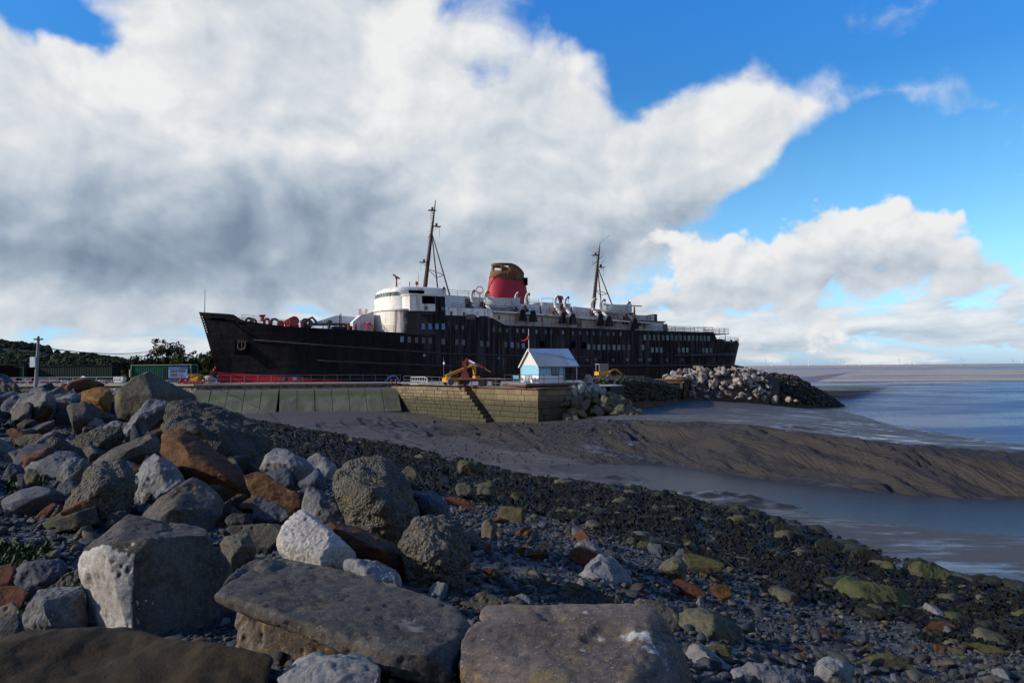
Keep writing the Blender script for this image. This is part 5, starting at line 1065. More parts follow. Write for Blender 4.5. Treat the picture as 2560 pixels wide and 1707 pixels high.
MB().box((-0.1, -0.0, 1.3), (0.1, 0.5, 1.2)).build('notice_board', plain('cream_board', (0.6, 0.6, 0.5), 0.6), GC)
MB().box((5.6, -0.05, 1.1), (0.9, 0.05, 1.9)).build('door', M_DG, GC)
sx0, sx1 = 421, 469; A = at(sx0, 953, 118.8); B_ = at(sx1, 916, 118.8); sw, sh = float(B_[0] - A[0]), float(B_[2] - at(sx0, 947, 118.8)[2])
SG = thing('display_board', 'blue and white display board with three pictures on the green container', 'sign', (float(A[0]), float(A[1]) - 0.02, float(B_[2] - sh)))
MB().box((sw / 2, 0, sh / 2), (sw, 0.05, sh)).build('panel', plain('board_pale_blue', (0.13, 0.22, 0.38), 0.5, var=0.05), SG)
MB().box((sw / 2, -0.03, sh * 0.90), (sw, 0.02, sh * 0.20)).build('heading_band', plain('board_blue', (0.008, 0.065, 0.30), 0.5, var=0.05), SG); MB().box((sw / 2, -0.03, sh * 0.06), (sw, 0.02, sh * 0.12)).build('footer_band', bpy.data.materials['board_blue'], SG)
M_PIC = plain('picture_print', (0.06, 0.06, 0.075), 0.5, var=0.9, scale=6)
for x, z in ((0.29, 0.63), (0.70, 0.64), (0.29, 0.32)): MB().box((sw * x, -0.035, sh * z), (sw * 0.36, 0.02, sh * 0.24)).build('picture', M_PIC, SG)
q = MB(); rs = random.Random(2)
def wordbar(m, x0, z, lens, h_, w_):        # illegible in the photograph: letter-sized strokes
    x = x0
    for n_ in lens:
        for _ in range(n_): m.box((x, -0.045, z), (w_ * 0.55, 0.01, h_)); m.box((x + w_ * 0.3, -0.045, z + h_ * 0.3 * rs.choice((-1, 0, 1))), (w_ * 0.35, 0.01, h_ * 0.3)); x += w_
        x += w_ * 0.9
wordbar(q, sw * 0.05, sh * 0.91, (5, 2, 9), 0.17, 0.105)
q.build('heading_lettering', plain('board_white', (0.16, 0.28, 0.50), 0.5), SG); q = MB()
for k in range(4): wordbar(q, sw * 0.54, sh * (0.42 - k * 0.06), (4, 6, 3), 0.035, 0.05)
q.build('text_lines', plain('board_grey', (0.09, 0.16, 0.34), 0.5), SG)
ben = plain('bench_blue_grey', (0.11, 0.13, 0.20), 0.6); benr = plain('bench_red_frame', (0.34, 0.02, 0.025), 0.6)
for k, (px, lab) in enumerate(((4, 'red framed bench cut by the left edge of the picture'), (24, 'red framed bench with a blue grey back, second from the left edge'), (64, 'red framed bench with a blue grey back just left of the leaning pole'), (106, 'red framed bench with a blue grey back just right of the leaning pole'), (131, 'red framed bench with a blue grey back nearest the white legged tables'))):
    bench(lab, at(px, 961, 117.5), 0.0, ben, 1.4, benr, 'red benches in the yard')
wh = plain('trestle_white', (0.55, 0.60, 0.68), 0.6)
for px, lab in ((160, 'white legged table nearest the red benches'), (191, 'white legged table left of the blue crate'), (223, 'white legged table right of the blue crate'), (254, 'white legged table nearest the white boat hull')):
    r = thing('picnic_table', lab, 'table', tuple(at(px, 960, 118.5)), 0.0, 'white legged tables in the yard'); MB().box((0, 0, 0.76), (1.9, 0.8, 0.06)).build('tabletop', M_DARK, r)
    for x in (-0.3, 0.3):
        q = MB(); q.bar((x * 0.4, -0.3, 0.0), (x, -0.25, 0.74), 0.16); q.bar((x * 0.4, 0.3, 0), (x, 0.25, 0.74), 0.12); q.build('leg', wh, r)
o = MB().torus((0, 0, 0.35), (0.2, 1, 0), 0.38, 0.12, 20, 8).build('lifebuoy', wh, None, smooth=True); o.location = tuple(at(208, 953, 117)); tag(o, 'pale lifebuoy standing on the yard above the blue crate', 'lifebuoy')
CRT = thing('crate', 'bright blue plastic crate on the edge of the yard', 'crate', tuple(at(201, 961, 115.6))); q = MB(); blu = plain('blue_plastic', (0.01, 0.05, 0.48), 0.4)
for x, y, sx, sy in ((0, -0.3, 0.9, 0.05), (0, 0.3, 0.9, 0.05), (-0.43, 0, 0.05, 0.6), (0.43, 0, 0.05, 0.6)): q.box((x, y, 0.2), (sx, sy, 0.38))
q.box((0, 0, 0.03), (0.85, 0.6, 0.05)); q.build('tub', blu, CRT); q = MB(); q.tube([(-0.46, -0.33, 0.39), (0.46, -0.33, 0.39), (0.46, 0.33, 0.39), (-0.46, 0.33, 0.39), (-0.46, -0.33, 0.39)], 0.035, 5); q.build('rim', blu, CRT)
WB = thing('dinghy', 'small white hull with three round holes beside the bright green container', 'dinghy', tuple(at(287, 957, 117))); q = MB(); q.prism([(0.15, 0), (1.35, 0), (1.62, 0.55), (1.6, 0.95), (0.0, 0.98), (0.0, 0.5)], 'y', -0.5, 0.5); q.build('hull', plain('off_white_gel', (0.60, 0.60, 0.54), 0.5), WB, bevel=0.06)
for x in (0.2, 0.6, 1.0): MB().cyl((x, -0.47, 0.5), (x, -0.53, 0.5), 0.08, n=12).build('porthole', M_BLACKHOLE, WB)
MB().box((0.75, 0, 1.0), (1.5, 0.8, 0.06)).build('deck', M_COPING, WB)
for px, c, lab in ((172, (0.55, 0.55, 0.5), 'small white bucket on the yard left of the blue crate'), (181, (0.4, 0.42, 0.45), 'small grey bucket on the yard next to the white bucket'), (266, (0.3, 0.03, 0.03), 'small dark red pot on the yard by the stone wall')):
    o = MB().lathe([(0.14, 0), (0.2, 0.42), (0.21, 0.45), (0.17, 0.44), (0.12, 0.05)], n=12).build('bucket', plain('bucket_' + str(px), c, 0.5), None); o.location = tuple(at(px, 961, 115.5)); tag(o, lab, 'bucket')
PL = thing('utility_pole', 'tall grey pole leaning at the edge of the rocks with a white box on it', 'pole', tuple(at(86, 1006, 62))); tp = at(96, 848, 62) - at(86, 1006, 62)
MB().cyl((0, 0, -0.6), tuple(tp), 0.15, 0.11, n=10).build('pole', plain('weathered_pole', (0.20, 0.20, 0.21), 0.8, var=0.3), PL, smooth=True); q = MB(); q.box(tuple(tp), (0.62, 0.3, 0.12)); q.cyl(tuple(tp), tuple(tp + (0, 0, 0.25)), 0.09); q.build('crosspiece', M_DARK, PL); MB().box(tuple(tp * 0.64 + (-0.2, -0.15, 0)), (0.42, 0.3, 0.85)).build('meter_box', plain('box_white', (0.6, 0.62, 0.64), 0.5), PL)
c0, c1 = at(97, 868, 62), at(420, 868, 150); cb_ = []
for a in np.linspace(0, 1, 24): p = c0 + (c1 - c0) * a; cb_.append(tuple(p - (0, 0, 0.9 * 4 * a * (1 - a)) - c0))
o = MB().tube(cb_, 0.045, 5).build('overhead_cable', M_DARK, None); o.location = tuple(c0); tag(o, 'thin overhead cable running from the leaning pole to the trees', 'cable')
# red anchor, chain, skip, rope by the bow
AN = thing('ship_anchor', 'large red painted anchor lying on the yard before the bow', 'anchor', tuple(at(466, 957, 113)), R(10)); q = MB(); q.bar((-0.8, 0, 0.35), (1.6, 0.3, 1.15), 0.22); q.build('shank', M_RED, AN); q = MB(); q.tube([(-1.2, -0.3, 0.1), (-0.9, -0.2, 0.1), (-0.7, -0.1, 0.9), (-0.62, 0, 1.35)], [0.2, 0.22, 0.14, 0.04], 6); q.tube([(-0.1, 0.4, 0.2), (-0.15, 0.5, 0.3), (0.15, 0.5, 1.0), (0.28, 0.5, 1.4)], [0.2, 0.22, 0.14, 0.04], 6); q.bar((-1.1, -0.2, 0.15), (-0.1, 0.5, 0.2), 0.3); q.build('fluke', M_RED, AN)
ch = MB(); c0, c1 = at(460, 957, 112.5), np.array(ship_pt(2.6, 0.5, 3.0)); k0 = at(505, 957, 113)
path = [c0 + (k0 - c0) * a for a in np.linspace(0, 1, 12)] + [k0 + (c1 - k0) * a - (0, 0, 0.35 * 4 * a * (1 - a)) for a in np.linspace(0.08, 1, 16)]
for i, p in enumerate(path): dd = path[min(i + 1, len(path) - 1)] - path[max(0, i - 1)]; ch.torus(tuple(p - c0), tuple(np.cross(dd, (0, 0, 1)) if i % 2 else (0.1, 0.1, 1)), 0.24, 0.075, 10, 5)
o = ch.build('anchor_chain', M_RED, None); o.location = tuple(c0); tag(o, 'thick red anchor chain rising from the yard to the bow', 'chain')
SK = thing('skip', 'small yellow waste skip in the shadow of the bow', 'skip', tuple(at(481, 953, 119))); q = MB(); q.prism([(0.0, 0), (1.0, 0), (1.25, 1.1), (-0.15, 1.1)], 'y', -0.7, 0.7); q.build('body', plain('skip_yellow', (0.42, 0.27, 0.01), 0.6), SK); q = MB(); q.tube([(-0.18, -0.74, 1.12), (1.28, -0.74, 1.12), (1.28, 0.74, 1.12), (-0.18, 0.74, 1.12), (-0.18, -0.74, 1.12)], 0.05, 5); q.build('rim', plain('skip_rim', (0.34, 0.2, 0.01), 0.6), SK)
q = MB(); rs = random.Random(6)
for k in range(9): q.torus((0.0 + 0.45 * rs.uniform(-1.5, 1.5), rs.uniform(-0.4, 0.4), 0.12 + 0.1 * k), (rs.uniform(-0.2, 0.2), rs.uniform(-0.2, 0.2), 1), rs.uniform(0.5, 0.8), 0.10, 16, 6)
o = q.build('rope_coil', plain('pale_rope', (0.34, 0.32, 0.28), 0.9), None); o.location = tuple(at(521, 957, 116)); tag(o, 'heap of pale coiled rope under the bow', 'rope')

# trees, hedge and hills
def leaf_mat(name, c1, c2):
    m, b, bs = new_mat(name); P = coords(b); r = b.n('ShaderNodeNewGeometry').outputs['Random Per Island']; n = b.noise(P, 0.35, 3)
    b.put(bs.inputs['Base Color'], b.mix(b.mad(n, 0.7, b.mul(r, 0.4)), c1, c2)); bs.inputs['Roughness'].default_value = 0.7; bs.inputs['Specular IOR Level'].default_value = 0.2; return m
def leaves(centers, radii, n, size, sq=1.0, seed=0):
    r = np.random.default_rng(seed); k = r.choice(len(centers), n, p=radii ** 2 / (radii ** 2).sum()); d = r.normal(size=(n, 3)); d /= np.linalg.norm(d, axis=1)[:, None]
    c = centers[k] + d * (radii[k] * r.uniform(0.45, 1.05, n) ** 0.6)[:, None] * (1, 1, sq); a = r.normal(size=(n, 3)); a /= np.linalg.norm(a, axis=1)[:, None]; b_ = np.cross(a, r.normal(size=(n, 3))); b_ /= np.linalg.norm(b_, axis=1)[:, None]
    s = size * r.uniform(0.6, 1.5, n)[:, None]; V = np.stack([c + a * s, c + b_ * s * 0.6, c - a * s, c - b_ * s * 0.6], 1).reshape(-1, 3); return V, np.arange(4 * n).reshape(-1, 4)
M_BARK = plain('bark', (0.045, 0.036, 0.028), 0.9, var=0.4)
def tree(label, base, H, spread, mat, n, size, seed, open_=0.5, low=0.25, clump=0.17, nb=16):
    r = thing('tree', label, 'tree', tuple(base)); rs = np.random.default_rng(seed); t = MB(); t.tube([(0, 0, -0.3), (0.1, 0, H * 0.2), (-0.1, 0.1, H * 0.45)], [H * 0.028, H * 0.022, H * 0.014], 8); ends = []
    for i in range(nb):
        a = rs.uniform(0, 6.28); h0 = H * rs.uniform(0.10, 0.42); e = np.array([math.cos(a) * spread * rs.uniform(0.25, 1), math.sin(a) * spread * rs.uniform(0.25, 1), H * rs.uniform(low + 0.1, 0.92)]); e[2] = min(e[2], H * (1.0 - 0.45 * (np.hypot(e[0], e[1]) / spread) ** 2)); mid = e * 0.5 + (0, 0, h0 * 0.5 + H * 0.06); t.tube([(0, 0, h0), tuple(mid), tuple(e)], [H * 0.012, H * 0.007, H * 0.002], 5); ends += [e, mid * 0.4 + e * 0.6 + rs.normal(size=3) * H * 0.06]
        for _ in range(2): ends.append(e + rs.normal(size=3) * (H * 0.09, H * 0.09, H * 0.07)); t.tube([tuple(mid * 0.4 + e * 0.6), tuple(ends[-1])], [H * 0.004, H * 0.0015], 4)
    t.build('trunk', M_BARK, r); C = np.array(ends); rad = rs.uniform(0.5, 1.1, len(C)) * H * clump; V, Q = leaves(C, rad, n, size, 0.8, seed); link('crown', mesh_np('crown', V, Q, mat), r); return r
L_BROWN = leaf_mat('autumn_leaves', (0.018, 0.018, 0.008), (0.062, 0.052, 0.020)); L_GREEN = leaf_mat('green_leaves', (0.016, 0.028, 0.005), (0.062, 0.085, 0.012)); L_DARK = leaf_mat('dark_hedge_leaves', (0.006, 0.008, 0.003), (0.022, 0.026, 0.008))
gz = 0.6
def gpt(px, D): p = at(px, 930, D); return np.array([p[0], p[1], gz])
tree('thin brown leaved tree rising behind the display board', gpt(424, 138), 8.0, 4.6, L_BROWN, 3800, 0.17, 3, clump=0.085, nb=26)
tree('full green tree beside the bow of the ship', gpt(497, 134), 6.2, 4.3, L_GREEN, 7500, 0.17, 5, clump=0.16, low=0.05, nb=20)
def hedge(label, px0, px1, D, h0, h1, n, seed, mat):
    rs = np.random.default_rng(seed); k = int((px1 - px0) / 7) + 2; C = []
    for i in range(k):
        px = px0 + (px1 - px0) * i / (k - 1); p = gpt(px, D + rs.uniform(-1.5, 1.5)); hh = rs.uniform(h0, h1)
        for z in np.arange(0.5, hh, 0.9): C.append(p + (rs.normal() * 0.4, rs.normal() * 0.6, z))
    C = np.array(C); O = C[0].copy(); V, Q = leaves(C - O, rs.uniform(0.6, 1.1, len(C)), n, 0.2, 1.0, seed); return tag(link('hedge', mesh_np('hedge', V, Q, mat), None, tuple(O)), label, 'hedge')
hedge('dark hedge behind the two dark green containers', -200, 300, 141, 3.2, 4.4, 15000, 1, L_DARK); hedge('dark hedge between the bright green container and the bow', 300, 555, 136, 3.2, 4.7, 12000, 2, L_DARK)
# hills: a wooded ridge and lower tree-dotted land behind
def ridge_mat():
    m, b, bs = new_mat('wooded_hill'); P = coords(b); n = b.noise(P, 0.02, 6, 0.65); v = b.voro(P, 0.11, 'F1', 1.0); x, y, z = b.sep(P)
    c = b.mix(v, (0.016, 0.023, 0.017), (0.005, 0.008, 0.009)); c = b.mix(b.mul(b.step(n, 0.52, 0.60), 0.8), c, (0.030, 0.042, 0.022)); b.put(bs.inputs['Base Color'], c); bs.inputs['Roughness'].default_value = 0.9; bs.inputs['Specular IOR Level'].default_value = 0.1; return m
HILL = []
def ridge(prof, D, name, rough, seed):
    px = np.arange(-700, prof[-1][0] + 1, 1.5); py = np.interp(px, [p[0] for p in prof], [p[1] for p in prof]); top = np.array([at(a, c, D) for a, c in zip(px, py)]); n_ = len(px); rows = []
    for k, (dy, f) in enumerate([(-0.42, 0.0), (-0.36, 0.14), (-0.30, 0.30), (-0.24, 0.46), (-0.18, 0.62), (-0.12, 0.77), (-0.06, 0.90), (0, 1.0), (0.06, 0.98), (0.16, 0.8), (0.4, 0)]):
        r = top.copy(); r[:, 1] += dy * D; r[:, 0] *= (1 + dy); r[:, 2] = top[:, 2] * f + 0.3; nn = fbm(np.column_stack([px * 0.09 * D / 2000, np.full(n_, k * 0.8 + seed), np.zeros(n_)]), 4, 0.6); r[:, 2] = np.maximum(0.2, r[:, 2] + nn * rough * (1 if f > 0 else 0)); rows.append(r)
    HILL.append((np.array(rows), px, D)); V = np.concatenate(rows); I = np.arange(n_ - 1); Q = np.concatenate([np.stack([k * n_ + I, k * n_ + I + 1, (k + 1) * n_ + I + 1, (k + 1) * n_ + I], 1) for k in range(len(rows) - 1)]); return tag(link(name, mesh_np(name, V, Q, M_RIDGE, True)), kind='structure')
M_RIDGE = ridge_mat()
ridge([(-700, 838), (-200, 848), (0, 856), (60, 863), (100, 870), (118, 876), (121, 892), (170, 905), (250, 930)], 2100, 'hills', 3.0, 1)
ridge([(-700, 885), (0, 890), (110, 896), (160, 890), (210, 889), (250, 896), (300, 901), (340, 912), (420, 928)], 1300, 'hills', 3.0, 4)

# offshore wind turbines
M_TW = plain('turbine_white', (0.75, 0.75, 0.74), 0.5, var=0.02); M_TG = plain('turbine_grey', (0.34, 0.40, 0.46), 0.6, var=0.02)
def turbine(px, ytop, D, white, rot, label):
    b_ = at_z(px, 914, -6.6) ; b_ = at(px, 914, D); b_[2] = -6.6; hub = at(px, ytop, D)[2]; H_ = hub + 6.6
    r = thing('wind_turbine', label, 'wind turbine', tuple(b_), rot * 0.3, 'wind turbines on the horizon'); mt = M_TW if white else M_TG
    MB().cyl((0, 0, 0), (0, 0, H_), 3.6, 2.4, n=8).build('tower', mt, r); MB().box((0, 1, H_), (5, 11, 5)).build('nacelle', mt, r)
    for k in range(3):
        a = rot + k * 2.0944; MB()._add([(-1.8, -5, H_), (1.8, -5, H_), (math.sin(a) * 42 + 0.6, -5, H_ + math.cos(a) * 42), (math.sin(a) * 42 - 0.6, -5, H_ + math.cos(a) * 42), (-1.8, -4, H_), (1.8, -4, H_), (math.sin(a) * 42 + 0.6, -4.5, H_ + math.cos(a) * 42), (math.sin(a) * 42 - 0.6, -4.5, H_ + math.cos(a) * 42)], [(0, 1, 2, 3), (4, 7, 6, 5), (0, 3, 7, 4), (1, 5, 6, 2)]).build('blade', mt, r)
TW = [(1914, 902, 0, 'grey wind turbine nearest the stern of the ship'), (1929, 904, 1, 'white wind turbine nearest the stern of the ship'), (1976, 903, 0, 'grey wind turbine standing alone between two white ones'), (2022, 903, 1, 'short white wind turbine standing alone above the rubble point'), (2089, 902, 0, 'leftmost grey wind turbine of the close group of three'), (2102, 902, 0, 'middle grey wind turbine of the close group of three'), (2109, 904, 0, 'rightmost grey wind turbine of the close group of three'), (2149, 903, 1, 'white wind turbine standing alone right of the close group of three'), (2243, 901, 1, 'white wind turbine beside a taller grey one'), (2248, 899, 0, 'tall grey wind turbine beside a white one'), (2274, 901, 1, 'left one of a pair of white wind turbines'), (2287, 901, 1, 'right one of a pair of white wind turbines'), (2402, 898, 0, 'left one of a close pair of grey wind turbines'), (2409, 899, 0, 'right one of a close pair of grey wind turbines'), (2532, 899, 0, 'faint grey wind turbine near the right edge'), (2554, 899, 1, 'white wind turbine at the right edge of the sea')]
for k, (px, yt, wv, lab) in enumerate(TW): turbine(px, yt - 1, 10500 + 600 * (k % 3), wv, 0.7 * k, lab)
# ------------------------------------------------------------------ rocks of the foreshore
def rock_mat(name, c1, c2, speck=0.5, lich=0.0, moss=0.0, rough=0.85, scale=1.0, bmp=0.6, peb=False, band=0.0, white=0.0, mosscol=((0.030, 0.034, 0.010), (0.085, 0.090, 0.022))):
    c1 = tuple(v * 0.60 for v in c1); c2 = tuple(v * 0.68 for v in c2)
    m, b, bs = new_mat(name); P = coords(b); oi = b.n('ShaderNodeObjectInfo'); P = b.vm('ADD', P, b.vm('SCALE', b.vec(oi.outputs['Random'], 0.3, 0.7))); P.node.inputs[1].links[0].from_node.inputs['Scale'].default_value = 40
    n = b.noise(P, 1.6 * scale, 10, 0.66); f = b.noise(P, 16 * scale, 6, 0.7); g = b.noise(P, 55 * scale, 3, 0.6)
    c = b.mix(b.step(b.mad(f, 0.45, b.mul(n, 0.6)), 0.36, 0.70), c1, c2)
    c = b.mix(b.mul(b.step(g, 0.60, 0.72), speck), c, tuple(min(1, x * 2.3 + 0.02) for x in c2)); c = b.mix(b.mul(b.step(g, 0.40, 0.30), speck), c, tuple(x * 0.35 for x in c1))
    h = b.add(b.mul(f, 0.6), b.mul(g, 0.25)); h = b.mad(n, 1.2, h)
    if peb:
        v = b.voro(P, 24 * scale, 'F1', 0.0); vc = b.voro(P, 24 * scale, 'F1', 0.0, out='Color'); c = b.mix(b.mul(b.step(v, 0.62, 0.2), 0.75), c, b.mix(b.sep(vc)[0], tuple(x * 0.45 for x in c1), tuple(x * 1.5 for x in c2))); h = b.mad(v, -1.4, h)
    if band:
        w = b.noise(b.vm('MULTIPLY', P, (1.2, 1.2, 11)), 1.0, 5, 0.6, 0.4); c = b.mix(b.mul(b.step(w, 0.5, 0.68), band), c, tuple(x * 0.4 for x in c1)); h = b.mad(w, 1.0, h)
    if white: c = b.mix(b.mul(b.step(b.noise(P, 2.3, 9, 0.7), 0.60, 0.68), white), c, (0.46, 0.45, 0.43))
    N = b.n('ShaderNodeNewGeometry').outputs['Normal']; nz = b.sep(N)[2]
    if moss: c = b.mix(b.mul(b.step(b.mad(nz, 0.35, n), 0.50, 0.78), moss), c, b.mix(f, *mosscol))
    if lich:
        lv = b.voro(b.vm('ADD', P, b.vm('SCALE', b.vm('SUBTRACT', b.noise(P, 9, 3, 0.5, col=True), (0.5, 0.5, 0.5)))), 7.0, 'F1', 0.0); lm = b.mul(b.step(lv, 0.20, 0.13), b.step(b.noise(P, 1.1, 3), 0.50, 0.58)); c = b.mix(b.mul(lm, lich), c, b.mix(g, (0.34, 0.13, 0.012), (0.20, 0.09, 0.015)))
        ym = b.mul(b.step(b.mad(f, 0.5, b.noise(P, 2.0, 5, 0.6)), 0.80, 0.92), lich * 0.7); c = b.mix(ym, c, (0.17, 0.12, 0.018))
    b.put(bs.inputs['Base Color'], c); bs.inputs['Roughness'].default_value = rough; bs.inputs['Specular IOR Level'].default_value = 0.22
    bump(b, bs, h, bmp, 0.03); return m
RM = {
    'conc': rock_mat('weathered_concrete', (0.042, 0.038, 0.033), (0.135, 0.119, 0.103), 0.75, 0.25, white=0.25),
    'concl': rock_mat('lichened_concrete', (0.045, 0.042, 0.034), (0.130, 0.120, 0.098), 0.8, 0.9, 0.15),
    'pale': rock_mat('fresh_broken_concrete', (0.31, 0.285, 0.255), (0.57, 0.54, 0.50), 0.55, bmp=0.8),
    'pink': rock_mat('pinkish_concrete', (0.080, 0.064, 0.052), (0.205, 0.160, 0.130), 0.8, 0.7, white=0.9),
    'rub': rock_mat('broken_pale_concrete', (0.25, 0.205, 0.175), (0.54, 0.475, 0.425), 0.5, bmp=0.7), 'rubb': rock_mat('earthy_concrete', (0.15, 0.11, 0.085), (0.40, 0.32, 0.26), 0.5, bmp=0.7), 'bigpale': rock_mat('pale_armour_stone', (0.26, 0.25, 0.23), (0.52, 0.50, 0.46), 0.35, bmp=0.5), 'bigtan': rock_mat('stained_armour_stone', (0.10, 0.088, 0.062), (0.26, 0.225, 0.165), 0.35, 0, 0.35, bmp=0.5),
    'lime': rock_mat('grey_limestone', (0.085, 0.088, 0.096), (0.215, 0.217, 0.225), 0.3, 0.1, white=0.3, bmp=0.45),
    'limew': rock_mat('white_limestone', (0.115, 0.117, 0.122), (0.275, 0.272, 0.268), 0.35, white=0.25, bmp=0.5),
    'limey': rock_mat('lichened_limestone', (0.080, 0.082, 0.086), (0.195, 0.193, 0.188), 0.35, 1.0, bmp=0.5),
    'blue': rock_mat('blue_grey_stone', (0.034, 0.040, 0.052), (0.095, 0.105, 0.125), 0.25, white=0.2, bmp=0.4),
    'dark': rock_mat('dark_grey_stone', (0.020, 0.021, 0.023), (0.062, 0.062, 0.064), 0.35, 0.1),
    'cong': rock_mat('pebbly_concrete', (0.050, 0.048, 0.040), (0.135, 0.128, 0.108), 0.4, 0.5, peb=True, bmp=0.9),
    'conga': rock_mat('dark_pebbly_concrete', (0.034, 0.033, 0.028), (0.098, 0.093, 0.080), 0.4, 0.5, peb=True, bmp=0.9),
    'red': rock_mat('red_sandstone', (0.060, 0.020, 0.010), (0.165, 0.056, 0.028), 0.3, 0.15, band=0.35, bmp=0.45),
    'brown': rock_mat('brown_sandstone', (0.050, 0.020, 0.009), (0.150, 0.066, 0.026), 0.3, 0.3, band=0.25, bmp=0.5),
    'orange': rock_mat('orange_lichened_sandstone', (0.11, 0.048, 0.014), (0.26, 0.125, 0.030), 0.3, 0.9, bmp=0.45),
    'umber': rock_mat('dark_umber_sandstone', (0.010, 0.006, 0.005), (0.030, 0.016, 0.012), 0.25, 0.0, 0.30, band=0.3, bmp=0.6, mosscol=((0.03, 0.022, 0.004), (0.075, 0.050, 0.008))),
    'olive': rock_mat('olive_algae_stone', (0.050, 0.042, 0.024), (0.125, 0.104, 0.058), 0.35, 0.0, 0.75, band=0.45, bmp=0.5),
    'moss': rock_mat('green_algae_stone', (0.050, 0.048, 0.030), (0.130, 0.120, 0.075), 0.35, 0.0, 0.8, bmp=0.5, mosscol=((0.024, 0.030, 0.006), (0.062, 0.070, 0.012))),
    'tan': rock_mat('tan_shore_stone', (0.055, 0.048, 0.038), (0.150, 0.132, 0.104), 0.35, 0.0, 0.35, bmp=0.5),
    'weed': rock_mat('weed_black_stone', (0.006, 0.007, 0.004), (0.022, 0.022, 0.011), 0.2, 0.0, 0.3, rough=0.55, bmp=1.0, mosscol=((0.016, 0.018, 0.005), (0.045, 0.045, 0.012))),
}
ZW = {'A': (0, 900, .30612), 'B': (0, 1300, .30612), 'C': (500, 1100, .30612), 'D': (640, 1300, .30612), 'E': (1100, 1227, .30612), 'F': (1800, 1227, .32313), 'S': (0, 0, 1.0)}
def hullmesh(P):
    bm = bmesh.new(); [bm.verts.new(p) for p in P]; r = bmesh.ops.convex_hull(bm, input=bm.verts)
    bmesh.ops.delete(bm, geom=[g for g in r['geom_interior'] if isinstance(g, bmesh.types.BMVert)], context='VERTS')
    me = bpy.data.meshes.new('rock'); bm.to_mesh(me); bm.free(); return me
PENDING = []
def rock(name, label, kind, win, D, outline, ridge=(), T=None, cat='boulder', rough=1.0, tilt=0.55, group=None, res=1.0, origin=None, low=True):
    """outline and ridge corners as seen, each (x, y[, extra distance]); the hull gets real depth T behind and its own floor"""
    ox, oy, k = ZW[win]; pts = [(ox + p[0] * k, oy + p[1] * k, (p[2] if len(p) > 2 else None)) for p in outline]; ys = [p[1] for p in pts]; y1, y0 = max(ys), min(ys); hgt = (y1 - y0) * D / F
    wid = (max(p[0] for p in pts) - min(p[0] for p in pts)) * D / F; T = T or 0.75 * max(0.6 * wid, hgt)
    W = []
    for px, py, dd in pts:
        dd = dd if dd is not None else tilt * hgt * ((y1 - py) / max(1e-3, y1 - y0)) ; p = at(px, py, D + dd); W.append(p)
    cen = np.mean(W, 0); back = []
    for p in W:
        d = (p - CAM) / np.linalg.norm(p - CAM); q = p + d * T; q = q + (cen + d * T - q) * 0.22; q[2] -= 0.10 * T; back.append(q)
    low = [np.array([p[0], p[1], p[2] - 0.25 * hgt]) + (np.array([cen[0], cen[1], 0]) - np.array([p[0], p[1], 0])) * 0.12 for p in W if p[2] < cen[2] and low]
    R_ = [at(ox + p[0] * k, oy + p[1] * k, D + (p[2] if len(p) > 2 else -0.12 * wid)) for p in ridge]
    PENDING.append(dict(name=name, label=label, cat=cat, kind=kind, P=np.array(W + back + low + R_), rough=rough, res=res, group=group, D=D))
def finish_rocks():
    todo = []
    for d in PENDING:
        P = d['P']; c = P.mean(0); me = hullmesh(P - c); ext = (P.max(0) - P.min(0)); size = float(np.sort(ext)[1:].mean()); d['size'] = size; d['c'] = c
        o = link(d['name'], me, None, tuple(c)); vx = max(size / (95 * d['res']), 0.0011 * d['D']); m = o.modifiers.new('r', 'REMESH'); m.mode = 'VOXEL'; m.voxel_size = vx; d['o'] = o; d['vx'] = vx; todo.append(d)
    dg = bpy.context.evaluated_depsgraph_get(); dg.update()
    for i, d in enumerate(todo):
        o = d['o']; me = bpy.data.meshes.new_from_object(o.evaluated_get(dg)); o.modifiers.clear(); old = o.data; o.data = me; bpy.data.meshes.remove(old)
        shape_rock(me, d['kind'], d['size'], d['rough'], i, d['vx']); me.materials.append(RM[d['kind']]); me.name = d['name']; tag(o, d['label'], d['cat'], d['group'])
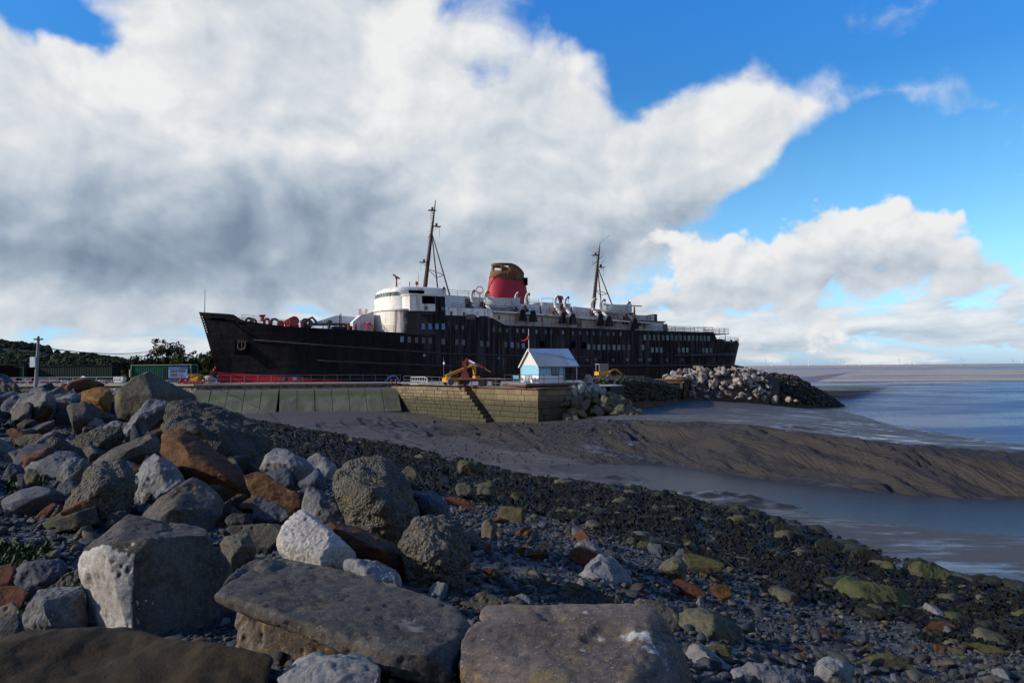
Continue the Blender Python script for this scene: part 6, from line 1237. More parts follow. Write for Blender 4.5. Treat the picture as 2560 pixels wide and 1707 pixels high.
def shape_rock(me, kind, size, rough, seed, vx):
    n = len(me.vertices); V = np.empty(n * 3, np.float32); me.vertices.foreach_get('co', V); V = V.reshape(-1, 3).astype(float); E = np.empty(len(me.edges) * 2, np.int32); me.edges.foreach_get('vertices', E); E = E.reshape(-1, 2)
    def relax(V, it):
        deg = np.bincount(E.ravel(), minlength=n)[:, None]
        for _ in range(it):
            S = np.zeros_like(V); np.add.at(S, E[:, 0], V[E[:, 1]]); np.add.at(S, E[:, 1], V[E[:, 0]]); V = V * 0.45 + 0.55 * S / np.maximum(deg, 1)
        return V
    V = relax(V, 3 if kind not in ('red', 'brown', 'orange', 'olive', 'umber') else 6)
    if kind not in ('cong', 'conga', 'weed', 'red', 'brown', 'orange', 'olive', 'umber'):       # split faces
        rr_ = np.random.default_rng(seed + 5)
        for _ in range(14):
            d = rr_.normal(size=3); d /= np.linalg.norm(d); s = V @ d; lim = np.quantile(s, rr_.uniform(0.965, 0.996) if kind in ('conc', 'concl', 'pale', 'pink') else rr_.uniform(0.89, 0.975)); V = V - d[None] * (np.maximum(0, s - lim) * 0.92)[:, None]
    me.vertices.foreach_set('co', V.astype(np.float32).ravel()); me.update(); N = np.empty(n * 3, np.float32); me.vertices.foreach_get('normal', N); N = N.reshape(-1, 3)
    q = V / size + seed * 7.31; a = rough * size
    if kind in ('cong', 'conga'):
        w = worley(V * 9.0 + seed * 3); w2 = worley(V * 19.0 + seed); dsp = 0.075 * fbm(q * 1.6, 3) + 0.05 * fbm(q * 4.5, 3, ridge=True) ; dsp = dsp * a + 0.055 * (0.55 - w) * min(1, size) + 0.022 * (0.5 - w2)
    elif kind in ('red', 'brown', 'orange', 'olive', 'umber'):
        lay = fbm(q * (0.8, 0.8, 7.0) + 0.3 * fbm(q * 2, 2)[:, None], 3); dsp = a * (0.070 * fbm(q * 1.3, 3) + 0.045 * np.abs(fbm(q * (2.2, 2.2, 4.0), 4)) + 0.022 * np.round(lay * 6) / 6 + 0.014 * fbm(q * 9, 3))
    elif kind in ('conc', 'concl', 'pink', 'pale'):
        f = fbm(q * 3.0, 4); dsp = a * (0.028 * fbm(q * 1.2, 3) + 0.016 * f + 0.010 * fbm(q * 11, 3)) - 0.014 * smooth01(worley(V * 11 + seed), 0.34, 0.12); 
        chip = smooth01(fbm(q * 2.3 + 4, 4), 0.16, 0.30); dsp = dsp - a * 0.022 * chip
        if kind == 'pale': dsp = dsp + 0.018 * fbm(V * 26, 3) * min(1, size * 1.5)
    elif kind == 'weed':
        dsp = a * (0.10 * fbm(q * 2.0, 3)) + 0.07 * np.abs(fbm(V * 4.0, 3)) + 0.03 * fbm(V * 13, 3)
    else:
        pl = np.floor(fbm(q * 1.1 + 3, 2) * 9) / 9; dsp = a * (0.16 * pl * 0.35 + 0.070 * fbm(q * 1.5, 3) + 0.045 * fbm(q * 3.4, 4, ridge=True) + 0.016 * fbm(q * 14, 3))
    V = V + N * dsp[:, None]; V = relax(V, 1) * 0.5 + V * 0.5
    me.vertices.foreach_set('co', V.astype(np.float32).ravel()); me.polygons.foreach_set('use_smooth', np.ones(len(me.polygons), bool)); me.update()

HERO = [
 # left bank
 ('boulder', 'huge dark concrete wedge standing highest on the left bank with yellow lichen', 'concl', 'A', 24, [(1180, 82, 0), (1110, 128, -.2), (920, 280, -.5), (930, 400, -.5), (1005, 505, -.5), (1090, 430, -.3), (1220, 92, .3), (1600, 290, 2.2), (1612, 385, 2.2), (1400, 430, 1.2)], [(1245, 285, -.55), (1250, 420, -.5)]),
 ('boulder', 'smooth pale grey sloping boulder leaning against the huge concrete wedge', 'lime', 'A', 21, [(1270, 275), (1185, 330), (1085, 470), (1000, 600), (930, 700), (1080, 650), (1250, 590), (1410, 390), (1335, 300)], [(1180, 400, -.1)]),
 ('boulder', 'orange sandstone boulder covered in yellow lichen left of the concrete wedge', 'orange', 'A', 27, [(668, 315), (672, 262), (825, 215), (905, 228), (932, 285), (905, 410), (840, 412), (700, 362)], [(800, 330, -.5)]),
 ('boulder', 'tall pointed grey boulder with a yellow lichen stripe', 'limey', 'A', 26, [(375, 232), (250, 290), (190, 350), (168, 470), (235, 505), (345, 512), (430, 430), (462, 330)], [(382, 245, -.2), (375, 400, -.8)]),
 ('boulder', 'long grey boulder ridge rising behind the pointed lichen striped boulder', 'lime', 'A', 27.5, [(320, 212), (260, 240), (180, 300), (40, 480), (120, 490), (240, 340), (375, 240)]),
 ('boulder', 'angular grey boulder between the pointed boulder and the orange one', 'lime', 'A', 29, [(600, 278), (445, 320), (448, 400), (560, 410), (655, 340), (652, 296)], [(560, 320, -.4)]),
 ('boulder', 'dark grey angular boulder at the left behind the long ridge', 'blue', 'A', 28, [(60, 290), (8, 370), (28, 445), (95, 450), (190, 365), (186, 275)]),
 ('boulder', 'long rough concrete mass sloping down to the seaweed', 'conga', 'A', 19, [(1410, 375, 2), (1335, 560, .3), (1480, 625, 0), (1800, 725, 0), (1900, 850, 0), (2080, 905, .2), (2195, 650, 1.3), (2150, 590, 1.6), (1905, 520, 2), (1890, 440, 2.4), (1800, 395, 2.6)], [(1600, 560, -.3)]),
 ('boulder', 'long rough concrete ridge running down behind the red brown boulder', 'conc', 'A', 18, [(720, 855), (680, 905), (720, 940), (1050, 860), (1310, 750), (1325, 580), (1200, 600), (900, 730)], [(1000, 770, -.3)]),
 ('boulder', 'large red brown sandstone boulder on the bank, biggest of the red stones', 'brown', 'A', 15.5, [(1315, 600, .6), (1385, 552, .8), (1455, 548, .8), (1530, 600, .7), (1690, 665, .6), (1800, 760, .5), (1950, 880, .3), (2040, 1030, .1), (2052, 1110, 0), (1985, 1155, 0), (1870, 1145, 0), (1690, 985, 0), (1540, 965, .1), (1400, 875, .2), (1285, 755, .4)], [(1500, 700, -.1), (1560, 850, -.3), (1850, 960, -.35)]),
 ('boulder', 'pale limestone boulder half sunlit below the large red brown boulder', 'limew', 'A', 14.5, [(1270, 768, .5), (1180, 830, .4), (1085, 930, .2), (1088, 1235, 0), (1250, 1185, 0), (1420, 1065, 0), (1545, 975, .2), (1400, 865, .5), (1335, 790, .6)], [(1330, 830, 0)]),
 ('boulder', 'tall pebbly concrete lump with orange lichen rings by the grass patch', 'cong', 'A', 12.5, [(850, 850, .6), (760, 890, .5), (690, 1000, .3), (640, 1130, .2), (540, 1300, .1), (425, 1440, 0), (422, 1520, 0), (480, 1570, 0), (640, 1490, 0), (850, 1370, 0), (1010, 1245, .1), (1085, 1050, .4), (1088, 900, .6), (1000, 858, .7)], [(800, 1050, -.35), (620, 1380, -.25)]),
 ('boulder', 'dark concrete wedge with a sloping top below the large red brown boulder', 'conc', 'A', 12, [(1580, 950, .9), (1500, 992, .7), (1290, 1135, .4), (1020, 1425, .1), (1120, 1455, 0), (1480, 1435, 0), (1690, 1425, .1), (1862, 1195, .5), (1830, 1140, .7), (1700, 1012, .9)], [(1400, 1240, -.25), (1420, 1400, -.25)]),
 ('boulder', 'broad dark grey boulder with rounded top on the left bank', 'blue', 'A', 17, [(500, 725), (400, 780), (310, 880), (318, 975), (480, 1012), (600, 975), (682, 890), (650, 805), (560, 742)], [(470, 880, -.4)]),
 ('boulder', 'wedge shaped grey boulder left of the broad dark one', 'lime', 'A', 19, [(210, 735), (165, 775), (108, 860), (110, 890), (182, 898), (272, 835), (242, 752)]),
 ('boulder', 'flat faced grey boulder standing above the broad dark one', 'lime', 'A', 20, [(340, 655), (290, 700), (283, 795), (310, 815), (392, 752), (387, 680)]),
 ('boulder', 'pebbly concrete block in the middle of the left bank', 'conga', 'A', 19.5, [(640, 620), (648, 760), (690, 845), (800, 790), (960, 705), (1005, 600), (985, 545), (760, 580)], [(820, 680, -.35)]),
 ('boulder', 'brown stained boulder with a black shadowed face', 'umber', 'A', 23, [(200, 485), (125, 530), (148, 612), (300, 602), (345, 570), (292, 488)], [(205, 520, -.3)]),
 ('slab', 'long flat slab with a brown edge lying on the left bank', 'concl', 'A', 21, [(108, 645), (130, 695), (355, 682), (375, 640), (330, 598), (205, 603)]),
 ('boulder', 'grey boulder with a sharp top just below the smooth sloping boulder', 'lime', 'A', 21.5, [(830, 545), (960, 470), (1002, 500), (1006, 572), (900, 605)]),
 ('boulder', 'steep triangular grey boulder left of the smooth sloping boulder', 'lime', 'A', 22.5, [(690, 590), (755, 450), (832, 480), (865, 520), (770, 575)]),
 ('boulder', 'round shouldered grey boulder below the orange sandstone', 'dark', 'A', 24, [(592, 480), (598, 565), (640, 605), (705, 572), (745, 470), (690, 395), (620, 430)]),
 ('slab', 'mossy red sandstone slab lying on the rubble at the left edge', 'olive', 'A', 12, [(130, 1445), (172, 1455), (600, 1300), (602, 1215), (560, 1208), (330, 1330)]),
 ('driftwood', 'thin dark red log of stone lying across the rubble at the left', 'red', 'A', 13, [(138, 1435), (160, 1440), (310, 1340), (475, 1172), (430, 1163), (345, 1225)]),
 ('boulder', 'small green tinted boulder on the grass at the left', 'moss', 'A', 15.5, [(230, 880), (188, 955), (230, 1012), (302, 992), (312, 920), (290, 880)]),
 ('boulder', 'blue grey boulder below the broad dark one', 'blue', 'A', 14.5, [(490, 1000), (466, 1060), (520, 1112), (642, 1062), (664, 1000), (600, 983)]),
 ('boulder', 'pale split limestone block beside the seaweed, sunlit on its left', 'limew', 'C', 16, [(540, 83), (445, 245), (480, 262), (720, 210), (745, 340), (795, 375), (855, 325), (935, 240), (930, 170), (850, 145), (760, 110), (660, 84)], [(760, 190, -.3), (560, 180, -.1)]),
 ('boulder', 'blue grey block under the pale split limestone', 'blue', 'C', 15.2, [(500, 265), (700, 203), (722, 222), (772, 405), (640, 335)]),
 ('boulder', 'pale rough limestone behind the pale split block', 'limew', 'C', 17.5, [(890, 98), (868, 135), (930, 172), (935, 245), (1020, 295), (1120, 255), (1142, 235), (1062, 170), (960, 105)]),
 ('boulder', 'angular blue block with a pointed corner right of the split limestone', 'blue', 'C', 15, [(800, 345), (960, 238), (997, 290), (1042, 415), (930, 415)], [(960, 330, -.2)]),
 ('boulder', 'smooth rounded brown sandstone log right of the large red brown boulder', 'brown', 'C', 14, [(348, 285), (460, 257), (560, 290), (700, 380), (810, 440), (832, 545), (740, 565), (640, 505), (420, 425)]),
 ('boulder', 'jagged grey boulder between the brown log and the big pebbly boulder', 'lime', 'C', 12, [(812, 430), (830, 405), (890, 400), (955, 412), (1100, 488), (1195, 600), (1255, 620), (1272, 685), (1100, 695), (920, 645), (850, 560)], [(950, 470, -.1)]),
 ('boulder', 'big rough pebbly concrete boulder, tallest right of the bank', 'cong', 'C', 11.5, [(1095, 350, .4), (1130, 268, .6), (1270, 198, .9), (1340, 163, 1.1), (1480, 168, 1.2), (1570, 240, 1.1), (1682, 340, .8), (1692, 420, .7), (1755, 560, .5), (1782, 640, .3), (1700, 785, .1), (1600, 805, 0), (1450, 745, 0), (1325, 695, 0), (1230, 600, 0), (1120, 440, .2)], [(1350, 400, -.35), (1480, 520, -.4), (1500, 350, .1)]),
 ('boulder', 'smooth dark blue grey boulder right of the big pebbly boulder', 'blue', 'C', 12.4, [(1670, 440), (1780, 408), (1890, 408), (1990, 488), (2062, 580), (2092, 685), (1950, 705), (1760, 680)], [(1850, 500, -.2)]),
 ('boulder', 'upright pebbly concrete lump with orange lichen, right of the white block', 'cong', 'C', 9, [(1650, 860, .1), (1700, 770, .25), (1790, 658, .45), (1900, 633, .55), (2040, 648, .6), (2122, 740, .5), (2172, 880, .35), (2172, 1000, .2), (2122, 1135, .05), (2060, 1205, 0), (1900, 1205, 0), (1780, 1125, 0), (1720, 1000, 0)], [(1870, 880, -.3), (2000, 900, -.25)]),
 ('boulder', 'tilted pale square block of broken concrete behind the long slab', 'pale', 'C', 8.5, [(785, 548, .5), (740, 600, .4), (690, 650, .3), (610, 830, .1), (620, 885, 0), (760, 885, -.1), (1040, 978, -.25), (1065, 985, -.2), (1312, 950, .4), (1150, 795, .1), (1000, 682, .4), (830, 558, .6)], [(1148, 800, -.1), (1045, 972, -.3)]),
 ('boulder', 'dark red smooth sandstone slab behind the long concrete slab', 'red', 'C', 9.2, [(1060, 680, .3), (1260, 685, .5), (1450, 760, .5), (1600, 850, .5), (1662, 960, .3), (1672, 1065, .1), (1600, 1095, 0), (1400, 1005, 0), (1250, 885, 0)], [(1450, 880, -.15)]),
 ('boulder', 'pale flat limestone tucked behind the long concrete slab', 'limew', 'C', 7.3, [(1110, 995, .1), (1280, 955, .3), (1350, 955, .35), (1480, 1030, .3), (1620, 1100, .2), (1672, 1180, .05), (1500, 1150, 0), (1250, 1060, 0)]),
 ('boulder', 'lichened concrete lump behind the left end of the long slab', 'concl', 'C', 8.6, [(150, 855), (200, 780), (330, 755), (402, 758), (465, 880), (430, 905), (320, 1040), (210, 1080)], [(300, 850, -.1)]),
 ('boulder', 'dark concrete lump with an orange lichen spot left of the pale square block', 'concl', 'C', 9.8, [(200, 720), (300, 690), (530, 675), (672, 680), (692, 765), (600, 880), (450, 880), (380, 770)]),
 ('boulder', 'shadowed blue boulder under the brown sandstone log', 'blue', 'C', 12.8, [(400, 450), (560, 480), (700, 560), (732, 625), (640, 690), (440, 650)]),
 ('boulder', 'low grey boulder right of the dark concrete wedge', 'dark', 'C', 11, [(190, 650), (280, 590), (362, 610), (432, 620), (442, 690), (200, 690)]),
 # near rocks
 ('slab', 'flat grey concrete slab lying behind the white faced block', 'conc', 'S', 8.0, [(196, 1378, .1), (320, 1285, 1.2), (520, 1320, 1.5), (545, 1340, .9), (300, 1352, .1)], 0.35),
 ('block', 'big dark concrete block with a bright white broken left face', 'conc', 'S', 6.5, [(194, 1382, .5), (291, 1352, -.1), (520, 1334, .75), (542, 1342, .9), (592, 1440, .95), (592, 1700, .85), (350, 1690, -.05), (341, 1640, -.1), (226, 1650, .5)], 0.7),
 ('slab', 'long grey concrete slab in the foreground, widest of the slabs', 'conc', 'S', 5.0, [(533, 1491, .25), (548, 1442, .6), (642, 1374, 1.5), (820, 1405, 1.25), (1170, 1507, .55), (1197, 1545, .4), (1195, 1590, .25), (1122, 1690, -.45), (1132, 1740, -.44), (1060, 1714, -.42), (800, 1612, -.12), (548, 1524, .22)], [(541, 1482, .20), (660, 1520, .05), (800, 1566, -.14), (1100, 1668, -.46)]),
 ('block', 'brown stained concrete plinth under the long grey slab', 'pink', 'S', 5.15, [(575, 1500, .35), (562, 1720, .3), (900, 1800, .1), (1090, 1780, 0), (1090, 1690, 0), (820, 1590, .2)], 0.5),
 ('boulder', 'large triangular pinkish concrete boulder with a white vein in the foreground', 'pink', 'S', 4.7, [(1150, 1600, .25), (1185, 1545, .55), (1215, 1514, .9), (1310, 1511, .95), (1470, 1506, .9), (1612, 1502, .75), (1645, 1512, .7), (1692, 1580, .45), (1760, 1712, .15), (1560, 1760, -.45), (1140, 1760, -.3)], 0.9),
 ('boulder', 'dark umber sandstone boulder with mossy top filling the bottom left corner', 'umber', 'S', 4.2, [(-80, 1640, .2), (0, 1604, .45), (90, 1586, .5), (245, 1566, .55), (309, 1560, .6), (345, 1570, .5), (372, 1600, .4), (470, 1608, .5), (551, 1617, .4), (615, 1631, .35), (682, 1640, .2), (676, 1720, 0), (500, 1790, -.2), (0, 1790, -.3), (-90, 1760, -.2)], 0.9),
 ('boulder', 'white limestone boulder at the bottom edge below the long slab', 'limew', 'S', 4.0, [(680, 1720, 0), (689, 1664, .15), (726, 1649, .25), (775, 1631, .3), (830, 1640, .3), (879, 1655, .25), (922, 1652, .25), (950, 1664, .15), (954, 1720, 0), (820, 1760, -.1)], 0.6),
 ('block', 'small grey block with a lit left face beside the white faced block', 'lime', 'B', 6.7, [(158, 685), (240, 612), (440, 575), (660, 552), (702, 640), (742, 865), (480, 915), (190, 932)], [(448, 690, -.2), (470, 880, -.2)]),
 ('boulder', 'dark blue grey boulder below the grass patch', 'blue', 'B', 7.6, [(120, 350), (350, 300), (550, 278), (585, 350), (375, 562), (240, 605), (130, 505)]),
 ('boulder', 'red sandstone chunk at the left edge below the grass', 'red', 'B', 7.3, [(-60, 410), (20, 370), (100, 343), (122, 400), (80, 505), (-60, 530)]),
 ('boulder', 'red sandstone lump at the left edge above the umber boulder', 'red', 'B', 6.7, [(-60, 545), (60, 530), (150, 528), (235, 590), (182, 695), (-60, 705)]),
 ('boulder', 'pale pink concrete chunk at the left edge', 'pink', 'B', 6.3, [(-60, 712), (130, 658), (162, 750), (60, 810), (-60, 815)]),
 ('boulder', 'dark concrete chunk at the left edge behind the umber boulder', 'dark', 'B', 5.7, [(-60, 850), (60, 790), (152, 758), (192, 935), (0, 1010), (-60, 1010)]),
 ('boulder', 'rough dark concrete lump between the blue grey boulder and the white faced block', 'conga', 'B', 7.1, [(372, 565), (560, 430), (682, 360), (695, 490), (690, 570), (500, 590)]),
 # right of the big slab
 ('boulder', 'peaked white limestone boulder on the shingle, brightest right of the slabs', 'limew', 'E', 11.5, [(1310, 520, .5), (1355, 530, .5), (1500, 600, .5), (1572, 650, .4), (1562, 725, .25), (1480, 855, 0), (1240, 795, -.15), (1078, 748, 0), (1090, 680, .15), (1200, 590, .4)], [(1285, 580, -.05), (1250, 715, -.35), (1240, 785, -.3)]),
 ('boulder', 'grey boulder just behind the peaked white limestone', 'lime', 'E', 14, [(1080, 445), (1120, 400), (1190, 388), (1270, 420), (1352, 510), (1200, 520)]),
 ('boulder', 'red sandstone boulder left of the peaked white limestone', 'red', 'E', 13, [(1052, 505), (1080, 470), (1140, 453), (1200, 500), (1300, 520), (1430, 570), (1200, 605), (1100, 585)]),
 ('boulder', 'grey triangular boulder leaning on an olive slab', 'tan', 'E', 14, [(1990, 518), (1920, 540), (1768, 612), (1850, 675), (2012, 705), (2002, 600)], [(1930, 590, -.2)]),
 ('slab', 'olive stained slab behind the grey triangular boulder', 'olive', 'E', 15, [(1970, 505), (2050, 500), (2200, 545), (2335, 600), (2300, 645), (2050, 625), (1995, 565)]),
 ('slab', 'flat grey slab lying left of the peaked white limestone', 'lime', 'E', 11.8, [(498, 602), (640, 563), (760, 590), (905, 660), (932, 735), (680, 705)]),
 ('boulder', 'low pebbly concrete lump left of the peaked limestone', 'conga', 'E', 10, [(650, 742), (760, 708), (1000, 770), (1005, 885), (880, 920), (770, 865)]),
 ('boulder', 'long low pebbly concrete lump in front of the peaked limestone', 'conga', 'E', 9.5, [(1005, 795), (1070, 748), (1250, 800), (1480, 870), (1505, 915), (1250, 935), (1000, 915)]),
 ('boulder', 'small pale layered stone just behind the pinkish boulder', 'limew', 'E', 8.8, [(580, 872), (690, 825), (785, 908), (780, 950), (570, 945)]),
 ('boulder', 'small square grey stone left of the peaked limestone', 'lime', 'E', 11.6, [(888, 652), (1000, 608), (1062, 680), (1092, 735), (980, 775), (900, 725)]),
 ('boulder', 'rounded grey boulder with an algae band right of the pinkish boulder', 'tan', 'S', 9, [(1684, 1568), (1700, 1527), (1743, 1518), (1826, 1519), (1838, 1560), (1872, 1640), (1800, 1660), (1745, 1618), (1700, 1600)], [(1760, 1560, -.3)]),
 ('block', 'grey limestone block with a lit end at the lower right of the pinkish boulder', 'limew', 'E', 7.6, [(1978, 1325), (2060, 1243), (2200, 1290), (2405, 1470), (2385, 1560), (2285, 1580), (2010, 1390)], [(2230, 1400, -.25)]),
 ('boulder', 'small pale stone behind the grey limestone block', 'limew', 'E', 8.2, [(2148, 1275), (2190, 1238), (2360, 1310), (2380, 1420), (2250, 1370)]),
 ('boulder', 'concrete stub between the long slab and the pinkish boulder', 'concl', 'E', 7.2, [(225, 885), (320, 822), (400, 828), (565, 912), (440, 975), (300, 965)]),
 ('boulder', 'dark concrete piece showing over the right end of the pinkish boulder', 'conc', 'E', 7.5, [(1550, 885), (1620, 868), (1780, 888), (1965, 992), (1930, 1110), (1700, 1010)]),
 ('boulder', 'wide pale grey boulder at the bottom edge right of centre', 'lime', 'F', 7.0, [(35, 1470), (100, 1378), (180, 1348), (420, 1368), (640, 1368), (785, 1472), (800, 1540), (40, 1540)]),
 ('block', 'upright grey block with a jagged top at the bottom edge', 'limew', 'F', 7.3, [(738, 1365), (760, 1308), (860, 1288), (1002, 1318), (1045, 1390), (1056, 1530), (735, 1530)], [(830, 1350, -.2)]),
 ('boulder', 'long striped brown and green stone near the bottom right', 'olive', 'F', 9, [(1000, 1335), (1180, 1263), (1310, 1258), (1440, 1320), (1565, 1400), (1668, 1468), (1500, 1490), (1300, 1435)]),
 ('boulder', 'long dark red stone above the striped one', 'red', 'F', 11, [(698, 1075), (760, 1058), (900, 1128), (1122, 1218), (1165, 1272), (1000, 1296), (870, 1165)]),
 ('boulder', 'largest green algae covered block among the seaweed', 'moss', 'F', 17, [(828, 698, .9), (980, 688, 1.2), (1280, 758, 1.3), (1420, 798, 1.3), (1475, 870, 1), (1440, 950, .3), (1300, 965, 0), (1240, 965, -.2), (1090, 855, 0), (830, 775, .4)], [(1270, 790, .2)]),
 ('boulder', 'long olive stone left of the large green block', 'olive', 'F', 17.6, [(472, 728), (560, 708), (720, 738), (860, 800), (935, 852), (900, 885), (750, 855), (630, 792)]),
 ('boulder', 'orange olive stone at the upper left of the seaweed slope', 'olive', 'F', 19, [(176, 602), (250, 588), (420, 650), (444, 690), (350, 710), (200, 642)]),
 ('boulder', 'small olive stone lying below the long olive one', 'olive', 'F', 15.5, [(516, 862), (560, 848), (700, 930), (650, 955), (540, 905)]),
 ('boulder', 'rounded brown boulder at the lower right of the seaweed', 'brown', 'F', 13.5, [(1566, 1065), (1630, 1008), (1722, 998), (1835, 1040), (1802, 1108), (1600, 1115)]),
 ('slab', 'flat brown slab near the right edge', 'olive', 'F', 12, [(1866, 1172), (1990, 1158), (2130, 1200), (2255, 1250), (2060, 1240)]),
 ('boulder', 'small pale stone below the large green block', 'tan', 'F', 14.5, [(776, 922), (850, 898), (970, 940), (942, 1005), (820, 975)]),
 ('boulder', 'small grey pyramid stone beside the long red one', 'lime', 'F', 10.5, [(706, 1225), (780, 1168), (855, 1262), (800, 1300)]),
 ('boulder', 'small rounded brown stone behind the upright jagged block', 'brown', 'F', 9.5, [(636, 1285), (690, 1253), (862, 1300), (760, 1335)]),
 # weed covered boulders along the edge of the mud
 ('boulder', 'seaweed covered boulder with pale top on the edge of the mud', 'weed', 'F', 33, [(420, 260), (470, 238), (600, 300), (672, 375), (640, 420), (440, 420)]),
 ('boulder', 'seaweed covered boulder right of the pale topped one', 'weed', 'F', 31.5, [(735, 385), (800, 358), (900, 390), (985, 465), (940, 500), (740, 480)]),
 ('boulder', 'wide black seaweed covered boulder on the edge of the mud', 'weed', 'F', 30, [(1010, 470), (1110, 448), (1240, 490), (1342, 520), (1330, 580), (1020, 560)]),
 ('boulder', 'olive topped boulder on the edge of the mud near the right', 'moss', 'F', 27, [(1440, 570), (1520, 546), (1700, 590), (1805, 640), (1760, 690), (1480, 660)]),
 ('boulder', 'bright green cube of stone on the seaweed shore', 'moss', 'C', 46, [(2105, 175), (2130, 160), (2330, 180), (2345, 250), (2300, 268), (2110, 255)], [(2140, 190, -.3)]),
 ('boulder', 'tan angular boulder right of the big pebbly boulder', 'tan', 'C', 33, [(1610, 305), (1700, 208), (1760, 225), (1800, 290), (1740, 330), (1640, 325)]),
 ('boulder', 'tan square boulder among the seaweed left of the bright green stone', 'tan', 'C', 27, [(2080, 385), (2120, 340), (2190, 340), (2230, 430), (2200, 460), (2100, 430)]),
 ('boulder', 'tan flat topped boulder right of the tan square boulder', 'tan', 'C', 27, [(2250, 385), (2290, 365), (2360, 372), (2380, 430), (2330, 450), (2260, 430)]),
 ('slab', 'reddish flat stone below the tan square boulder', 'red', 'C', 22, [(2000, 480), (2040, 458), (2160, 480), (2270, 560), (2200, 572), (2050, 530)]),
 ('slab', 'red flat stone right of the upright pebbly lump', 'red', 'C', 18, [(2080, 650), (2140, 640), (2300, 655), (2312, 710), (2220, 745), (2110, 710)]),
 ('slab', 'long mossy slab at the edge of the shingle', 'moss', 'E', 27, [(856, 165), (970, 148), (1200, 165), (1222, 205), (1060, 250), (930, 235)]),
 ('boulder', 'olive boulder below the long mossy slab', 'olive', 'E', 22, [(880, 305), (960, 255), (1060, 290), (1040, 345), (920, 360)]),
 ('boulder', 'round pebbly lump on the shingle', 'conga', 'E', 19, [(990, 365), (1040, 300), (1130, 290), (1200, 330), (1190, 390), (1080, 410)]),
 ('boulder', 'long olive stone on the dark shingle', 'olive', 'E', 19.5, [(1594, 440), (1640, 398), (1720, 415), (1880, 500), (1850, 525), (1680, 470)]),
 ('boulder', 'red stone nearest the upright pebbly lump', 'red', 'E', 16, [(258, 395), (300, 362), (420, 395), (510, 460), (430, 478), (300, 450)]),
 ('boulder', 'pair leading red stone in the middle of the shingle', 'red', 'E', 15.5, [(630, 480), (680, 440), (800, 450), (850, 500), (760, 520), (660, 505)]),
 ('boulder', 'dark crimson rounded stone on the shingle', 'red', 'E', 13.8, [(650, 575), (720, 515), (790, 520), (830, 580), (760, 610)]),
 ('boulder', 'brown rounded stone right of the leading red stone', 'brown', 'E', 15, [(840, 455), (920, 448), (1040, 490), (1050, 540), (960, 560), (870, 500)]),
 ('slab', 'striped red and tan stone left of the rounded grey boulder', 'red', 'E', 12, [(1895, 735), (1950, 710), (2100, 770), (2180, 850), (2120, 875), (1980, 800)]),
 ('boulder', 'brown olive stone near the centre right of the shingle', 'brown', 'E', 13, [(2190, 800), (2240, 765), (2360, 760), (2390, 850), (2300, 880)]),
]
for h in HERO:
    nm, lab, kd, win, D, outl = h[:6]; x7 = h[6] if len(h) > 6 else ()
    rock(nm, lab, kd, win, D, outl, ridge=x7 if isinstance(x7, list) else (), T=x7 if isinstance(x7, float) else (0.05 if 'long grey concrete slab' in lab else None), cat=nm if nm != 'driftwood' else 'stone', low='long grey concrete slab' not in lab)
    if nm == 'driftwood': PENDING[-1]['name'] = 'stone'
finish_rocks()
# the white broken face and the white vein are real differences of surface: extra material by place on two rocks
for o in list(COL.objects):
    lb = o.get('label', '')
    if lb.startswith('big dark concrete block'):
        o.data.materials.append(RM['pale']); me = o.data; a = at(194, 1382, 7.0); c = at(291, 1352, 6.4); e = at(341, 1566, 6.4); nn = np.cross(c - a, e - a); nn /= np.linalg.norm(nn); nn = nn if nn[1] < 0 else -nn
        N = np.empty(len(me.polygons) * 3, np.float32); me.polygons.foreach_get('normal', N); mi = ((N.reshape(-1, 3) @ nn) > 0.45).astype(np.int32); me.polygons.foreach_set('material_index', mi)
# ------------------------------------------------------------------ repeated stones, shingle, seaweed, rubble heaps
for o in COL.objects:
    if o.name.split('.')[0] in ('slab', 'block', 'boulder', 'stone') and o.parent is None: o['kind'] = 'thing'
def variants(kinds, n, flat=(0.55, 0.9), res=0.42, name='boulder', plate=False):
    out = {}; todo = []
    for kd in kinds:
        for i in range(n):
            r = np.random.default_rng(hash_(kd) + i); q = r.normal(size=(11, 3)); q /= np.abs(q).max(1)[:, None] ** 0.75 * np.linalg.norm(q, axis=1)[:, None] ** 0.25; q *= (1, r.uniform(0.6, 0.95), r.uniform(*flat)); q *= 0.5 * r.uniform(0.75, 1.0, (11, 1)); 
            if plate:                           # broken pieces of a cast slab: an uneven polygon with flat faces
                a = np.sort(r.uniform(0, 6.28, 6)); h_ = r.uniform(*flat) / 2; q = np.array([(0.5 * math.cos(t) * k, 0.42 * math.sin(t) * k, z * h_ + 0.05 * math.cos(t + z)) for t, k in zip(a, r.uniform(0.75, 1.05, 6)) for z in (-1, 1)])
            me = hullmesh(q); o = link('tmp', me); m = o.modifiers.new('r', 'REMESH'); m.mode = 'VOXEL'; m.voxel_size = 1 / (95 * res); todo.append((kd, i, o, m.voxel_size))
    dg = bpy.context.evaluated_depsgraph_get(); dg.update()
    for kd, i, o, vx in todo:
        me = bpy.data.meshes.new_from_object(o.evaluated_get(dg)); old = o.data; bpy.data.objects.remove(o); bpy.data.meshes.remove(old); shape_rock(me, kd, 0.9, 0.35 if plate else 1.0, i + hash_(kd) % 50, vx); me.materials.append(RM[kd]); me.name = name; out.setdefault(kd, []).append(me)
    return out
def hash_(s): return sum(ord(c) * (i + 3) for i, c in enumerate(s))
VAR = variants(['lime', 'limew', 'dark', 'blue', 'conga', 'brown', 'red', 'conc', 'tan', 'olive', 'moss'], 3)
SLAB = variants(['rub', 'rubb'], 7, flat=(0.14, 0.30), res=0.45, name='slab', plate=True)
BIG = variants(['bigpale', 'bigtan', 'rub'], 4, flat=(0.65, 0.95), name='boulder')
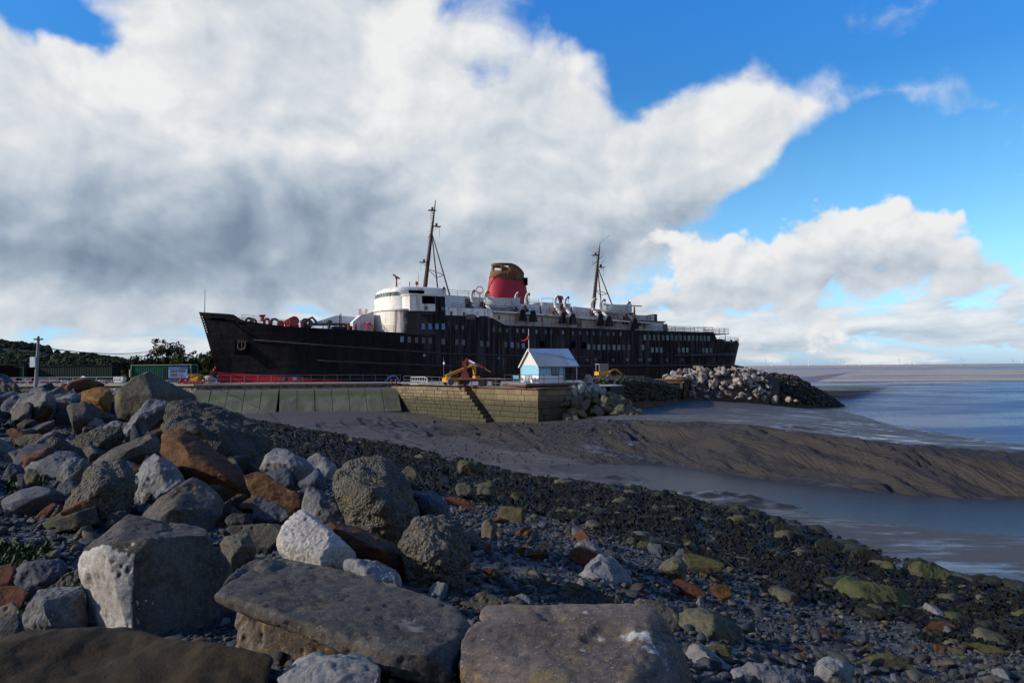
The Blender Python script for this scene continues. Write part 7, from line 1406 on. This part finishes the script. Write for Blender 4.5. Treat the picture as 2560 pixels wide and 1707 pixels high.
def put(me, loc, size, name, label, cat, group, r, tilt=0.5, asp=(0.75, 1.25)):
    o = link(name, me, None, tuple(loc)); o.rotation_euler = (r.uniform(-tilt, tilt), r.uniform(-tilt, tilt), r.uniform(0, 6.28)); o.scale = (size * r.uniform(*asp), size * r.uniform(*asp), size * r.uniform(*asp)); return tag(o, label, cat, group, 'thing')
def ground(px, D): q = ray(px, 1000); xy = np.array([[q[0] * D, D]]); return np.array([xy[0, 0], D, float(shore_z(xy)[0])])
r = np.random.default_rng(21)
# boulders filling the left bank
LK = ['lime', 'lime', 'dark', 'dark', 'blue', 'conga', 'conga', 'brown', 'conc', 'conc', 'red']
for i in range(285):
    px, D = r.uniform(-120, 640), math.exp(r.uniform(math.log(12.0), math.log(60)))
    if px > 380 and D > 26: continue
    p = ground(px, D); s = min(1.9, D * 0.042) * r.uniform(0.5, 1.5); kd = LK[r.integers(len(LK))]
    if px < 170 and D < 15.5: s *= 0.5
    put(VAR[kd][r.integers(3)], p + (0, 0, 0.22 * s), s, 'rock', 'rough boulder filling the gaps between the larger rocks of the left bank', 'rock', 'rocks filling the gaps of the left bank', r)
PLATE = variants(['conc', 'lime', 'concl', 'blue'], 4, flat=(0.22, 0.45), res=0.5, name='slab', plate=True)
for i in range(60):
    px, D = r.uniform(-100, 620), math.exp(r.uniform(math.log(11.5), math.log(46)))
    if px > 400 and D > 24: continue
    p = ground(px, D); s = min(2.0, D * 0.05) * r.uniform(0.7, 1.5); kd = ('conc', 'lime', 'concl', 'blue')[r.integers(4)]; put(PLATE[kd][r.integers(4)], p + (0, 0, 0.2 * s), s, 'broken_slab', 'angular broken slab tilted among the rocks of the left bank', 'slab', 'broken slabs tilted among the rocks of the left bank', r, 0.8)
for i in range(135):       # wedged between the nearest rocks
    px, D = r.uniform(-60, 1300), r.uniform(7.0, 14.0)
    if px > 700 and D < 8.5 and px < 1000: continue
    p = ground(px, D); s = r.uniform(0.16, 0.46); kd = LK[r.integers(len(LK))]; put(VAR[kd][r.integers(3)], p + (0, 0, 0.1 * s), s, 'stone', 'fist to head sized stone wedged between the foreground rocks', 'stone', 'stones wedged between the foreground rocks', r)
# stones one can pick out on the shingle
SKD = ['brown', 'olive', 'olive', 'tan', 'tan', 'tan', 'dark', 'dark', 'lime', 'blue', 'conga', 'conc']
for i in range(270):
    px, D = r.uniform(1050, 2650), math.exp(r.uniform(math.log(7.5), math.log(26)))
    p = ground(px, D)
    if p[2] < -3.4: continue
    s = min(0.8, 0.17 * math.exp(r.normal(0, 0.5))) * (1 + 0.7 * (D > 14)); kd = SKD[r.integers(len(SKD))]; kd = ('red', 'red', 'brown', 'conga')[r.integers(4)] if 1150 < px < 1560 and 12 < D < 19 and r.random() < 0.5 else kd; put(VAR[kd][r.integers(3)], p + (0, 0, 0.12 * s), s, 'cobble', 'loose stone lying on the dark shingle slope', 'stone', 'loose stones on the shingle slope', r, 0.35, (0.6, 1.4))
# --- shingle: tens of thousands of pebbles
def ico(n):
    bm = bmesh.new(); bmesh.ops.create_icosphere(bm, subdivisions=n, radius=0.5); bm.verts.ensure_lookup_table(); V = np.array([v.co for v in bm.verts]); Fc = np.array([[v.index for v in f.verts] for f in bm.faces]); bm.free(); return V, Fc
def scatter_mesh(name, mat, pos, size, r, base=2, flat=(0.45, 0.8), lump=0.28, cut=0, smooth=False, mats=None, midx=None, nv=14):
    V0, F0 = ico(base); vs = []
    for k in range(nv):
        q = V0 * (1, r.uniform(0.6, 1), r.uniform(*flat)); q = q * (1 + lump * fbm(V0 * (2.2 if lump < 0.7 else 3.4) + 11.3 * k, 2 if lump < 0.7 else 4)[:, None]); q = np.sign(q) * np.abs(q) ** 0.88 * 0.92
        for _ in range(cut): d = r.normal(size=3); d /= np.linalg.norm(d); s_ = q @ d; q = q - d[None] * (np.maximum(0, s_ - np.quantile(s_, r.uniform(0.62, 0.85))) * 0.95)[:, None]
        vs.append(q * (1.2 if cut else 1))
    vs = np.array(vs); n = len(pos); k = r.integers(0, nv, n); a = r.uniform(0, 6.28, n); t = r.normal(0, 0.35, n); ca, sa, ct, st_ = np.cos(a), np.sin(a), np.cos(t), np.sin(t); P = vs[k] * np.asarray(size)[:, None, None] * r.uniform(0.8, 1.2, (n, 1, 3))
    X, Y, Z = P[..., 0], P[..., 1], P[..., 2]; Y, Z = Y * ct[:, None] - Z * st_[:, None], Y * st_[:, None] + Z * ct[:, None]; X, Y = X * ca[:, None] - Y * sa[:, None], X * sa[:, None] + Y * ca[:, None]
    V = np.stack([X, Y, Z], -1) + np.asarray(pos)[:, None, :]; Q = F0[None] + (np.arange(n) * len(V0))[:, None, None]; m = None if midx is None else np.repeat(midx, len(F0))
    return link(name, mesh_np(name, V.reshape(-1, 3), Q.reshape(-1, 3), mat, smooth, mats, m))
def pebble_mat(name, stops, moss=0.0):
    m, b, bs = new_mat(name); P = coords(b); rd = b.n('ShaderNodeNewGeometry').outputs['Random Per Island']; c = b.ramp(rd, stops); c.node.color_ramp.interpolation = 'CONSTANT'; n = b.noise(P, 9, 5, 0.65); c = b.mix(b.mul(n, 0.55), c, (0.022, 0.022, 0.022))
    if moss: c = b.mix(b.mul(b.step(b.noise(P, 1.2, 5, 0.6), 0.45, 0.62), moss), c, (0.045, 0.050, 0.012))
    b.put(bs.inputs['Base Color'], c); bs.inputs['Roughness'].default_value = 0.75; bs.inputs['Specular IOR Level'].default_value = 0.25; bump(b, bs, b.noise(P, 30, 4, 0.6), 0.3, 0.01); return m
M_PEB = pebble_mat('mixed_pebbles', [(0, (0.025, 0.028, 0.033)), (0.30, (0.040, 0.042, 0.046)), (0.52, (0.016, 0.017, 0.021)), (0.66, (0.061, 0.060, 0.056)), (0.78, (0.072, 0.060, 0.043)), (0.88, (0.036, 0.022, 0.014)), (0.93, (0.094, 0.090, 0.086)), (0.965, (0.068, 0.026, 0.014)), (0.990, (0.158, 0.151, 0.144))])
n = 40000; px = r.uniform(-150, 2750, n); D = np.exp(r.uniform(math.log(5.0), math.log(34), n)); near_ = np.arange(n) < 5000; D[near_] = r.uniform(2.2, 7.0, 5000); px[near_] = r.uniform(-2500, 5000, 5000); rx = np.array([ray(a, 1000)[0] for a in (0, 2560)]); X = (rx[0] + (rx[1] - rx[0]) * px / 2560) * D; xy = np.column_stack([X, D]); z = shore_z(xy)
keep = (z > -2.6 - r.exponential(0.9, n)); xy, z, D = xy[keep], z[keep], D[keep]; s = np.maximum(0.0062 * D, np.exp(r.normal(math.log(0.060), 0.62, len(D)))); s = np.minimum(s, 0.34)
tag(scatter_mesh('shingle', M_PEB, np.column_stack([xy, z + 0.12 * s]), s, r, base=2, lump=0.4, flat=(0.4, 0.75), cut=7), 'dark mixed shingle covering the upper foreshore', 'shingle', kind='stuff')
# --- seaweed: rocks smothered in black wrack below the tide line
M_WEED = RM['weed']
M_FROND = pebble_mat('bladder_wrack', [(0, (0.005, 0.0045, 0.002)), (0.4, (0.010, 0.008, 0.003)), (0.68, (0.018, 0.014, 0.004)), (0.88, (0.030, 0.025, 0.006)), (0.97, (0.048, 0.050, 0.009))]); M_FROND.node_tree.nodes['Principled BSDF'].inputs['Roughness'].default_value = 0.55; M_FROND.node_tree.nodes['Principled BSDF'].inputs['Specular IOR Level'].default_value = 0.12
n = 110000; px = r.uniform(300, 2800, n); D = np.exp(r.uniform(math.log(11), math.log(98), n)); X = (rx[0] + (rx[1] - rx[0]) * px / 2560) * D; xy = np.column_stack([X, D]); z = shore_z(xy); gap = z - mud_z(xy)
edge = fbm(np.column_stack([xy * 0.35, np.zeros(n)]), 3); clump = fbm(np.column_stack([xy * 1.1 / np.maximum(1, D / 25)[:, None], np.zeros(n)]), 3); keep = (r.random(n) < smooth01(clump, -0.35, 0.12) + 0.06) & ((z < -2.55 + 0.9 * edge - 0.25 * (D > 30)) | ((D > 27) & (z < -0.2))) & (gap > -0.25) & (D > 12); xy, z, D = xy[keep], z[keep], D[keep]
rim = np.exp(-((z - mud_z(xy)) / 0.5) ** 2)
kk = r.random(len(D)) < 0.06; sz = np.minimum(1.2, (0.0095 * D[kk] + 0.12) * np.exp(r.normal(-0.1, 0.40, kk.sum())) * (1 + 1.3 * rim[kk])); 
mi = np.where(r.random(kk.sum()) < 0.60 + 0.35 * rim[kk], 0, np.where(r.random(kk.sum()) < 0.8, 1, 2))
tag(scatter_mesh('seaweed_rocks', None, np.column_stack([xy[kk], z[kk] + 0.05 * sz]), sz, r, base=3, lump=0.75, smooth=True, mats=[M_WEED, RM['tan'], RM['moss']], midx=mi), 'low stones smothered in dark seaweed along the mud', 'stones', kind='stuff')
q = np.column_stack([xy, z])[:52000]; Dq = D[:52000]; n = len(q); L = []; Fq = []
for k in range(5):
    a = r.uniform(0, 6.28, n); ln = np.minimum(0.40, 0.0055 * Dq + 0.045) * r.uniform(0.4, 1.9, n); w = ln * 0.13; d = np.column_stack([np.cos(a), np.sin(a), np.zeros(n)]); sd = np.column_stack([-np.sin(a), np.cos(a), np.zeros(n)]); h = ln * r.uniform(0.15, 0.75, n); b0 = q + d * 0.1 * ln[:, None]; up_ = np.column_stack([np.zeros((n, 2)), h])
    m0 = b0 + d * (0.5 * ln)[:, None] + up_; e0 = b0 + d * (1.2 * ln)[:, None] + up_ * 0.1; w_ = w[:, None]; L.append(np.stack([b0 - sd * w_, b0 + sd * w_, m0 + sd * w_ * 1.5, m0 - sd * w_ * 1.5, e0 + sd * w_ * 0.5, e0 - sd * w_ * 0.5], 1))
V = np.concatenate(L); I = (np.arange(len(V)) * 6)[:, None]; Q = np.concatenate([I + [0, 1, 2, 3], I + [3, 2, 4, 5]])
tag(link('seaweed', mesh_np('seaweed', V.reshape(-1, 3), Q, M_FROND)), 'black and olive wrack draped over the lower foreshore', 'seaweed', kind='stuff')
# --- grass on the left
M_GRASS = leaf_mat('grass_blades', (0.007, 0.014, 0.003), (0.034, 0.060, 0.007)); n = 2600; px = np.concatenate([r.uniform(-40, 130, n - 900), r.uniform(20, 120, 900)]); D = np.concatenate([r.uniform(8.0, 10.6, n - 900), r.uniform(14.5, 17.5, 900)]); pos = np.array([ground(a, d) for a, d in zip(px, D)]); a = r.uniform(0, 6.28, n); d = np.column_stack([np.cos(a), np.sin(a), np.zeros(n)]); h = r.uniform(0.04, 0.15, n)[:, None]; sd = np.column_stack([-np.sin(a), np.cos(a), np.zeros(n)]) * 0.018; tp = pos + d * h * 0.6 + np.column_stack([np.zeros((n, 2)), h]); V = np.stack([pos - sd, pos + sd, tp + sd * 0.7, tp - sd * 0.7], 1).reshape(-1, 3)
tag(link('grass', mesh_np('grass', V, np.arange(4 * n).reshape(-1, 4), M_GRASS)), 'patch of low green grass between the rocks at the left', 'grass', kind='stuff')

# --- heaps beyond the mud
def mound(name, cols, mat, back=7.0, bump_=0.35, foot=-6.5, kind='structure', label=None, cat=None):
    """cols: (px, y of foot, D of foot, y of crest, D of crest)"""
    c = np.array(cols, float); px = np.arange(c[0, 0], c[-1, 0] + 1, 4.0); I = [np.interp(px, c[:, 0], c[:, k]) for k in range(1, 5)]; rows = []
    A = np.array([at(x, y, d) for x, y, d in zip(px, I[0], I[1])]); B = np.array([at(x, y, d) for x, y, d in zip(px, I[2], I[3])]); A0 = A.copy(); A0[:, 2] = foot; A0[:, 1] -= 0.4; rows.append(A0)
    for v in np.linspace(0, 1, 12): p = A + (B - A) * v; p[:, 2] += 0.0 + bump_ * fbm(p * 0.5, 4) * (0.3 + 0.7 * math.sin(math.pi * min(1, v + 0.2)) if v > 0 else 0.2); p[:, 2] += 0.25 * (B - A)[:, 2] * math.sin(math.pi * v) * 0.6; rows.append(p)
    for f in (0.35, 1.0): p = B.copy(); p[:, 1] += back * f; p[:, 2] = B[:, 2] * (1 - f * 0.6) + (-1.5) * f * 0.6; rows.append(p)
    C = B.copy(); C[:, 1] += back * 1.4; C[:, 2] = foot; rows.append(C); n_ = len(px); V = np.concatenate(rows); J = np.arange(n_ - 1); Q = np.concatenate([np.stack([k * n_ + J, k * n_ + J + 1, (k + 1) * n_ + J + 1, (k + 1) * n_ + J], 1) for k in range(len(rows) - 1)]); o = tag(link(name, mesh_np(name, V, Q, mat, True)), label, cat, kind=kind); return c
def on_mound(c, r, v=None, px=None):
    px = r.uniform(c[0, 0], c[-1, 0]) if px is None else px; v = r.uniform(0, 1) if v is None else v; I = [np.interp(px, c[:, 0], c[:, k]) for k in range(1, 5)]; A, B = at(px, I[0], I[1]), at(px, I[2], I[3]); p = A + (B - A) * v; p[2] += 0.15 * (B - A)[2] * math.sin(math.pi * v); return p
M_EARTH = rock_mat('brown_earth', (0.050, 0.036, 0.026), (0.120, 0.088, 0.062), 0.6, scale=0.5); M_BANK = rock_mat('dark_weedy_bank', (0.018, 0.018, 0.012), (0.060, 0.056, 0.040), 0.5, 0, 0.6, scale=0.6)
cQ = mound('rock_bank', [(1412, 1066, 93.6, 1000, 95), (1440, 1060, 93.8, 966, 97.5), (1480, 1056, 94.3, 966, 99.5), (1520, 1056, 95, 990, 100), (1560, 1054, 95.5, 1018, 99), (1600, 1054, 96, 1046, 98)], M_BANK, back=10)
for i in range(96):
    p = on_mound(cQ, r, v=(i % 48) / 48 * 1.08 if i < 48 else r.uniform(0, 1)); top = p[2] > -1.3; kd = 'bigpale' if top else 'bigtan'; s = r.uniform(1.5, 2.5) if i < 66 else r.uniform(0.7, 1.2)
    put(BIG[kd][r.integers(4)], p + (0, -0.75, 0.25), s, 'boulder', 'pale boulder on the upper part of the heap beside the blue hut' if top else 'algae stained boulder on the lower part of the heap against the quay wall', 'boulder', 'pale boulders at the top of the quay heap' if top else 'stained boulders at the foot of the quay heap', r, 0.6)
cE = mound('earth_bank', [(1470, 975, 112, 945, 116), (1500, 985, 113, 940, 117), (1550, 992, 114, 938, 118), (1610, 996, 117, 940, 121), (1650, 998, 122, 950, 126), (1700, 996, 132, 965, 136)], M_EARTH, back=14)
n = 900; pos = np.array([on_mound(cE, r, v=r.uniform(-0.05, 0.62) ** 1.0) for _ in range(n)]); sz = r.uniform(0.3, 1.0, n); tag(scatter_mesh('mossy_rubble', None, pos + (0, -0.15, 0.05), sz, r, base=2, flat=(0.2, 0.5), lump=0.4, cut=6, mats=[RM['moss'], RM['tan'], RM['dark'], M_BANK], midx=r.choice(4, n, p=(0.34, 0.26, 0.2, 0.2))), 'mossy rubble facing the earth bank left of the barge', 'rubble', kind='stuff')
n = 140; pos = np.array([on_mound(cE, r, v=r.uniform(0.6, 1.0)) for _ in range(n)]); tag(scatter_mesh('earth_clods', None, pos, r.uniform(0.12, 0.4, n), r, base=2, mats=[RM['limew'], M_EARTH], midx=r.choice(2, n, p=(0.35, 0.65))), 'clods and pale stones on top of the earth bank', 'clods', kind='stuff')
cG = mound('breakwater', [(1880, 1003, 147, 932, 156), (1940, 1005, 150, 936, 158), (1990, 1008, 152, 943, 160), (2040, 1012, 155, 972, 160), (2080, 1015, 158, 996, 161), (2106, 1018, 161, 1015, 163)], M_BANK, back=8)
n = 1500; pos = np.array([on_mound(cG, r) for _ in range(n)]); sz = r.uniform(0.35, 1.2, n); tag(scatter_mesh('breakwater_rocks', None, pos + (0, -0.1, 0.1), sz, r, base=2, flat=(0.4, 0.8), lump=0.4, cut=6, mats=[M_WEED, RM['tan'], RM['dark'], RM['olive'], M_EARTH], midx=np.where(pos[:, 2] > -0.6, r.choice([4, 1, 2], n, p=(0.6, 0.2, 0.2)), r.choice([0, 1, 2, 3], n, p=(0.45, 0.15, 0.25, 0.15)))), 'dark weedy rocks of the low breakwater running into the sea', 'rocks', kind='stuff')
cR = mound('rubble_base', [(1640, 990, 139, 955, 144), (1690, 994, 140, 932, 147), (1745, 997, 141, 925, 148), (1800, 1000, 142, 929, 149), (1850, 1001, 143, 926, 150), (1900, 1000, 145, 932, 152), (1950, 1000, 148, 945, 153)], M_EARTH, back=6)
for i in range(215):
    v = r.uniform(0, 1.0) if i > 30 else r.uniform(0.85, 1.02); px_ = r.uniform(1690, 1925) if v < 0.5 else r.uniform(1660, 1915); p = on_mound(cR, r, v, px_); kd = ('rub', 'rub', 'rubb')[r.integers(3)]; s = r.uniform(1.0, 2.7) * (0.75 if v < 0.3 else 1)
    put(SLAB[kd][r.integers(7)] if r.random() < 0.85 else BIG['rub'][r.integers(4)], p + (0, -0.3, 0.3), s, 'slab', 'broken concrete slab in the pale heap below the stern', 'slab', 'broken slabs heaped below the stern', r, 1.0)
for px_, py_, s, lab in ((1906, 999, 1.7, 'pale block lying at the foot of the rubble left of the square one'), (1938, 999, 2.2, 'squarest pale block on the beach right of the rubble heap'), (1972, 1000, 1.9, 'pale block lying nearer the breakwater than the square one'), (1990, 1005, 1.2, 'small round pale stone alone on the mud by the breakwater')):
    put(BIG['rub'][r.integers(4)], at(px_, py_, 146) + (0, 0, 0.2), s, 'boulder', lab, 'boulder', None, r, 0.3)
# small stones strewn over the mud below the quay steps
n = 420; px = r.uniform(1080, 1560, n); zz = r.uniform(1062, 1150, n); pos = []
for a, y in zip(px, zz):
    p = at_z(a, y, -5.0); k = mud_z(np.array([[p[0], p[1]]]))[0]; p = at_z(a, y, min(k, -4.0)); pos.append((p[0], p[1], float(mud_z(np.array([[p[0], p[1]]]))[0]) + 0.03))
tag(scatter_mesh('mud_stones', M_PEB, np.array(pos), r.uniform(0.10, 0.30, n) * np.where(r.random(n) < 0.04, 2.2, 1), r), 'small stones strewn over the mud below the quay', 'stones', kind='stuff')

# woodland on the hills
M_WOODS = [plain('wood_dark', (0.010, 0.015, 0.010), 0.9, var=0.4, scale=0.05, spec=0.05), plain('wood_green', (0.020, 0.028, 0.012), 0.9, var=0.4, scale=0.05, spec=0.05), plain('wood_olive', (0.034, 0.042, 0.018), 0.9, var=0.4, scale=0.05, spec=0.05)]
for (rows_, px_, D_), cnt, sz_, pr, lab in zip(HILL, (5200, 2600), (13, 10), ((0.72, 0.22, 0.06), (0.3, 0.45, 0.25)), ('dark wood covering the far ridge at the left', 'scattered trees on the low hill behind the yard')):
    i = r.integers(1, 8, cnt); j = r.integers(0, len(px_), cnt); pos = rows_[i, j] + r.normal(size=(cnt, 3)) * (2, 20, 0.5); s = sz_ * r.uniform(0.6, 1.35, cnt); keep = (px_[j] > -120) & ((cnt < 3000) | (fbm(pos * 0.008, 3) > -0.16)); pos, s = pos[keep], s[keep]
    tag(scatter_mesh('wood', None, pos, s, r, base=3, flat=(0.8, 1.1), lump=0.75, mats=M_WOODS, midx=r.choice(3, len(pos), p=pr)), lab, 'wood', kind='stuff')
